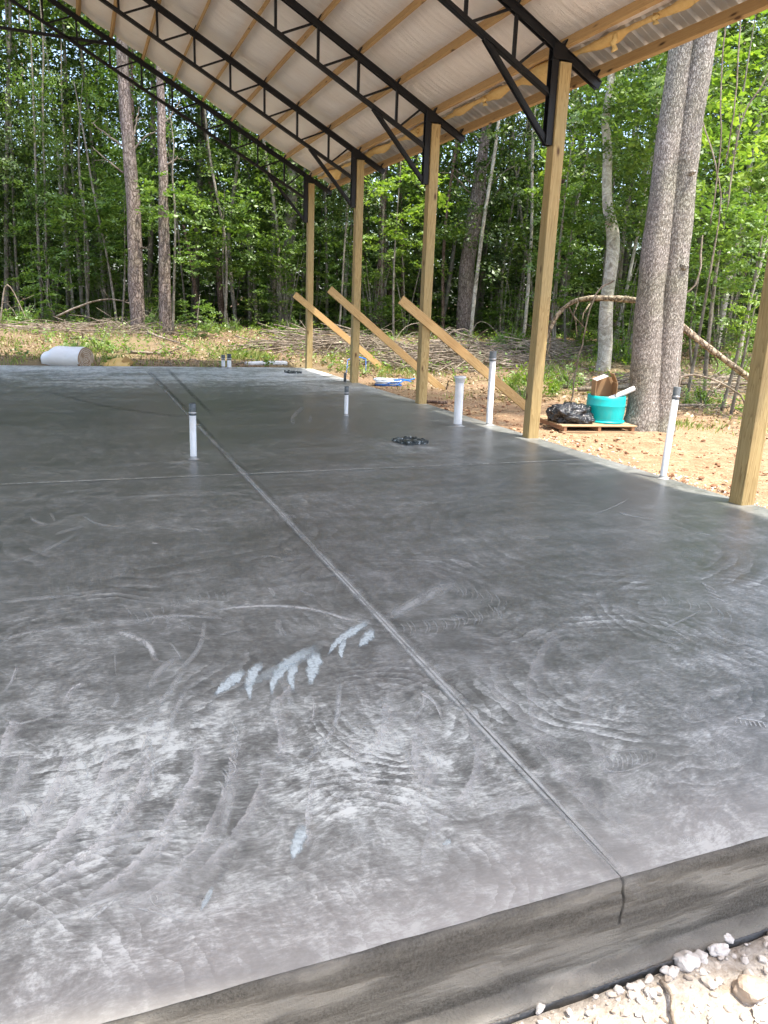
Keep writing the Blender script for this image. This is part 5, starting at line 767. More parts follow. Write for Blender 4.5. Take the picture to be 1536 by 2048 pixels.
# ================= ground =================
def ground():
    xs=np.concatenate([-np.geomspace(3,220,26)[::-1],np.arange(-2.8,-.1,.2),np.arange(0,2.6,.025),np.arange(2.6,6,.12),np.arange(6,13,.16),np.geomspace(13.2,240,50)])
    ys=np.concatenate([-np.geomspace(1.4,220,22)[::-1],np.arange(-1,.5,.15),np.arange(.5,1.4,.025),np.arange(1.4,4,.12),np.arange(4,14,.16),np.arange(14,34,.25),np.geomspace(34.5,240,26)])
    v=[];f=[]
    for y in ys:
        for x in xs:
            z=gz(x,y); inslab = -7.2<x<4.98 and 1.40<y<17.75
            if not inslab:
                r=math.hypot(x,y)
                z+=.035*noise.fractal(Vector((x*.9,y*.9,0)),1,2,4)+ (.10*noise.noise(Vector((x*.35,y*.35,3)))*ss((r-17)/6))
                if r<16: z+=.012*noise.noise(Vector((x*7,y*7,1)))+.008*noise.noise(Vector((x*19,y*19,1)))
                if y<1.30 and y>.2: z=-.270+.007*noise.noise(Vector((x*7,y*7,1)))+.006*noise.noise(Vector((x*22,y*22,1)))-.03*max(0,1.0-y)
            else: z=-.5 if 1.6<y else -.42
            v.append((x,y,z))
    nx=len(xs)
    for j in range(len(ys)-1):
        for i in range(nx-1):
            a=j*nx+i; f.append((a,a+1,a+nx+1,a+nx))
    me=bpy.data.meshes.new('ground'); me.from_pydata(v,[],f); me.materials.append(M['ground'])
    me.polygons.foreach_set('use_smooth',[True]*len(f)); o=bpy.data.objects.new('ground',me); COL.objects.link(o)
    tag(o,kind='structure')
ground()

# ================= slab =================
JX,JY,FY,BY,RX,LX=1.268,6.487,1.354,17.86,5.09,-7.3
def slab():
    xs=sorted(set(np.round(np.concatenate([np.arange(LX,-1.5,.25),np.arange(-1.5,5.05,.07),[RX],[JX-.012,JX-.0022,JX,JX+.0022,JX+.012]]),4)))
    ys=sorted(set(np.round(np.concatenate([[FY,FY+.012,FY+.025],np.arange(FY+.06,5,.06),np.arange(5,BY,.12),[BY],[JY-.006,JY-.002,JY,JY+.002,JY+.006]]),4)))
    v=[];f=[];m=[];amp=[];dust_and_light=[];uv=[]
    for j,y in enumerate(ys):
        for i,x in enumerate(xs):
            z=0
            if abs(x-JX)<.001: z=-.003 if y>2.6 else -.014
            if abs(y-JY)<.0005: z=-.006
            yy=y
            if j==0: yy=y+.0035+.0035*noise.noise(Vector((x*45,0,0)))+.003*noise.noise(Vector((x*9,4,0)))
            v.append((x,yy,z)); amp.append(1)
            d=.22-.035*ss((y-3.2)/1.5)*ss((12.5-y)/2.5)
            for gx,gy,rx,ry,a in GA:
                q=((x-gx)/rx)**2+((y-gy)/ry)**2
                if q<9: d+=a*math.exp(-q)
            if y<3.6: d+=.16*ss((3.6-y)/1.6)
            if y>9: d+=1.0*ss((y-12.0)/4.0)*(.8+.5*noise.noise(Vector((x*.25,y*.9,0))))  # brighter light on the far end, painted in as paler concrete
            dust_and_light.append(max(0,d))
    nx=len(xs)
    for j in range(len(ys)-1):
        for i in range(nx-1):
            a=j*nx+i; f.append((a,a+1,a+nx+1,a+nx)); m.append(0); uv+=[(0,0)]*4
    # body of the slab below the surface
    b=len(v)
    ring=[(LX,FY+.03),(RX,FY+.03),(RX,BY),(LX,BY)]
    for (x,y) in ring:
        for z in (-.004,-.45): v.append((x,y,z)); amp.append(1); dust_and_light.append(.3)
    for k in range(4):
        k2=(k+1)%4; f.append((b+2*k,b+2*k+1,b+2*k2+1,b+2*k2)); m.append(0); uv+=[(0,0)]*4
    zz=[.0006]
    def strip(L,R,a,mi,jag=0):
        z=zz[0]; zz[0]+=.000022
        n=len(L); b=len(v)
        for k in range(n):
            for q in (L[k],R[k]): v.append((q[0],q[1],z)); amp.append(a); dust_and_light.append(0)
        for k in range(n-1):
            f.append((b+2*k,b+2*k+1,b+2*k+3,b+2*k+2)); m.append(mi)
            t0,t1=k/(n-1),(k+1)/(n-1); uv.extend([(0,t0),(1,t0),(1,t1),(0,t1)])
    for k,a,s in RIB:
        q=[int(t)/1000 for t in s.split()]
        L=[(q[i],q[i+1]) for i in range(0,len(q),4)]; R=[(q[i+2],q[i+3]) for i in range(0,len(q),4)]
        if k=='h': L,R=R,L
        strip(L,R,a,{'s':1,'h':2,'d':4,'w':3}[k])
    for s in PATCH:
        q=[int(t)/1000 for t in s.split()]; pts=[(q[i],q[i+1]) for i in range(0,len(q),2)]
        cx=sum(p[0] for p in pts)/len(pts); cy=sum(p[1] for p in pts)/len(pts); pts=[(cx+(p[0]-cx)*1.12,cy+(p[1]-cy)*1.12) for p in pts]
        b=len(v); z=zz[0]; zz[0]+=.00003
        v.append((cx,cy,z)); amp.append(.92); dust_and_light.append(0)
        for p in pts: v.append((p[0],p[1],z)); amp.append(.75); dust_and_light.append(0)
        for k in range(len(pts)): f.append((b,b+1+k,b+1+(k+1)%len(pts))); m.append(3); uv+=[(0,.5),(1,.5),(1,.5)]
    def line(x0,y0,x1,y1,wd,a,mi,jit=.002,n=60):
        d=np.array([x1-x0,y1-y0]); L=np.hypot(*d); nn=np.array([-d[1],d[0]])/L*wd/2
        A=[];B=[]
        for k in range(n+1):
            p=np.array([x0,y0])+d*k/n; w_=1+.4*noise.noise(Vector((p[0]*5,p[1]*5,wd*90)))
            A.append(p+nn*w_+nn*random.uniform(-.1,.1)); B.append(p-nn*w_)
        strip(A,B,a,mi)
    for s_ in range(5):
        y0=FY+.3+s_*3.0
        line(JX-.010,y0-.4,JX-.010,y0+3.0,.022,.8-.1*s_,1); line(JX+.009,y0-.4,JX+.009,y0+3.0,.020,.75-.1*s_,1)
        line(JX+.05,y0-.3,JX+.05,y0+3.0,.05,.14,4)
        line(JX,y0-.3,JX,y0+3.0,.085,.30-.04*s_,1)
        if s_==0: line(JX,FY,JX,FY+1.1,.006,.8,4,n=30)
    for k in range(4): line(-4+k*2.4,JY,min(-4+k*2.4+2.9,4.9),JY,.028,1,1)
    me=bpy.data.meshes.new('concrete_slab'); me.from_pydata(v,[],f)
    for q in ('slab','chs','chh','chp','chd'): me.materials.append(M[q])
    me.polygons.foreach_set('material_index',m)
    at=me.attributes.new('amp','FLOAT','POINT'); at.data.foreach_set('value',amp)
    at=me.attributes.new('dust_and_light','FLOAT','POINT'); at.data.foreach_set('value',dust_and_light)
    ul=me.uv_layers.new(name='uv'); ul.data.foreach_set('uv',np.array(uv,dtype=np.float32).reshape(-1))
    me.update(); o=bpy.data.objects.new('concrete_slab',me); COL.objects.link(o); tag(o,kind='structure')
slab()
def footing():
    n=NT('rough_form_concrete'); f=n.noise(7,6,.65); g=n.noise(42,12,.82); st=n.noise(1,8,.68,vec=n.map((2.2,3,26)))
    X,Y,Z=n.xyz(); band=n.ramp(n.noise(1,4,.6,vec=n.map((2.0,2,13))),[(.42,0),(.60,1)])
    g2=n.noise(130,6,.75); mid=n.noise(24,8,.75,vec=n.map((1,1,1.6)))
    col=n.mix(n.ramp(st,[(.3,0),(.7,1)]),(.19,.172,.143),(.29,.268,.225))
    col=n.mix(n.math('MULTIPLY',band,n.ramp(g2,[(.35,.75),(.62,0)])),col,(.075,.067,.055))
    col=n.mix(n.math('MULTIPLY',n.ramp(mid,[(.5,0),(.75,1)]),.35),col,(.33,.305,.25))
    col=n.mix(n.ramp(f,[(.60,0),(.78,.6)]),col,(.36,.325,.25))
    led=n.ramp(n.math('ADD',Z,n.math('ADD',1.0,n.math('MULTIPLY',f,.014))),[(.752,1),(.775,0)]); col=n.mix(led,col,n.mix(mid,(.38,.34,.28),(.54,.49,.41)))
    n.bump(n.math('ADD',n.math('MULTIPLY',mid,.8),n.math('MULTIPLY',n.math('MULTIPLY',g2,n.math('ADD',band,.25)),2.2)),1,.014); mat=n.fin(col,.9,spec=.25)
    xs=np.concatenate([[LX],np.arange(-3,-1.2,.1),np.arange(-1.2,1.25,.007),np.arange(1.25,1.30,.0018),np.arange(1.30,2.6,.007),np.arange(2.6,5.09,.05),[RX]])
    prof=[(FY+.014,-.0012),(FY-.001,-.004),(FY-.008,-.012)]+[(FY-.010-.008*t,-.012-.226*t) for t in np.linspace(.03,1,30)]+[(FY-.024,-.242),(FY-.036,-.246),(FY-.048,-.250),(FY-.057,-.256),(FY-.062,-.266),(FY-.063,-.30),(FY-.063,-.45)]
    v=[];fc=[]
    for x in xs:
        for k,(y,z) in enumerate(prof):
            p=Vector((x,0,z))
            a=noise.fractal(p*13,1,2.1,6); b=noise.noise(p*9)
            pitm=max(0,noise.noise(Vector((x*4,z*14,7)))+.12)
            dy=.0018*b+.0040*a*min(1,.2+pitm*3)
            if k>=33: dy+=.007*noise.noise(Vector((x*5,k*.2,3)))
            if k in(1,2): dy+=.0025*noise.noise(Vector((x*40,0,0)))
            zz=z+(.0025*noise.noise(Vector((x*20,2,2))) if 1<=k<33 else 0)
            if abs(x-JX-.012*noise.noise(Vector((z*20,0,0)))-(-z)*.03)<.0032 and 1<=k<19: dy=-.02
            v.append((x,y-dy,zz))
    n_=len(prof)
    for i in range(len(xs)-1):
        for k in range(n_-1):
            a=i*n_+k; fc.append((a,a+1,a+n_+1,a+n_))
    me=bpy.data.meshes.new('slab_footing'); me.from_pydata(v,[],fc); me.materials.append(mat)
    me.polygons.foreach_set('use_smooth',[True]*len(fc)); o=bpy.data.objects.new('slab_footing',me); COL.objects.link(o); tag(o,kind='structure')
    # black membrane edge
    mb=MB(); P=[];  xs=np.arange(-2,4.9,.03)
    b=0
    for x in xs:
        j=.006*noise.noise(Vector((x*6,0,5))); t=-.262+.006*noise.noise(Vector((x*4,1,5)))
        for (y,z) in ((FY-.065,t),(FY-.071+j,t-.004),(FY-.076+j,-.36)): mb.v.append((x,y,z))
    for i in range(len(xs)-1):
        for k in range(2): a=i*3+k; mb.f.append([a,a+1,a+4,a+3]); mb.m.append(0)
    o=mb.build('vapour_barrier',mk_simple('black_plastic_film',(.015,.015,.014),.4,0,.5,.4,(.1,.085,.07),.5,40),smooth=True)
    tag(o,'black plastic vapour barrier edge between slab footing and rubble','plastic sheet')
footing()

# ---- rubble ----
def stone_mesh(mb,c,r,seed,flat=.7,sub=1):
    bm=bmesh.new(); bmesh.ops.create_icosphere(bm,subdivisions=sub,radius=1)
    S=Vector((random.uniform(.8,1.3),random.uniform(.7,1.1),flat*random.uniform(.7,1.1)))
    R=Matrix.Rotation(random.uniform(0,6.28),3,'Z')@Matrix.Rotation(random.uniform(-.5,.5),3,'X')
    b=len(mb.v)
    for q in bm.verts:
        d=q.co.copy(); k=1+.45*noise.noise(d*1.3+Vector((seed,seed*.7,0)))+.15*noise.noise(d*3+Vector((seed,0,0)))
        p=R@Vector((d.x*S.x,d.y*S.y,d.z*S.z))*k*r; mb.v.append(tuple(Vector(c)+p))
    for q in bm.faces: mb.f.append([b+t.index for t in q.verts]); mb.m.append(0)
    bm.free()
nst=NT('limestone_chips'); g_=nst.N.new('ShaderNodeNewGeometry')
cst=nst.ramp(g_.outputs['Random Per Island'],[(0,(.34,.27,.20)),(.3,(.52,.46,.39)),(.65,(.60,.56,.51)),(1,(.74,.71,.67))])
cst=nst.mix(nst.math('MULTIPLY',nst.noise(30,5,.7),.6),cst,(.42,.35,.28)); nst.bump(nst.noise(60,5,.7),.6,.006); M['stone']=nst.fin(cst,.9,spec=.2)
mb=MB()
for i in range(3200):
    x=random.uniform(.3,3.2); y=random.uniform(.35,1.27)
    r=.003+.012*random.random()**3
    stone_mesh(mb,(x,y,-.270-.03*max(0,1.0-y)+random.uniform(0,.008)),r,i*.37,.75,1)
for i in range(420):
    x=random.uniform(.4,3.0); y=random.uniform(.75,1.272); r=.009+.014*random.random()**2
    if 1.15<x<1.42 and abs(y-(1.02+(x-1.2)))<.03: continue
    stone_mesh(mb,(x,y,-.268-.03*max(0,1.0-y)+r*.2),r,i*.57,.7,2)
for i in range(1500):   # gravel along the right edge of the slab
    y=random.uniform(2,8.5); x=5.12+abs(random.gauss(0,.35)); r=.004+.014*random.random()**2
    stone_mesh(mb,(x,y,gz(x,y)+.015),r,i*.71,.7,1)
tag(mb.build('gravel',M['stone']),'pale crushed stone scattered on the soil beside the slab','gravel',kind='stuff')
CH=[(1.455,1.269,0.030,'white limestone chunk nearest the plastic sheet, largest of the rubble'),(1.574,1.273,0.025,'oblong pale chunk to the upper right of the largest white one'),(1.506,1.273,0.021,'grey white stone touching the right side of the largest chunk'),(1.632,1.299,0.015,'uppermost small pale stone at the end of the row of chunks'),(1.388,1.261,0.020,'grey pale stone just left of the largest chunk'),(0.994,1.283,0.014,'lone pale stone near the bottom edge beside the plastic sheet'),(1.300,1.226,0.013,'smooth pale pebble below the row of chunks'),(1.260,1.232,0.011,'egg shaped pale pebble by the bent root'),(1.549,1.139,0.042,'brownish clay lump at the right edge of the rubble')]
for i,(x,y,r,lb) in enumerate(CH):
    mb=MB(); stone_mesh(mb,(0,0,0),r,i*3.1+1,.75,3)
    mt=M['stone'] if i<8 else mk_simple('clay_lump',(.42,.33,.25),.9,0,.2,.5,(.5,.42,.34),.8,30)
    o=mb.build('rock',mt,smooth=False); o.location=(x,y,-.266+r*.3); tag(o,lb,'rock',group='stones in the rubble')
mb=MB(); mb.tube([tuple(p) for p in cat_([(1.345,1.245,-.258),(1.34,1.20,-.252),(1.30,1.15,-.255),(1.26,1.09,-.252),(1.17,1.06,-.262)],5)],[.006]*20+[.002],7,rough=.3)
tag(mb.build('root',M['dead'],smooth=True),'thin pale bent root lying on the rubble at the bottom edge','root')

# ================= the open pole barn =================
SL=.525; CS=1/math.sqrt(1+SL*SL); NR=Vector((SL*CS,0,CS)); DR=Vector((CS,0,-SL*CS))
ZC=lambda x: 4.169+SL*(4.97-x)
ZB=lambda x: 3.727+SL*(4.915-x)
RXC=-1.09                                  # ridge
PY=[17.685,14.417,11.149,7.881,4.613]
barn=empty('pole_barn',(0,0,0),label='open timber and steel pole barn with insulated pitched roof over the slab',cat='barn')
for i,y in enumerate(PY):
    mb=MB(); mb.box((0,0,2.03),(.14,.14,4.12))
    o=mb.build('post',M['post'],barn,bevel=.006); o.location=(5.02,y,-.04); o.rotation_euler[2]=[0.01,-.012,.008,0,-.01][i]
    o.scale=(1,1,1)
# truss prototype built at y=0
def truss(par):
    mb=MB()
    for sgn in (1,-1):
        X=lambda x: x if sgn>0 else 2*RXC-x
        # double-angle top chord
        a=(X(RXC),0,ZC(RXC)); b=(X(5.50),0,ZC(5.50))
        if sgn<0: a,b=b,a
        for dy in (-.027,.027): mb.bar((a[0],dy,a[2]),(b[0],dy,b[2]),.012,.085)
        mb.bar((a[0],0,a[2]+.040),(b[0],0,b[2]+.040),.105,.010)
        a=(X(RXC),0,ZB(RXC)); b=(X(4.90),0,ZB(4.90))
        if sgn<0: a,b=b,a
        for dy in (-.02,.02): mb.bar((a[0],dy,a[2]),(b[0],dy,b[2]),.010,.055)
        mb.bar((a[0],0,a[2]-.024),(b[0],0,b[2]-.024),.085,.008)
        # purlin clips
        for k in range(11):
            x=5.0-.585*k; p=Vector((X(x),0,ZC(x)))+ (NR if sgn>0 else Vector((-NR.x,0,NR.z)))*.085
            mb.box(p-Vector((sgn*.035,0,0)),(.012,.09,.10),Matrix.Rotation(sgn*math.atan(SL),3,'Y'))
            mb.box(p-Vector((sgn*.055,0,.04)),(.05,.09,.012),Matrix.Rotation(sgn*math.atan(SL),3,'Y'))
        p=Vector((X(5.44),0,ZC(5.44)))+Vector((sgn*NR.x,0,NR.z))*.085; mb.box(p+Vector((-sgn*.035,0,0)),(.012,.1,.10),Matrix.Rotation(sgn*math.atan(SL),3,'Y'))
    t=mb.build('roof_truss',M['steel'],par)
    for sgn in (1,-1):
        X=lambda x: x if sgn>0 else 2*RXC-x
        for k in range(1,11):
            x=5.0-.585*k-.0
            w_=MB(); w_.bar((X(x),0,ZB(x)),(X(x),0,ZC(x)-.03),.034,.034); w_.build('web',M['steel'],t)
            x1=4.86 if k==1 else 5.0-.585*(k-1)
            w_=MB(); w_.bar((X(x+.05),0,ZB(x+.05)),(X(x1-.06),0,ZC(x1-.06)-.02),.028,.028); w_.build('web',M['steel'],t)
        w_=MB(); x0=4.06
        for dy in (-.022,.022): w_.bar((X(x0),dy,ZB(x0)-.02),(X(4.88),dy,3.27),.012,.055)
        w_.bar((X(x0),0,ZB(x0)-.045),(X(4.88),0,3.245),.056,.008); w_.build('knee_brace',M['steel'],t)
        w_=MB(); w_.box((X(4.905),-.04,3.73),(.082,.010,1.0)); w_.box((X(4.905),.04,3.73),(.082,.010,1.0)); w_.box((X(4.943),0,3.73),(.008,.088,1.0),mi=0)
        for z in (3.33,3.5,3.75,4.0,4.15): w_.lathe([(0,-.008),(.011,-.008),(.011,0)],8,(X(4.93),-.045,z),Matrix.Rotation(math.pi/2,3,'X'),1)
        w_.build('post_bracket',[M['steel'],M['bolt']],t)
        w_=MB(); w_.box((X(5.0),0,ZC(5.0)-.075),(.24,.12,.014)); w_.box((X(4.95),-.046,ZC(4.95)-.03),(.16,.008,.14)); w_.build('gusset_plate',M['steel'],t)
    w_=MB(); w_.bar((1.12,0,6.235),(2*RXC-1.12,0,6.235),.05,.05); w_.build('tie_bar',M['steel'],t)
    return t
t0=truss(barn)
for i,y in enumerate(PY):
    t=t0 if i==0 else copy_tree(t0,barn)
    t.location=(0,y,0)
Y0R,Y1R=-.62,17.95  # near roof end, out of view, extended so its shade covers the slab front
def slopebar(x,name,mat,hgt=.14,th=.04,off=.045):
    p=Vector((x,0,ZC(x)))+NR*(off+hgt/2); mb=MB()
    mb.box((0,0,0),(th,Y1R-Y0R,hgt)); o=mb.build(name,mat,barn,bevel=.003)
    o.location=(p.x,(Y0R+Y1R)/2,p.z); o.rotation_euler[1]=math.atan(SL)
    return o
for k in range(11):
    slopebar(5.0-.585*k,'purlin',M['purlin'])
slopebar(5.44,'purlin',M['purlin'],.16,.04)
# insulation: vinyl facing sagging between purlins
def insul():
    n=NT('vinyl_faced_insulation'); wv=n.wave(2.2,6,vec=n.map((.25,1,.25)),dirn='Y',dsc=1.2,det=4); nz=n.noise(1,7,.72,vec=n.map((.9,7,.9),rot=(0,0,.12)),dist=.8)
    sp=n.noise(2.2,5,.6)
    col=n.mix(n.ramp(sp,[(.4,0),(.7,.5)]),(.90,.86,.80),(.83,.75,.67))
    n.bump(n.math('ADD',n.math('MULTIPLY',wv,.10),nz),.9,.03)
    n.b.inputs['Transmission Weight'].default_value=0
    mat=n.fin(col,.42,spec=.4)
    for sgn in (1,-1):
        v=[];f=[]; s1=(5.15-RXC)/CS
        S_=np.arange(0,s1+.001,.045); Yv=np.arange(Y0R+.05,Y1R-.05,.07)
        for y in Yv:
            torn=.06*noise.noise(Vector((y*1.3,0,0)))+.03*noise.noise(Vector((y*6,1,0)))
            for q,s in enumerate(S_):
                ss_=s+(torn*ss((s-s1+.15)/.15))
                x=RXC+ss_*CS; ph=((x-(5.0))/.585); fr=ph-math.floor(ph)
                sag=.030*math.sin(math.pi*fr)**.8*(1+.5*noise.noise(Vector((y*.8,x,0))))
                wr=.009*noise.noise(Vector((x*2+y*.7,y*4,2)))*math.sin(math.pi*fr)+.0035*noise.noise(Vector((x*3,y*22,2)))
                p=Vector((x,y,ZC(x)))+NR*(.045+.152-sag+wr*1.4)
                if s>s1-.1: p-=NR*.0
                if sgn<0: p.x=2*RXC-p.x
                v.append(tuple(p))
        nx=len(S_)
        for j in range(len(Yv)-1):
            for i in range(nx-1): a=j*nx+i; f.append((a,a+1,a+nx+1,a+nx))
        me=bpy.data.meshes.new('insulation'); me.from_pydata(v,[],f); me.materials.append(mat); me.polygons.foreach_set('use_smooth',[True]*len(f))
        o=bpy.data.objects.new('insulation',me); COL.objects.link(o); o.parent=barn
    # ragged yellow fibreglass hanging at the lower edge
    n=NT('fibreglass_wool'); c=n.mix(n.noise(20,6,.75),(.62,.40,.12),(.85,.66,.33)); n.bump(n.noise(70,6,.8),1,.01); fm=n.fin(c,.95,spec=.1)
    mb=MB(); Yv=np.arange(Y0R+.3,Y1R-.1,.035); K=9
    for y in Yv:
        big=max(0,noise.noise(Vector((y*1.1,5,0)))+.15)**1.0; nn=noise.noise(Vector((y*5,8,0))); off=.10*noise.noise(Vector((y*1.3,0,0)))
        wd=.030+.13*big+.02*nn; th=.014+.045*big*(1+nn)
        for k in range(K):
            a=2*math.pi*k/K; ds=math.cos(a)*wd; dn=math.sin(a)*th
            jt=.012*noise.noise(Vector((y*14,k*1.7,0)))
            x0=5.16+(.02+off*.4)+ds+jt
            p=Vector((x0,y,ZC(x0)))+NR*(.045+.120-.5*th-.06*big+dn+jt)
            mb.v.append(tuple(p))
    for j in range(len(Yv)-1):
        for k in range(K): mb.f.append([j*K+k,j*K+(k+1)%K,(j+1)*K+(k+1)%K,(j+1)*K+k]); mb.m.append(0)
    o=mb.build('torn_fibreglass',fm,barn,smooth=True); o['label']='ragged yellow fibreglass edge hanging below the lowest insulated bay'
    mb=MB()
    for (y,L) in ((7.2,.16),(9.9,.1),(6.6,.08),(13.0,.09),(12.1,.07)):
        x=5.16; z=ZC(x)+.10
        pts=[(x+.01*math.sin(k*1.7),y+.02*math.sin(k*2.3),z-L*k/6) for k in range(7)]
        mb.tube(pts,[.02,.028,.02,.03,.022,.03,.008],7,rough=.8,seed=y)
    mb.build('fibreglass_tuft',fm,barn,smooth=True)
insul()
def metalroof():
    n=NT('galvalume_sheet'); c=n.mix(n.noise(3,5,.6),(.44,.44,.42),(.58,.57,.54)); mat=n.fin(c,.42,.35)
    for sgn in (1,-1):
        v=[];f=[]; Yv=[];H=[]
        y=Y0R
        while y<Y1R:
            for dy,h in ((0,0),(.085,0),(.095,.006),(.105,0),(.18,0),(.20,.03),(.225,.03),(.245,0)): Yv.append(y+dy);H.append(h)
            y+=.2451
        for (s) in (0,1):
            for yy,h in zip(Yv,H):
                x=RXC+ (5.52-RXC)*s
                p=Vector((x,yy,ZC(x)))+NR*(.045+.19+h)
                if sgn<0: p.x=2*RXC-p.x
                v.append(tuple(p))
        N=len(Yv)
        for i in range(N-1): f.append((i,i+1,N+i+1,N+i))
        me=bpy.data.meshes.new('metal_roof'); me.from_pydata(v,[],f); me.materials.append(mat); o=bpy.data.objects.new('metal_roof',me); COL.objects.link(o); o.parent=barn
        md=o.modifiers.new('thick','SOLIDIFY'); md.thickness=.003
metalroof()

# ---- braces ----
def brace(y,a,b,lb,lb2):
    a=Vector((a[0]*1.45,y,a[1]*1.45)); b=Vector((b[0]*1.45,y,b[1]*1.45)); L=(b-a).length
    mb=MB(); mb.box((0,0,0),(L+.04,.038,.14)); o=mb.build('timber_brace',M['brace'],bevel=.003)
    o.location=(a+b)/2; o.rotation_euler[1]=math.atan2(-(b-a).z,(b-a).x); tag(o,lb,'timber brace',group='temporary timber braces on the posts')
    return b
b1=brace(PY[0]-.095,(3.209,1.141),(4.917,-.12),'orange timber brace nailed across the farthest post, its foot near the blue coil','')
b2=brace(PY[1]-.095,(3.080,1.196),(4.803,-.115),'pale knotty timber brace across the second farthest post','')
b3=brace(PY[2]-.095,(3.158,1.080),(4.753,-.035),'timber brace with dark stained top end across the middle post','')
for (p,dx,lb) in ((b1+Vector((-.05,-.04,0)),.06,'dark steel stake at the foot of the farthest brace by the coil'),(b2+Vector((.0,-.04,0)),.05,'dark steel stake at the foot of the second brace behind the flanged pipe')):
    mb=MB(); mb.tube([(p.x-.02,p.y,p.z-.2),(p.x+dx,p.y-.02,p.z+.22)],.011,8)
    tag(mb.build('steel_stake',M['steel']),lb,'stake',group='steel stakes pinning the braces')

# ---- pipes ----
def pipe(x,y,r,h,lb,capm,caph=.09,lean=(0,0),flange=False,name='pipe',mortar=False):
    e=empty(name,(x,y,0),label=lb,cat='pipe',group='pipes standing up out of the slab')
    e.rotation_euler=(lean[1],lean[0],0)
    ht=h-caph*.6 if capm else h
    mb=MB(); prof=[(r,-.05),(r,0),(r,ht),(r*.86,ht),(r*.86,ht-.05)]; mb.lathe(prof,28)
    mb.lathe([(0,ht-.05),(r*.86,ht-.05)],28)
    if flange: mb.lathe([(r,ht-.07),(r*1.14,ht-.065),(r*1.14,ht-.02),(r*1.42,ht-.015),(r*1.42,ht+.01),(r*.7,ht+.014),(0,ht+.014)],28)
    mb.build('pipe_body',M['pvc'],e,smooth=True).data.polygons.foreach_set('use_smooth',[True]*len(mb.f))
    # cement splash at foot
    s=MB(); s.lathe([(r*1.02,.03+.0),(r*1.06,.012),(r*1.35,.003),(r*1.9,.0012)],24)
    s.build('mortar_collar',mk_simple('cement_splash',(.30,.30,.29),.8,0,.3,.6,(.45,.45,.44)),e,smooth=True)
    if capm:
        mb=MB(); R_=r*1.08; mb.lathe([(R_,ht-caph*.5),(R_,h),(R_*.92,h+.004),(R_*.9,h-.01),(0,h-.012)],28); mb.build('pipe_cap',capm,e,smooth=True)
        mb=MB(); mb.lathe([(R_+.001,ht-caph*.36),(R_+.004,ht-caph*.34),(R_+.004,ht-caph*.18),(R_+.001,ht-caph*.16)],28); mb.build('clamp_band',M['bolt'],e,smooth=True)
    return e
pipe(.945,7.268,.031,.525,'white pipe stub left of the long saw cut, its top wrapped in dark tape',M['capblack'],.10,(.008,0))
pipe(3.345,9.897,.027,.40,'thin stained white pipe with dark top, standing alone between floor box and posts',M['capblack'],.10)
pipe(4.523,8.85,.055,.63,'thick white cleanout pipe with flanged top rim',None,0,(-.012,0),flange=True)
pipe(5.0,8.874,.041,.955,'tall white pipe with grey cap at the slab edge beside the flanged one',M['cap'],.11,(-.018,0))
pipe(5.024,5.561,.030,.85,'white pipe with grey cap leaning at the slab edge, nearest the camera',M['cap'],.10,(.035,0))
pipe(3.12,17.50,.045,.32,'pale grey pipe stub, right one of the close pair at the far slab edge',M['capblack'],.12)
pipe(3.03,17.75,.04,.28,'pale grey pipe stub, left one of the close pair at the far slab edge',M['cap'],.1)
e=empty('conduit',(4.90,14.62,0),label='short grey conduit with thin wire stub left of the second farthest post foot',cat='conduit')
mb=MB(); mb.tube([(0,0,0),(0,0,.17)],.028,14); mb.build('conduit_body',M['cap'],e,smooth=True)
mb=MB(); mb.tube([(0,0,.15),(.03,0,.24),(.075,0,.30)],.006,6); mb.build('wire',M['pvc'],e)

# ---- floor boxes ----
def floorbox(x,y,s,h,rz,lb):
    e=empty('floor_box',(x,y,0),rz,label=lb,cat='floor box',group='electrical floor boxes set in the slab')
    mb=MB(); t=s*.16
    for (cx,cy,sx,sy) in ((0,-s/2+t/2,s,t),(0,s/2-t/2,s,t),(-s/2+t/2,0,t,s-2*t-.004),(s/2-t/2,0,t,s-2*t-.004)): mb.box((cx,cy,h/2),(sx,sy,h))
    n=NT('tarry_plastic'); f=n.noise(26,5,.7); c=n.ramp(f,[(.40,(.018,.022,.022)),(.56,(.04,.05,.05)),(.62,(.5,.54,.54)),(.72,(.62,.65,.64))]); n.bump(f,1,.02)
    m1=n.fin(c,.35); mb.build('frame',m1,e,bevel=.006)
    mb=MB(); mb.box((0,0,h*.36),(s-2*t-.006,s-2*t-.006,h*.66)); mb.build('lid',m1,e)
    for i in range(14):
        a=random.uniform(0,6.28); rr=s*.5*random.uniform(.75,1.0); mb=MB()
        stone_mesh(mb,(max(-s/2,min(s/2,rr*1.3*math.cos(a))),max(-s/2,min(s/2,rr*1.3*math.sin(a))),h*random.uniform(.8,1.0)),random.uniform(.012,.026),i*.9,.7,1)
        mb.build('plastic_scrap',m1,e,smooth=True)
floorbox(3.395,7.783,.30,.038,.25,'black floor box flecked with white cement in front of the flanged pipe')
floorbox(4.316,16.45,.30,.035,.1,'small dark flat floor box near the farthest post')

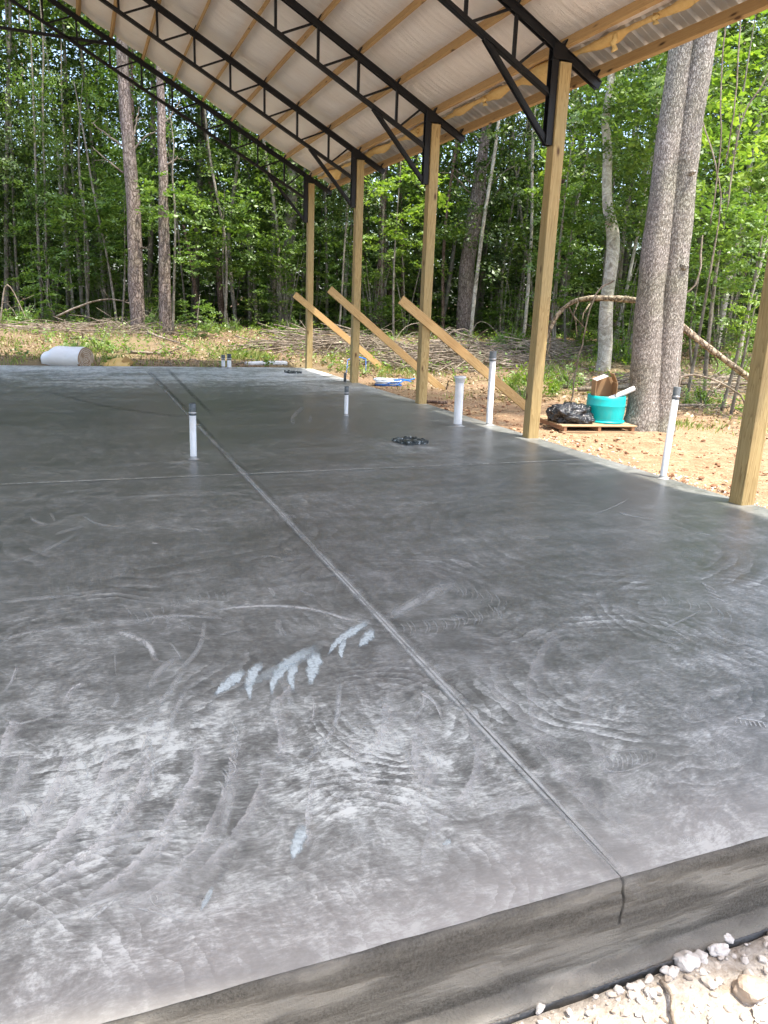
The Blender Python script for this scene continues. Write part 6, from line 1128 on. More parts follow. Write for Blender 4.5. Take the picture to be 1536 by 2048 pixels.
# ---- barrel, box, pallet, bag ----
pal=empty('pallet',(6.84,9.38,gz(7,9.5)),-.16,label='weathered wooden pallet on the clay carrying the turquoise barrel',cat='pallet')
mt=mk_timber('pallet_wood',(.50,.36,.21),(.34,.22,.12),(.40,.30,.19),'X')
for i in range(7):
    mb=MB(); mb.box((0,0,0),(1.15,.115,.018)); o=mb.build('deck_board',mt,pal,bevel=.002); o.location=(random.uniform(-.01,.01),-.50+i*.165,0.094)
for x in (-.52,0,.52):
    mb=MB(); mb.box((0,0,0),(.045,1.1,.062)); o=mb.build('stringer',mk_timber('pallet_stringer',(.40,.22,.12),(.25,.12,.06),(.30,.16,.09),'Y'),pal,bevel=.002); o.location=(x,0,.053)
for y in (-.5,0,.5):
    mb=MB(); mb.box((0,0,0),(1.13,.1,.018)); o=mb.build('bottom_board',mt,pal); o.location=(0,y,.012)
BZ=gz(7,9.5)+.104
bar=empty('barrel',(7.09,9.20,BZ),.3,label='turquoise half barrel on the pallet with a cardboard box inside',cat='barrel')
n=NT('turquoise_plastic'); c=n.mix(n.ramp(n.noise(4,5,.6),[(.5,0),(.72,.5)]),(.0,.42,.42),(.10,.33,.28)); mtq=n.fin(c,.38)
mb=MB(); mb.lathe([(.0,.012),(.270,.012),(.274,.03),(.283,.08),(.291,.16),(.293,.242),(.296,.250),(.296,.258),(.293,.266),(.290,.34),(.284,.395),(.279,.395),(.284,.34),(.286,.16),(.26,.03),(0,.03)],48)
mb.build('barrel_wall',mtq,bar,smooth=True)
mb=MB(); mb.lathe([(.262,.0),(.298,.0),(.305,.012),(.300,.03),(.27,.034)],48); mb.build('base_rim',mtq,bar,smooth=True); bar.scale=(.94,.94,.97)
# cardboard box
cb=empty('cardboard_box',(7.03,9.20,BZ+.03),-.42,label='open brown cardboard box standing in the turquoise barrel',cat='cardboard box')
n=NT('cardboard'); c=n.mix(n.noise(8,4,.6),(.36,.22,.115),(.47,.31,.175)); mcb=n.fin(c,.85,spec=.2)
mw=mk_simple('white_board',(.72,.68,.62),.8)
S_=.30; H_=.60
for nm,c,sz in (('side_panel',(-S_/2,0,H_/2-.02),(.006,S_-.012,H_-.04)),('side_panel',(S_/2,0,H_/2-.03),(.006,S_-.012,H_-.06)),('back_panel',(0,S_/2,H_/2),(S_,.006,H_)),('front_panel',(0,-S_/2,.16),(S_,.006,.32)),('bottom_panel',(0,0,.004),(S_-.02,S_-.02,.006))):
    mb=MB(); mb.box((0,0,0),sz); o=mb.build(nm,mcb,cb); o.location=c
mb=MB(); mb.box((.085,0,.0),(.17,S_*.96,.006)); o=mb.build('flap',mw,cb); o.location=(-S_/2+.002,0,H_-.035); o.rotation_euler=(0,-.42,0)
mb=MB(); mb.box((0,0,.07),(.006,S_*.9,.14)); o=mb.build('flap',mcb,cb); o.location=(S_/2-.002,0,H_-.055); o.rotation_euler=(0,-.45,0)
mb=MB(); mb.tube([(6.97,9.10,BZ+.30),(7.40,9.00,BZ+.50)],.036,20,cap=False); mb.tube([(7.40,9.00,BZ+.50),(6.98,9.098,BZ+.305)],.029,20)
tag(mb.build('pipe_offcut',M['pvc'],smooth=True),'short white pipe offcut resting on the barrel rim by the trunk','pipe')
# bag
def bag():
    bm=bmesh.new(); bmesh.ops.create_icosphere(bm,subdivisions=5,radius=1)
    for q in bm.verts:
        d=q.co.copy(); k=1+.28*noise.noise(d*1.6)+.16*noise.noise(d*4+Vector((3,0,0)))
        rd=1-abs(noise.noise(d*3.2+Vector((0,9,0))))*2; k+=.10*rd+.05*(1-abs(noise.noise(d*8))*2)
        q.co=Vector((d.x*.36*k,d.y*.26*k,max(-.5,d.z)*.19*k+.085))
        if d.x<-.3: q.co.z+=.05*(-d.x-.3); q.co.x-=.05
    me=bpy.data.meshes.new('rubbish_bag'); bm.to_mesh(me); bm.free(); n=NT('black_bin_liner'); n.bump(n.noise(8,4,.55,dist=1.5),1,.05)
    me.materials.append(n.fin((.012,.013,.015),.16,spec=.7)); me.polygons.foreach_set('use_smooth',[True]*len(me.polygons))
    o=bpy.data.objects.new('rubbish_bag',me); COL.objects.link(o); o.location=(6.55,9.22,BZ+.0); o.rotation_euler=(0,0.06,-.15); o.scale=(.82,.85,.92)
    tag(o,'crumpled shiny black plastic bag on the left end of the pallet','bag')
bag()
# ---- coil of blue/white tubing ----
e=empty('tubing_coil',(6.05,15.2,gz(6,15.2)),label='coil of white and blue tubing lying on the clay between two posts',cat='tubing')
mw_=mk_simple('white_tubing',(.62,.68,.75),.4); mbl=mk_simple('blue_tubing',(.02,.17,.60),.35)
for k in range(9):
    P=[]; R_=.27+.02*random.uniform(-1,1); ox,oy=random.uniform(-.03,.03),random.uniform(-.03,.03); z=.012+.014*k
    for a in np.linspace(0,2*math.pi,33): P.append((ox+R_*math.cos(a),oy+R_*.8*math.sin(a),z+.006*math.sin(3*a+k)))
    mb=MB(); mb.tube(P,.011,7); mb.build('tubing_loop',mbl if k in(0,1,4) else mw_,e,smooth=True)
mb=MB(); mb.tube(cat_([(-.1,-.25,.06),(.15,-.2,.14),(.45,-.05,.12),(.62,.02,.14)],5),.014,7); mb.tube(cat_([(.1,-.28,.03),(.3,-.18,.12),(.52,-.05,.08)],5),.012,7); mb.build('tube_tail',mbl,e,smooth=True)
mb=MB(); mb.tube(cat_([(5.75,17.0,.25),(5.95,17.0,.33),(6.2,17.0,.28)],5),.012,7); mb.tube([(6.2,17.0,.28),(6.22,17.02,-.2)],.008,5);mb.tube([(5.75,17.0,.25),(5.73,17.02,-.2)],.008,5)
tag(mb.build('hose',mbl,smooth=True),'short loop of blue hose behind the second farthest post','hose')
# ---- insulation roll ----
def roll():
    e=empty('insulation_roll',(-.27,18.75,-.13),-.62,label='thick white roll of insulation lying beyond the far slab edge',cat='insulation roll')
    n=NT('white_vinyl_wrap'); n.bump(n.noise(5,5,.6),.6,.03); mv=n.fin((.82,.82,.82),.4)
    mb=MB(); Rm=Matrix.Rotation(math.pi/2,3,'Y'); 
    P=[];K=44
    for k in range(13):
        x=-.62+k*.1; tp=.72+.28*ss(k/4)
        for j in range(K):
            a=2*math.pi*j/K; r=.30*tp*(1+.05*noise.noise(Vector((x*2,math.cos(a)*1.5,math.sin(a)*1.5))))
            zz=.28*tp+r*.96*math.sin(a); mb.v.append((x,r*1.12*math.cos(a),max(0,zz)))
    for k in range(12):
        for j in range(K): mb.f.append([k*K+j,(k+1)*K+j,(k+1)*K+(j+1)%K,k*K+(j+1)%K]); mb.m.append(0)
    mb.build('wrap',mv,e,smooth=True)
    mf=mk_simple('roll_edge_brown',(.34,.22,.14),.9); me_=mk_simple('roll_edge_pale',(.62,.54,.46),.9)
    for q,(m_,o_) in enumerate(((mf,0),(me_,.5))):
        mb=MB()
        for lay in range(6):
            r0=.296-.048*lay-.024*o_*2; r1=r0-.022
            b=len(mb.v)
            for j in range(K+1):
                a=2*math.pi*j/K+.4
                wob=1+.05*noise.noise(Vector((lay*1.1,math.cos(a),math.sin(a))))
                for rr in (max(r0,.005)*wob,max(r1,.003)*wob):
                    for xx in (.52,.585+.02*noise.noise(Vector((lay,a,q)))): mb.v.append((xx,rr*1.12*math.cos(a),max(0,.28+rr*.96*math.sin(a))))
            for j in range(K):
                c=b+4*j; mb.f.append([c+1,c+3,c+7,c+5]); mb.m.append(0); mb.f.append([c,c+1,c+5,c+4]); mb.m.append(0); mb.f.append([c+2,c+6,c+7,c+3]); mb.m.append(0)
        mb.build('rolled_layer',m_,e)
    e.scale=(.84,.86,.86)
roll()
mb=MB(); mb.tube(cat_([(3.75,18.9,-.02),(4.3,18.75,.02),(4.75,18.65,.03)],6),[.06]*12+[.04],12,rough=.6)
tag(mb.build('plastic_tube',M['pvc'],smooth=True),'long white plastic tube lying beyond the slab left of the farthest post','tube')
bm_=MB()
stone_mesh(bm_,(0,0,0),.34,3.3,.42,3); o=bm_.build('insulation_scrap',mk_simple('yellow_foam',(.66,.45,.16),.9,0,.1,.4,(.75,.62,.38),.8,30),smooth=True); o.location=(.75,18.6,-.06)
tag(o,'torn yellow insulation scrap right of the white roll','insulation scrap')
mb=MB(); mb.box((0,0,0),(.22,.02,.16),Matrix.Rotation(.7,3,'Y')); o=mb.build('board_offcut',M['brace']); o.location=(1.0,18.45,.06)
tag(o,'small orange board offcut poking up from the yellow scrap','board')
mb=MB(); mb.tube(cat_([(5.3,12.15,-.10),(5.5,11.9,-.07),(5.72,11.86,-.08),(5.9,12.0,-.1)],4),[.028]*12+[.01],7,rough=.5)
tag(mb.build('stick',M['red'],smooth=True),'short dark broken stick on the clay left of the flanged pipe','stick')

# ================= trees =================
def foliage(kind,seed):
    global rng; rng=np.random.RandomState(seed)
    if kind=='broad':      # 0..7 m layered crown
        n=52; z=rng.uniform(.3,6.8,n); th=rng.uniform(0,6.28,n); R=1.7*np.sqrt(rng.uniform(.02,1,n))*(1-.35*np.abs(z-3.2)/3.6)
        C=np.stack([R*np.cos(th),R*np.sin(th),z],1); return sprays(C,rng.uniform(.35,.75,n),62,.13)
    if kind=='tall':
        n=110; z=rng.uniform(0,8,n); th=rng.uniform(0,6.28,n); R=2.8*np.sqrt(rng.uniform(0,1,n))*(1-.5*np.abs(z-3.5)/4.5)
        C=np.stack([R*np.cos(th),R*np.sin(th),z],1); return sprays(C,rng.uniform(.5,1.0,n),44,.19)
    if kind=='sapling':    # unit radius ball, centred
        n=26; d=rng.normal(size=(n,3)); d/=np.linalg.norm(d,axis=1,keepdims=True); C=d*(rng.uniform(.1,1,n)**.5)[:,None]*np.array([1,1,.85])
        return sprays(C,rng.uniform(.18,.36,n),34,.12,flat=.3)
    if kind=='bush':
        n=34; d=rng.normal(size=(n,3)); d[:,2]=np.abs(d[:,2]); d/=np.linalg.norm(d,axis=1,keepdims=True); C=d*(rng.uniform(.1,1,n)**.5)[:,None]*np.array([1,1,1.0])
        return sprays(C,rng.uniform(.15,.32,n),46,.10,flat=.7,tilt=1.2)
PRO={}
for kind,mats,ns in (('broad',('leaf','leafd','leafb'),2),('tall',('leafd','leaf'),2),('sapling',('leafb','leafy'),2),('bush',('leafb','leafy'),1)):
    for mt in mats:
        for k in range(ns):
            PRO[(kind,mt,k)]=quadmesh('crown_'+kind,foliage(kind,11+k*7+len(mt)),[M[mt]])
def crown(par,kind,mt,k,loc,s,rz,name='crown'):
    o=bpy.data.objects.new(name,PRO[(kind,mt,k)]); COL.objects.link(o); o.parent=par; o.location=loc
    o.scale=s if hasattr(s,'__len__') else (s,s,s); o.rotation_euler[2]=rz; return o
def tree(name,label,P,mat,top=14,crowns=(),branches=(),sides=16,group=None,rough=.12,cat='tree',flare=.0,knots=0):
    """P world points with radius"""
    base=Vector(P[0][:3]); e=empty(name,base,label=label,cat=cat,group=group)
    Q=[(p[0]-base.x,p[1]-base.y,p[2]-base.z,p[3]) for p in P]
    if top and Q[-1][2]+base.z<top:
        a,b=Q[-2],Q[-1]; dz=top-base.z-b[2]; k=dz/(b[2]-a[2])*.8
        Q.append((b[0]+(b[0]-a[0])*k*.5+random.uniform(-.1,.1),b[1],b[2]+dz*.5,b[3]*.8)); Q.append((b[0]+(b[0]-a[0])*k,b[1],top-base.z,b[3]*.4))
    if flare: Q=[(Q[0][0],Q[0][1],-.15,Q[0][3]*(1+flare)),(Q[0][0]*.9,Q[0][1]*.9,.12,Q[0][3]*(1+flare*.35))]+[(Q[0][0],Q[0][1],.5,Q[0][3])]+[q for q in Q[1:]]
    C=cat_(Q,7); sd=random.uniform(0,50)
    mb=MB(); pts=[]
    for i,c in enumerate(C):
        wob=.25*c[3]
        pts.append((c[0]+wob*noise.noise(Vector((c[2]*.8,sd,0))),c[1]+wob*noise.noise(Vector((c[2]*.8,sd,9))),c[2]))
    mb.tube(pts,[max(.006,c[3]) for c in C],sides,rough=rough,seed=sd); mb.build('trunk',mat,e,smooth=True)
    for br in branches:
        pr=[Vector(q)-base for q in br]; c=cat_([tuple(q) for q in pr],5); r0=br_r(br); n_=len(c)
        b2=MB(); b2.tube([tuple(Vector(q)+Vector((random.uniform(-.02,.02),random.uniform(-.02,.02),random.uniform(-.02,.02)))) for q in c],[r0*(1-.8*i/n_) for i in range(n_)],7,rough=.3)
        # twigs
        for q in range(3):
            i=random.randint(n_//3,n_-2); a=Vector(c[i]); d=Vector((random.uniform(-.4,.4),random.uniform(-.2,.2),random.uniform(-.15,.5)))
            b2.tube([tuple(a),tuple(a+d*.5),tuple(a+d)],[r0*.3,r0*.2,.004],5)
        b2.build('branch',M['dead'],e,smooth=True)
    for (kind,mt,k,loc,s) in crowns: crown(e,kind,mt,k,loc,s,random.uniform(0,6.28))
    return e
def br_r(br): return .035 if len(br)>2 else .02
T={
'pine A':[(1.72,25.56,0.40,0.231),(1.75,25.55,4.28,0.199),(1.67,25.58,6.98,0.168),(1.66,25.58,8.27,0.152)],
'pine B':[(2.52,25.23,0.39,0.199),(2.61,25.20,4.31,0.144),(2.62,25.19,7.01,0.112),(2.62,25.19,8.05,0.096)],
'red slender':[(5.33,31.26,0.53,0.122),(5.12,31.34,4.27,0.102),(4.85,31.45,7.91,0.081)],
'leaning dead':[(4.40,31.10,0.52,0.090),(4.17,31.19,2.93,0.070),(3.92,31.29,4.18,0.050)],
'pale sapling':[(2.66,24.44,0.34,0.039),(2.83,24.37,3.56,0.031),(2.80,24.38,4.91,0.023)],
'thin A':[(6.34,30.85,0.52,0.081),(6.32,30.86,5.20,0.071),(6.18,30.92,6.77,0.061)],
'thin B':[(6.58,30.76,0.52,0.081),(6.48,30.79,3.04,0.061),(6.38,30.84,5.21,0.041)],
'grey slim':[(7.24,30.49,0.52,0.102),(7.19,30.51,4.35,0.081),(7.17,30.52,6.12,0.071)],
'grey stout':[(7.68,30.32,0.52,0.264),(7.79,30.27,4.37,0.233),(7.87,30.24,6.23,0.203)],
'pale mid':[(9.81,29.46,0.52,0.061),(9.79,29.47,4.63,0.061),(9.70,29.51,6.39,0.051)],
'red A':[(11.07,28.96,0.52,0.162),(11.05,28.97,3.59,0.132),(11.05,28.97,6.61,0.122)],
'red B':[(12.39,30.81,0.54,0.109),(12.12,30.92,3.36,0.098),(11.90,31.00,5.29,0.087)],
'red C':[(12.56,30.07,0.54,0.085),(12.42,30.12,3.73,0.075),(12.24,30.20,5.98,0.064)],
'pine C':[(13.33,26.01,0.50,0.305),(13.32,26.02,3.57,0.267),(13.48,25.96,5.60,0.248),(13.63,25.90,7.54,0.162)],
'pale curved':[(12.54,16.55,0.04,0.177),(12.46,16.58,1.85,0.164),(12.45,16.59,3.28,0.151),(12.21,16.69,4.19,0.118),(12.12,16.72,5.31,0.111),(12.01,16.76,5.96,0.092),(12.03,16.76,6.82,0.079)],
't16':[(18.45,18.88,0.44,0.112),(18.51,18.85,2.07,0.096),(18.63,18.80,4.65,0.096),(18.66,18.79,6.29,0.080),(18.73,18.76,7.62,0.072)],
't17':[(15.91,15.46,0.16,0.053),(15.98,15.43,1.98,0.046),(16.14,15.37,3.20,0.040)],
't18':[(15.08,19.53,0.35,0.054),(15.34,19.42,3.08,0.047),(15.52,19.35,5.67,0.039),(15.76,19.26,7.99,0.039)],
'l1':[(-1.17,30.93,0.52,0.056),(-1.10,30.90,3.79,0.046),(-1.00,30.86,6.21,0.037)],
'l2':[(-1.01,31.03,0.52,0.047),(-0.80,30.95,4.64,0.037),(-0.65,30.89,7.80,0.037)],
'l3':[(0.21,33.31,0.55,0.071),(0.17,33.32,4.07,0.061),(0.18,33.32,7.57,0.051)],
'l4':[(1.07,32.96,0.54,0.071),(0.99,32.99,4.10,0.061),(0.86,33.05,7.93,0.051)],
'l5':[(-2.60,34.43,0.56,0.091),(-2.25,34.29,4.87,0.081),(-1.91,34.15,8.33,0.071)],
'l6':[(1.27,28.49,0.49,0.044),(1.07,28.58,2.66,0.035),(0.78,28.69,4.53,0.035)],
'l7':[(-0.34,31.55,0.52,0.048),(-0.21,31.49,3.90,0.038),(-0.08,31.44,6.39,0.038)],
'l8':[(-2.12,34.24,0.56,0.061),(-2.04,34.21,3.99,0.051),(-1.88,34.14,7.32,0.051)],
'm1':[(9.17,29.72,0.52,0.061),(9.07,29.76,4.42,0.051),(9.02,29.78,5.31,0.051)],
'm2':[(16.93,26.61,0.52,0.061),(16.45,26.81,2.70,0.051),(15.60,27.15,6.79,0.051)],
'm3':[(15.48,27.20,0.52,0.061),(15.47,27.20,3.76,0.051),(15.72,27.10,6.27,0.041)],
'r1':[(17.43,26.42,0.53,0.061),(17.84,26.25,5.12,0.051),(18.02,26.18,6.88,0.041)],
'r2':[(22.56,24.36,0.54,0.081),(22.28,24.48,4.93,0.071),(22.13,24.54,9.23,0.061)],
}
BR={'pine A':[[(1.54,25.66,5.03),(1.11,25.83,5.36),(0.72,25.99,5.71)],[(1.53,25.67,5.76),(1.02,25.87,6.14),(0.73,25.99,6.36)],[(1.83,25.55,5.66),(2.17,25.41,6.01),(2.79,25.16,6.37)],[(1.78,25.57,5.79),(1.91,25.52,6.27),(2.04,25.46,6.8)],[(1.59,25.44,2.86),(1.9,25.42,2.94),(2.18,25.41,2.88)]],
'pine C':[[(13.65,25.88,6.18),(14.11,25.7,7.08),(15.08,25.31,7.57)],[(13.46,25.96,5.1),(14.18,25.67,6.12),(15.15,25.28,6.67)],[(13.37,25.99,5.34),(12.63,26.29,6.06),(12.21,26.46,6.12)],[(13.39,25.99,5.68),(12.95,26.16,6.07),(12.61,26.3,6.3)],[(13.29,26.03,4.59),(13.05,26.12,4.5),(12.83,26.21,4.4)],[(13.63,25.89,6.9),(13.37,25.99,7.21),(13.11,26.1,7.49)],[(13.47,25.95,4.93),(13.99,25.75,5.29),(14.27,25.63,5.96)]],
'pine B':[[(2.66,25.22,5.28),(2.97,25.09,5.43),(3.05,25.06,5.54)],[(2.62,25.23,6.36),(2.87,25.13,6.57),(3.15,25.02,7.04)]]}
LB={'pine A':('pine_tree','tall straight pine with scaly bark and dead side branches, left of the barn','pine',17),
'pine B':('pine_tree','slimmer dark pine standing just right of the largest left pine','pine',17),
'pine C':('pine_tree','thick pine forking into bare crooked limbs, between the third and fourth posts','pine',16),
'red slender':('tree','slender reddish trunk leaning left, behind the trusses between pines and posts','red',14),
'leaning dead':('dead_tree','short leaning dead trunk right of the dark pine','red',0),
'pale sapling':('sapling','thin pale sapling with bright leaves in front of the dark pine','slim',6.5),
'thin A':('tree','thin grey tree, left of the close pair halfway between pines and posts','slim',13),
'thin B':('tree','thin grey tree, right of the close pair halfway between pines and posts','slim',11),
'grey slim':('tree','slim grey tree left of the stout grey trunk by the farthest post','slim',14),
'grey stout':('tree','stout dark grey trunk just left of the farthest post','slim',16),
'pale mid':('tree','thin pale stem seen between the two farthest posts','pale',12),
'red A':('pine_tree','reddish pine, thickest of three trunks between second and third post','red',14),
'red B':('pine_tree','reddish pine, leaning middle one of three trunks between second and third post','red',13),
'red C':('pine_tree','thin reddish pine, right one of three trunks between second and third post','red',12),
'pale curved':('tree','pale smooth curving trunk behind the barrel, left of the twin trunks','pale',11),
't16':('tree','pale leaning tree right of the twin trunks in the right woods','pale',12),
't17':('tree','thin whitish leaning tree near the right edge behind the nearest post','pale',9),
't18':('tree','thin pale leaning stem between curving trunk and twin trunks','pale',12),
'l1':('tree','thin stem near the left edge with a second one crossing beside it','slim',11),'l2':('tree','very thin stem just right of its neighbour near the left edge','slim',11),
'l3':('tree','slim grey tree midway between left edge and the large pine','slim',13),'l4':('tree','slim grey tree close left of the large pine','slim',13),
'l5':('tree','dark trunk at the very left edge of the woods','slim',14),'l6':('sapling','slender leaning sapling immediately left of the large pine','slim',8),
'l7':('tree','very thin stem between the left edge and the slim grey tree','slim',10),'l8':('tree','thin trunk right beside the leftmost dark trunk','slim',12),
'm1':('tree','thin stem right beside the farthest post','slim',10),'m2':('tree','thin leaning stem close left of the fourth post','slim',11),'m3':('tree','slender grey stem just right of the forked pine','slim',11),
'r1':('tree','thin leaning stem just right of the fourth post','slim',11),'r2':('tree','grey stem immediately right of the twin trunks far back','slim',14)}
for k,P in T.items():
    nm,lb,mt,top=LB[k]; P=[(a,b,c,d) for a,b,c,d in P]; P[0]=(*P[0][:2],gz(*P[0][:2])-.05,P[0][3])
    cr=[]; s=P[0][3]
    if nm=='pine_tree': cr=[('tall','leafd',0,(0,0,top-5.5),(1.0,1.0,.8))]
    elif nm=='tree' and P[0][3]>.07: cr=[('tall','leaf',random.randint(0,1),(0,0,top-6),(.75,.75,.8)),('broad','leaf',0,(.3,0,3.2),(.7,.7,.8))]
    elif nm=='tree': cr=[('broad',random.choice(['leaf','leafb']),random.randint(0,1),(0,0,random.uniform(1.5,3.5)),(.7,.7,1))]
    elif nm=='sapling': cr=[('sapling','leafb',0,(.2,0,3.9),1.0),('sapling','leafb',1,(.5,-.3,2.3),.6)]
    tree(nm,lb,P,M[mt],top,cr,BR.get(k,()),sides=20 if s>.15 else 10,flare=.18 if s>.15 else 0)
# twin trunk: one tree with two stems from one base
e=empty('twin_trunk_tree',(7.78,9.03,gz(7.8,9)-.05),label='large tree with two touching grey trunks beside the barrel',cat='tree')
TW=[[(7.67,9.07,-0.19,0.235),(7.58,9.11,1.70,0.192),(7.57,9.11,3.65,0.170),(7.58,9.11,4.85,0.150),(7.6,9.1,9,.11),(7.5,9.1,13,.05)],[(7.92,8.98,-0.19,0.205),(7.87,9.00,1.84,0.185),(7.80,9.02,3.66,0.170),(7.84,9.01,4.89,0.158),(8.1,9.1,9,.11),(8.4,9.1,13,.05)]]
for q,P in enumerate(TW):
    b=e.location; Q=[(p[0]-b.x,p[1]-b.y,p[2]-b.z,p[3]) for p in P]
    Q=[(Q[0][0],Q[0][1],-.2,Q[0][3]*1.35),(Q[0][0],Q[0][1],.1,Q[0][3]*1.12)]+[(Q[0][0]*.95,Q[0][1],.45,Q[0][3])]+Q[1:]
    C=cat_(Q,24); mb=MB(); mb.tube([tuple(c[:3]) for c in C],[c[3]*(1+.06*noise.noise(Vector((c[2]*2.2,q*7,0)))) for c in C],36,rough=.10,seed=q*9)
    mb.build('trunk',M['oak'],e,smooth=True)
for (x,y,z,r) in ((7.79,8.84,3.35,.05),(7.86,8.84,2.15,.065)):
    mb=MB(); stone_mesh(mb,(x-e.location.x,y-e.location.y,z-e.location.z),r,z,.8,3); mb.build('knot',M['oak'],e,smooth=True)
crown(e,'tall','leaf',0,(0,0,8.5),1.0,1)
# saplings and near foliage
SP=[(11.98,12.44,4.62,1.3,'leafy','sapling with yellow green leaves right of the twin trunks, mid height'),(11.11,11.71,3.23,0.9,'leafb','fresh green sapling below the yellow one, right of the twin trunks'),
(13.46,14.00,6.84,2.0,'leafy','tall bright leafy tree under the eave at the upper right corner'),(10.60,10.10,1.58,0.5,'leafy','small yellow green sapling just left of the nearest post'),
(12.99,19.58,5.46,1.3,'leafy','yellow leaved sapling beside the pale curving trunk'),(13.81,20.32,4.29,1.2,'leafb','green sapling behind the pale curving trunk'),
(0.46,28.90,4.22,1.3,'leafb','leafy sapling between the left edge and the large pine'),(14.84,19.91,7.39,1.5,'leafb','leafy tree seen between curving trunk and twin trunks near the eave'),
(12.95,19.59,2.95,0.9,'leafb','low green sapling right of the fourth post'),(9.76,24.10,5.07,1.5,'leafy','feathery yellow green tree between second and third post'),
(9.30,27.51,3.41,1.1,'leafb','green sapling seen between the two farthest posts'),(-0.76,28.31,1.92,0.8,'leafb','low leafy sapling near the left edge'),
(4.95,28.18,4.33,1.5,'leafb','leafy sapling right of the dark pine, under the trusses'),(11.09,10.64,3.06,0.8,'leafb','leafy sapling at the right edge above the nearest post'),
(6.96,28.45,3.32,1.3,'leafb','green sapling left of the farthest post'),(14.54,15.72,2.41,0.9,'leafb','low sapling behind the arching fallen trunk'),
(1.69,28.41,4.11,1.0,'leafb','green sapling directly behind the large left pine'),(14.68,17.82,6.93,2.0,'leafb','tall leafy tree right behind the twin trunks at the eave'),(3.46,24.2,1.2,.6,'leafb','knee high leafy seedling between the left pines and the slender trunk')]
for i,(x,y,z,r,mt,lb) in enumerate(SP):
    g=gz(x,y); P=[(x+random.uniform(-.3,.3),y+.1,g-.05,.022+.012*r),(x-.1,y,g+(z-g)*.5,.02+.008*r),(x,y,z+r*.6,.008)]
    h=[('sapling',mt,0,(x-P[0][0],y-P[0][1],z-g),r),('sapling',mt if i%2 else 'leafb',1,(x-P[0][0]+random.uniform(-.4,.4),y-P[0][1],z-g-r*1.0),r*.75)]
    tree('sapling',lb,P,M['slim'],0,h,[],sides=8)
# understory individuals, copied
protos=[]
for i in range(5):
    P=[(0,0,0,.07-.006*i),(random.uniform(-.2,.2),.05,3,.06-.005*i),(random.uniform(-.4,.4),.1,6.5,.045),(random.uniform(-.6,.6),0,9.5,.015)]
    protos.append(tree('understory_tree',['slender grey tree with mid green leaves in the dense woods behind the clearing','slender pale barked tree with dark leaves in the dense woods behind the clearing','slender reddish tree with bright leaves in the dense woods behind the clearing','thin grey sapling like tree with high mid green crown in the woods behind','very thin grey tree with dark high crown in the woods behind the clearing'][i],P,M[['slim','pale','red','slim','slim'][i]],0,[('broad',['leaf','leafd','leafb','leaf','leafd'][i],i%2,(0,0,1.2+.5*i),(1,1,1.15))],[],sides=8,group=['grey slender trees deep in the woods','pale slender trees deep in the woods','reddish slender trees deep in the woods','high crowned slender trees deep in the woods','dark crowned slender trees deep in the woods'][i]))
random.seed(21); k=0; spots=[]
yaw_h=(math.sin(.3805),math.cos(.3805)); 
while k<85:
    D=random.uniform(27,42); u=random.uniform(-.62,.62)*D
    x=yaw_h[0]*D+yaw_h[1]*u; y=yaw_h[1]*D-yaw_h[0]*u
    if u>6 : 
        D=random.uniform(22,38); x=yaw_h[0]*D+yaw_h[1]*u; y=yaw_h[1]*D-yaw_h[0]*u
    if any((x-a)**2+(y-b)**2<1.2 for a,b in spots): continue
    spots.append((x,y)); o=protos[k%5] if k<5 else copy_tree(protos[k%5]); o.location=(x,y,gz(x,y)); o.rotation_euler=(random.uniform(-.04,.04),random.uniform(-.05,.05),random.uniform(0,6.28)); s=random.uniform(.75,1.25); o.scale=(s,s,s*random.uniform(.9,1.25)); k+=1
random.seed(77); k=0
TH=empty('thicket_shrub',(0,0,0),label='low leafy shrub filling the shade under the trees at the wood edge',cat='shrub',group='shrubs under the trees at the wood edge')
crown(TH,'broad','leaf',0,(0,0,-.4),(.8,.8,.42),0,'foliage'); TH2=empty('thicket_shrub',(0,0,0),label='low brighter green shrub under the trees at the wood edge',cat='shrub',group='bright shrubs under the trees at the wood edge')
crown(TH2,'broad','leafb',1,(0,0,-.4),(.7,.7,.38),0,'foliage')
for T_ in (TH,TH2):
    mb=MB()
    for q in range(5): mb.tube([(0,0,-.1),(.2*math.cos(q*1.3),.2*math.sin(q*1.3),1.0),(.5*math.cos(q*1.3),.5*math.sin(q*1.3),2.2)],[.02,.015,.006],5)
    mb.build('stem',M['slim'],T_)
while k<60:
    D=random.uniform(27.5,38); u=random.uniform(-.6,.6)*D
    if u>5: D=random.uniform(22,34)
    x=yaw_h[0]*D+yaw_h[1]*u; y=yaw_h[1]*D-yaw_h[0]*u
    o=(TH,TH2)[k%2] if k<2 else copy_tree((TH,TH2)[k%2]); o.location=(x,y,gz(x,y)); o.rotation_euler=(0,0,random.uniform(0,6.28)); s=random.uniform(.6,1.25); o.scale=(s,s,s); k+=1
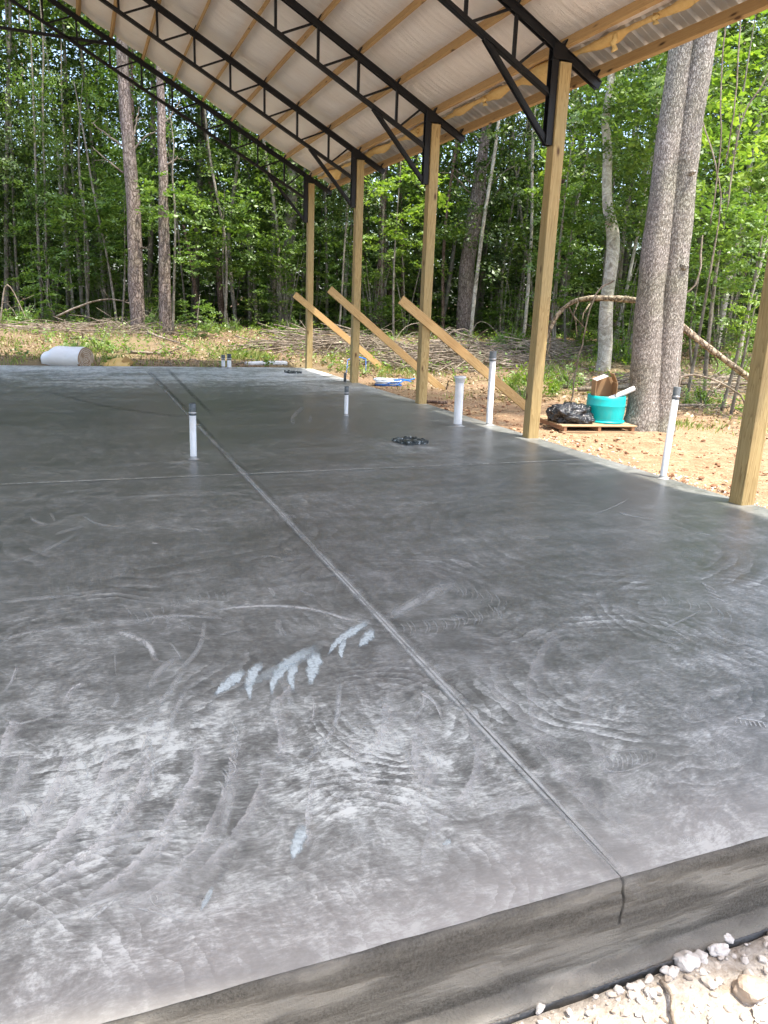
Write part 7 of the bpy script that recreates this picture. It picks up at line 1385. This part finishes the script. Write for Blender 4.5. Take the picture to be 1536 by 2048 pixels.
# deep woods (mass)
def woods():
    global rng; rng=np.random.RandomState(5); N=5200
    D=rng.uniform(33,58,N); u=rng.uniform(-.75,.75,N)*D; x=yaw_h[0]*D+yaw_h[1]*u; y=yaw_h[1]*D-yaw_h[0]*u; z=.6+rng.uniform(0,1,N)**.8*22
    A=sprays(np.stack([x,y,z],1),rng.uniform(.7,1.5,N),24,.30)
    N=2000; D=rng.uniform(28,46,N); u=rng.uniform(-.8,.8,N)*D; x=yaw_h[0]*D+yaw_h[1]*u; y=yaw_h[1]*D-yaw_h[0]*u; z=rng.uniform(12.5,19,N)
    B=sprays(np.stack([x,y,z],1),rng.uniform(.8,1.7,N),22,.42)
    N=6500; D=rng.uniform(40,64,N); u=rng.uniform(-.7,.7,N)*D; x=yaw_h[0]*D+yaw_h[1]*u; y=yaw_h[1]*D-yaw_h[0]*u; z=.4+rng.uniform(0,1,N)**1.3*9
    C=sprays(np.stack([x,y,z],1),rng.uniform(.9,1.8,N),22,.42)
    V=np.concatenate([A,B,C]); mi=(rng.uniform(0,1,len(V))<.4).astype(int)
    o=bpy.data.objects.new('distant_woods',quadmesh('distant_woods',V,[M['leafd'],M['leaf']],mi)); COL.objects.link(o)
    tag(o,'dense mass of dark green foliage deep in the woods','woods',kind='stuff')
    mb=MB()
    for i in range(130):
        D=random.uniform(30,56); u=random.uniform(-.7,.7)*D; x=yaw_h[0]*D+yaw_h[1]*u; y=yaw_h[1]*D-yaw_h[0]*u; g=gz(x,y)
        r=random.choice([.04,.05,.06,.08,.12,.16]); lx=random.gauss(0,.9)
        mb.tube([(x,y,g),(x+lx*.4,y,g+7),(x+lx,y,g+17)],[r,r*.8,r*.4],7)
    o=mb.build('distant_trunks',M['slim'],smooth=True); tag(o,'crowd of thin grey trunks fading into the dark woods','woods',kind='stuff')
woods()
# ---- vines ----
VN=[([(10.02,11.07,6.2),(10.1,11.05,5.2),(10.21,10.99,4.21),(10.22,10.99,3.03)],'pale vine hanging straight down, second from the twin trunks'),([(9.70,11.18,6.0),(9.75,11.18,5.03),(10.17,11.01,3.98),(10.34,10.94,3.28),(10.31,10.96,1.79)],'wavy pale vine hanging nearest the twin trunks'),([(10.9,10.77,6.0),(10.78,10.77,5.36),(10.47,10.89,4.61),(10.46,10.89,3.28)],'pale vine slanting in from the right edge'),([(10.22,10.99,6.4),(10.34,10.94,4.98),(10.32,10.95,3.98)],'short pale vine hanging from the leaves near the upper right'),
([(8.02,9.18,0.71),(8.05,9.16,1.0),(8.26,9.08,0.72),(8.29,9.07,-0.09)],'small arched twig at the right foot of the twin trunks'),([(8.27,9.07,-.1),(8.2,9.1,.6),(8.15,9.13,1.08),(8.21,9.1,1.37),(8.13,9.13,1.72),(8.33,9.05,2.0),(8.31,9.06,2.61)],'bare crooked vine climbing right of the twin trunks'),
([(6.97,9.9,-.1),(7.04,9.97,0.23),(7.06,9.96,0.67),(7.12,9.94,1.11),(7.22,9.9,1.75),(7.47,9.8,1.97)],'thin bent stem rising behind the cardboard box'),([(8.07,9.16,-.1),(8.09,9.15,0.42),(8.47,9.0,0.66),(9.13,8.73,0.39),(9.4,8.7,-.1)],'low arching twig between twin trunks and nearest post')]
for P,lb in VN:
    c=cat_(P,6); mb=MB(); mb.tube([(p[0]+random.uniform(-.012,.012),p[1],p[2]) for p in c],[.013]*(len(c)-1)+[.006],6,rough=.3); tag(mb.build('vine',M['dead'],smooth=True),lb,'vine')
# ---- arching fallen trunk and logs ----
c=cat_([(7.0,11.2,-.1),(7.12,11.15,.7),(7.24,11.11,1.11),(7.38,11.05,1.46),(7.61,10.96,1.67),(7.98,10.81,1.73),(8.67,10.53,1.69),(9.12,10.35,1.43),(9.67,10.13,1.05),(10.35,9.86,.59),(11.3,9.5,-.05)],5)
mb=MB(); mb.tube([tuple(p) for p in c],[(.022+.030*min(1,i/34))*(1+.25*noise.noise(Vector((i*.6,0,0)))) for i in range(len(c))],12,rough=.5)
for i in (5,8,11,14,18,21,24,30,36,41):
    a=Vector(c[i]); mb.tube([tuple(a),tuple(a+Vector((random.uniform(-.2,.2),0,-.25))),tuple(a+Vector((random.uniform(-.3,.3),0,-.5)))],[.015,.01,.004],6)
M['log']=mk_bark('snapped_limb_bark',(.14,.10,.07),(.30,.23,.16),(.46,.38,.28),6,3,True,.9)
tag(mb.build('fallen_tree',M['log'],smooth=True),'bent broken trunk arching behind the twin trunks down to the right','fallen tree')
def log(pts,r,lb,mt='dead',nm='fallen_branch',grp='branches lying on the ground'):
    Q=[(x,y,gz(x,y)+h) for x,y,h in pts]; c=cat_(Q,6); mb=MB()
    mb.tube([(p[0],p[1]+random.uniform(-.01,.01),p[2]+.02*noise.noise(Vector(tuple(p))*2)) for p in c],[r*(1-.6*i/len(c)) for i in range(len(c))],8,rough=.4)
    for q in range(3):
        i=random.randint(2,len(c)-3); a=Vector(c[i]); d=Vector((random.uniform(-.3,.5),random.uniform(-.3,.3),random.uniform(.05,.35)))
        mb.tube([tuple(a),tuple(a+d)],[r*.4,.004],5)
    tag(mb.build(nm,M[mt],smooth=True),lb,'branch',group=grp)
log([(4.4,21.5,.08),(5.6,21.9,.1),(7.65,22.4,.1)],.05,'long pale branch lying left of the farthest post foot')
log([(5.5,22.4,.1),(8,21,.12),(10.8,19.3,.1)],.05,'long grey branch running behind the three braces')
log([(8.6,11.2,.05),(9.8,10.95,.08),(11.5,11.2,.05)],.035,'straight pale branch on the ground right of the twin trunks')
log([(9.6,13.4,.1),(12.5,13.1,.2),(15,12.9,.1)],.05,'pale log lying further back right of the twin trunks')
log([(-.2,23.1,.05),(.3,22.6,.12),(.8,22.2,.05)],.035,'short pale stick behind the white insulation roll')
log([(1.9,23.9,.15),(2.2,23,.12),(2.8,22.0,.04)],.04,'forked dark stick in front of the large left pine')
log([(-3,25.5,.15),(-1,25,.1),(.8,24.5,.1)],.035,'long thin branch lying near the left edge of the woods')
log([(1.2,20.6,.05),(1.8,20.4,.06),(2.3,20.5,.05)],.045,'short pale log just beyond the yellow scrap')
log([(-.6,27,.3),(1.,26.5,.9),(2.6,26,.35)],.03,'thin bowed branch propped behind the left pines')
log([(-2.2,26.5,.0),(-1.9,26.4,1.2),(-1.4,26.3,.1)],.03,'hooped bare branch at the left edge')
# ---- brush piles ----
def brush(c,rx,ry,h,n,lb,seed,L=1.3,rr=.016):
    random.seed(seed); e=MB()
    for i in range(n):
        a=random.uniform(0,6.28); q=math.sqrt(random.random()); x=c[0]+rx*q*math.cos(a); y=c[1]+ry*q*math.sin(a)
        z=gz(x,y)+h*(1-q*q)*random.uniform(0,1)+.03; th=random.gauss(-.25,.55); l=L*random.uniform(.4,1.3)
        d=Vector((math.cos(th),math.sin(th),random.gauss(0,.22)))*l/2; b=Vector((random.uniform(-.12,.12),random.uniform(-.1,.1),random.uniform(-.02,.2)))*l
        p=Vector((x,y,z)); r=rr*random.uniform(.4,1.3)
        e.tube([tuple(t) for t in cat_([tuple(p-d),tuple(p+b*.5),tuple(p+d)],3)],[r,r,r*.9,r*.8,r*.6,r*.5,r*.3],5)
    tag(e.build('brush_pile',M['dead'],smooth=True),lb,'brush pile')
brush((9.0,18.2),2.1,1.3,.62,380,'large heap of bare cut branches behind the third post and its brace',3)
brush((6.6,21.2),2.2,1.0,.5,200,'low spread of long sticks behind the farthest post',4,1.9)
brush((12.2,19.2),1.6,1.2,.55,170,'brush heap behind the fourth post and curving trunk',5)
brush((12.5,13.6),2.2,1.2,.35,120,'scattered low brush right of the twin trunks',6)
brush((.8,24.8),3.0,1.3,.3,150,'thin scatter of sticks around the foot of the left pines',8,1.4,.012)
random.seed(33)
e=MB()
for i in range(22):   # wiry arching twigs over the heap
    x=random.uniform(6.3,10.5); y=random.uniform(17.5,20.5); g=gz(x,y); l=random.uniform(.5,1.1); s=random.choice((-1,1))
    e.tube([tuple(t) for t in cat_([(x,y,g),(x+s*l*.3,y,g+l*.8),(x+s*l*.8,y+.1,g+l*.75),(x+s*l*1.2,y,g+l*.3)],3)],[.010]*9+[.004],5)
tag(e.build('brush_pile',M['dead'],smooth=True),'wiry arching twigs springing above the large brush heap','brush',kind='stuff')
# ---- bushes ----
BS=[(8.45,13.4,.62,'leafy','dense yellow green bush between the tall capped pipe and fourth post'),(2.15,25.9,.7,'leafb','green bush between the bases of the two left pines'),(-.1,21.0,.30,'leafb','small upright weed behind the white roll, left one'),(.45,20.9,.42,'leafy','bushy weed just behind the right end of the white roll'),
(3.9,25.6,.35,'leafy','low yellow green bush right of the left pines'),(4.8,26.2,.4,'leafb','second low bush right of the left pines'),(9.9,14.3,.42,'leafb','small bush behind the black bag'),(14.9,14.4,.6,'leafy','bright bush behind the fallen branches at the right'),(10.9,11.3,.42,'leafy','small yellow bush left of the nearest post'),(13.9,17.8,.7,'leafb','bush behind the base of the curving trunk'),(6.3,24.2,.5,'leafb','bush left of the farthest post by the branches'),(-1.6,26.8,.6,'leafb','green bush near the left edge of the clearing'),(11.7,19.9,.7,'leafb','bush at the right end of the large brush heap'),(7.6,12.3,.28,'leafb','tiny bush at the foot of the third brace')]
for i,(x,y,r,mt,lb) in enumerate(BS):
    e=empty('bush',(x,y,gz(x,y)),label=lb,cat='bush')
    crown(e,'bush',mt,0,(0,0,0),(r*random.uniform(.9,1.1),r,r*1.2),random.uniform(0,6.28),'foliage')
    mb=MB()
    for q in range(7):
        a=q*.9; mb.tube([(0,0,-.05),(r*.4*math.cos(a),r*.4*math.sin(a),r*.7),(r*.7*math.cos(a),r*.7*math.sin(a),r*1.1)],[.012,.008,.003],5)
    mb.build('stem',M['slim'],e)
# ---- ground cover ----
def cover():
    global rng; rng=np.random.RandomState(9)
    def pts(n,dmin,dmax,ulo=-.62,uhi=.62):
        D=rng.uniform(dmin,dmax,n); u=rng.uniform(ulo,uhi,n)*D; x=yaw_h[0]*D+yaw_h[1]*u; y=yaw_h[1]*D-yaw_h[0]*u
        ok=~((x<5.6)&(y<18.3))&~((x<8.2)&(y<12)); return x[ok],y[ok]
    X=[];Y=[]
    for n,a,b in ((26000,17.3,30),(9000,30,42),(9000,10,17.3)):
        x,y=pts(n,a,b,-.62,.62); 
        if a==10: k=(x>7+.25*rng.normal(size=len(x)))&((y>10.5)|(x>8.8)); x,y=x[k],y[k]
        X.append(x);Y.append(y)
    X=np.concatenate(X);Y=np.concatenate(Y); Z=np.array([gz(a,b) for a,b in zip(X,Y)])+rng.uniform(.0,.06,len(X))
    C=np.stack([X,Y,Z],1); Nn=np.stack([rng.normal(0,.6,len(X)),rng.normal(0,.6,len(X)),np.ones(len(X))],1)
    o=bpy.data.objects.new('leaf_litter',quadmesh('leaf_litter',leafquads(C,Nn,rng.uniform(.05,.12,len(X)),rng.uniform(.02,.06,len(X))),[M['litter']])); COL.objects.link(o)
    tag(o,'dry leaves and straw scattered over the clearing','leaf litter',kind='stuff')
    # grass blades in patches
    px,py=pts(420,10.5,27); G=[]
    px=np.concatenate([px,rng.normal(4.0,.35,26),rng.normal(7.4,.5,20),rng.normal(.2,.8,20)]);py=np.concatenate([py,rng.normal(20.2,.4,26),rng.normal(17.6,.6,20),rng.normal(20.6,.7,20)])
    k=((px>8.3)|(py>12.5)); px,py=px[k],py[k]
    for x,y in zip(px,py):
        n=rng.randint(14,46); a=rng.normal(x,.16,n); b=rng.normal(y,.16,n); h=rng.uniform(.05,.20,n)*(1 if y>16 else .6)
        z=np.array([gz(p,q) for p,q in zip(a,b)])-.01
        lx=rng.normal(0,.35,n)*h; ly=rng.normal(0,.35,n)*h; t=rng.uniform(0,6.28,n); wx=.008*np.cos(t); wy=.008*np.sin(t)
        B=np.stack([a,b,z],1); W=np.stack([wx,wy,0*wx],1); m=B+np.stack([lx*.4,ly*.4,h*.6],1); tp=B+np.stack([lx,ly,h],1)
        G.append(np.stack([B-W,B+W,tp+W*.2,m-W],1))
    o=bpy.data.objects.new('grass',quadmesh('grass',np.concatenate(G),[M['grass']])); COL.objects.link(o); tag(o,'tufts of yellow green grass in the clearing','grass',kind='stuff')
    px,py=pts(1150,17.5,34); k=((px>8.3)|(py>12.5)); px,py=px[k],py[k]
    x2,y2=pts(160,10.5,17); k=((x2>8.8)&(y2<14)|(y2>14)&(x2>7)); px=np.concatenate([px,x2[k]]);py=np.concatenate([py,y2[k]])
    C=np.stack([px,py,np.array([gz(a,b) for a,b in zip(px,py)])+.12],1)
    o=bpy.data.objects.new('undergrowth',quadmesh('undergrowth',sprays(C,rng.uniform(.1,.32,len(C)),20,.09,flat=1.2,tilt=.9),[M['leafb'],M['leafy']],None)); COL.objects.link(o)
    mi=(np.repeat(rng.uniform(0,1,len(C))<.45,20)).astype(np.int32); o.data.polygons.foreach_set('material_index',mi)
    tag(o,'low leafy weeds covering the clearing floor','undergrowth',kind='stuff')
    random.seed(4); mb=MB()
    for i in range(1100):
        D=random.uniform(17.5,31); u=random.uniform(-.6,.6)*D; x=yaw_h[0]*D+yaw_h[1]*u; y=yaw_h[1]*D-yaw_h[0]*u
        if x<5.6 and y<18.4: continue
        if i%4==0: D=random.uniform(12,18); u=random.uniform(.25,.6)*D; x=yaw_h[0]*D+yaw_h[1]*u; y=yaw_h[1]*D-yaw_h[0]*u
        if x<8.6 and y<12: continue
        a=random.uniform(0,6.28); l=random.uniform(.15,.7); z=gz(x,y)+.03; r=random.uniform(.004,.014)
        mb.tube([(x,y,z),(x+math.cos(a)*l*.5,y+math.sin(a)*l*.5,z+random.uniform(0,.1)),(x+math.cos(a)*l,y+math.sin(a)*l,z)],[r,r,r*.4],4)
    tag(mb.build('twigs',M['dead']),'small dry twigs strewn across the clearing','twigs',kind='stuff')
cover()
# clay clods near the slab
random.seed(8); mb=MB()
for i in range(2600):
    y=random.uniform(2.2,16.5); x=5.15+random.random()**1.5*3.0
    if x>6.2 and 8.6<y<10.4: continue
    stone_mesh(mb,(x,y,gz(x,y)+.012),.007+.032*random.random()**3,i*.53,.6,1)
n=NT('clay_clods'); g_=n.N.new('ShaderNodeNewGeometry'); c=n.ramp(g_.outputs['Random Per Island'],[(0,(.14,.065,.035)),(.5,(.30,.17,.10)),(1,(.52,.40,.26))])
tag(mb.build('clay_clods',n.fin(c,.95,spec=.1)),'small orange clay clods on the bare soil beside the posts','soil',kind='stuff')
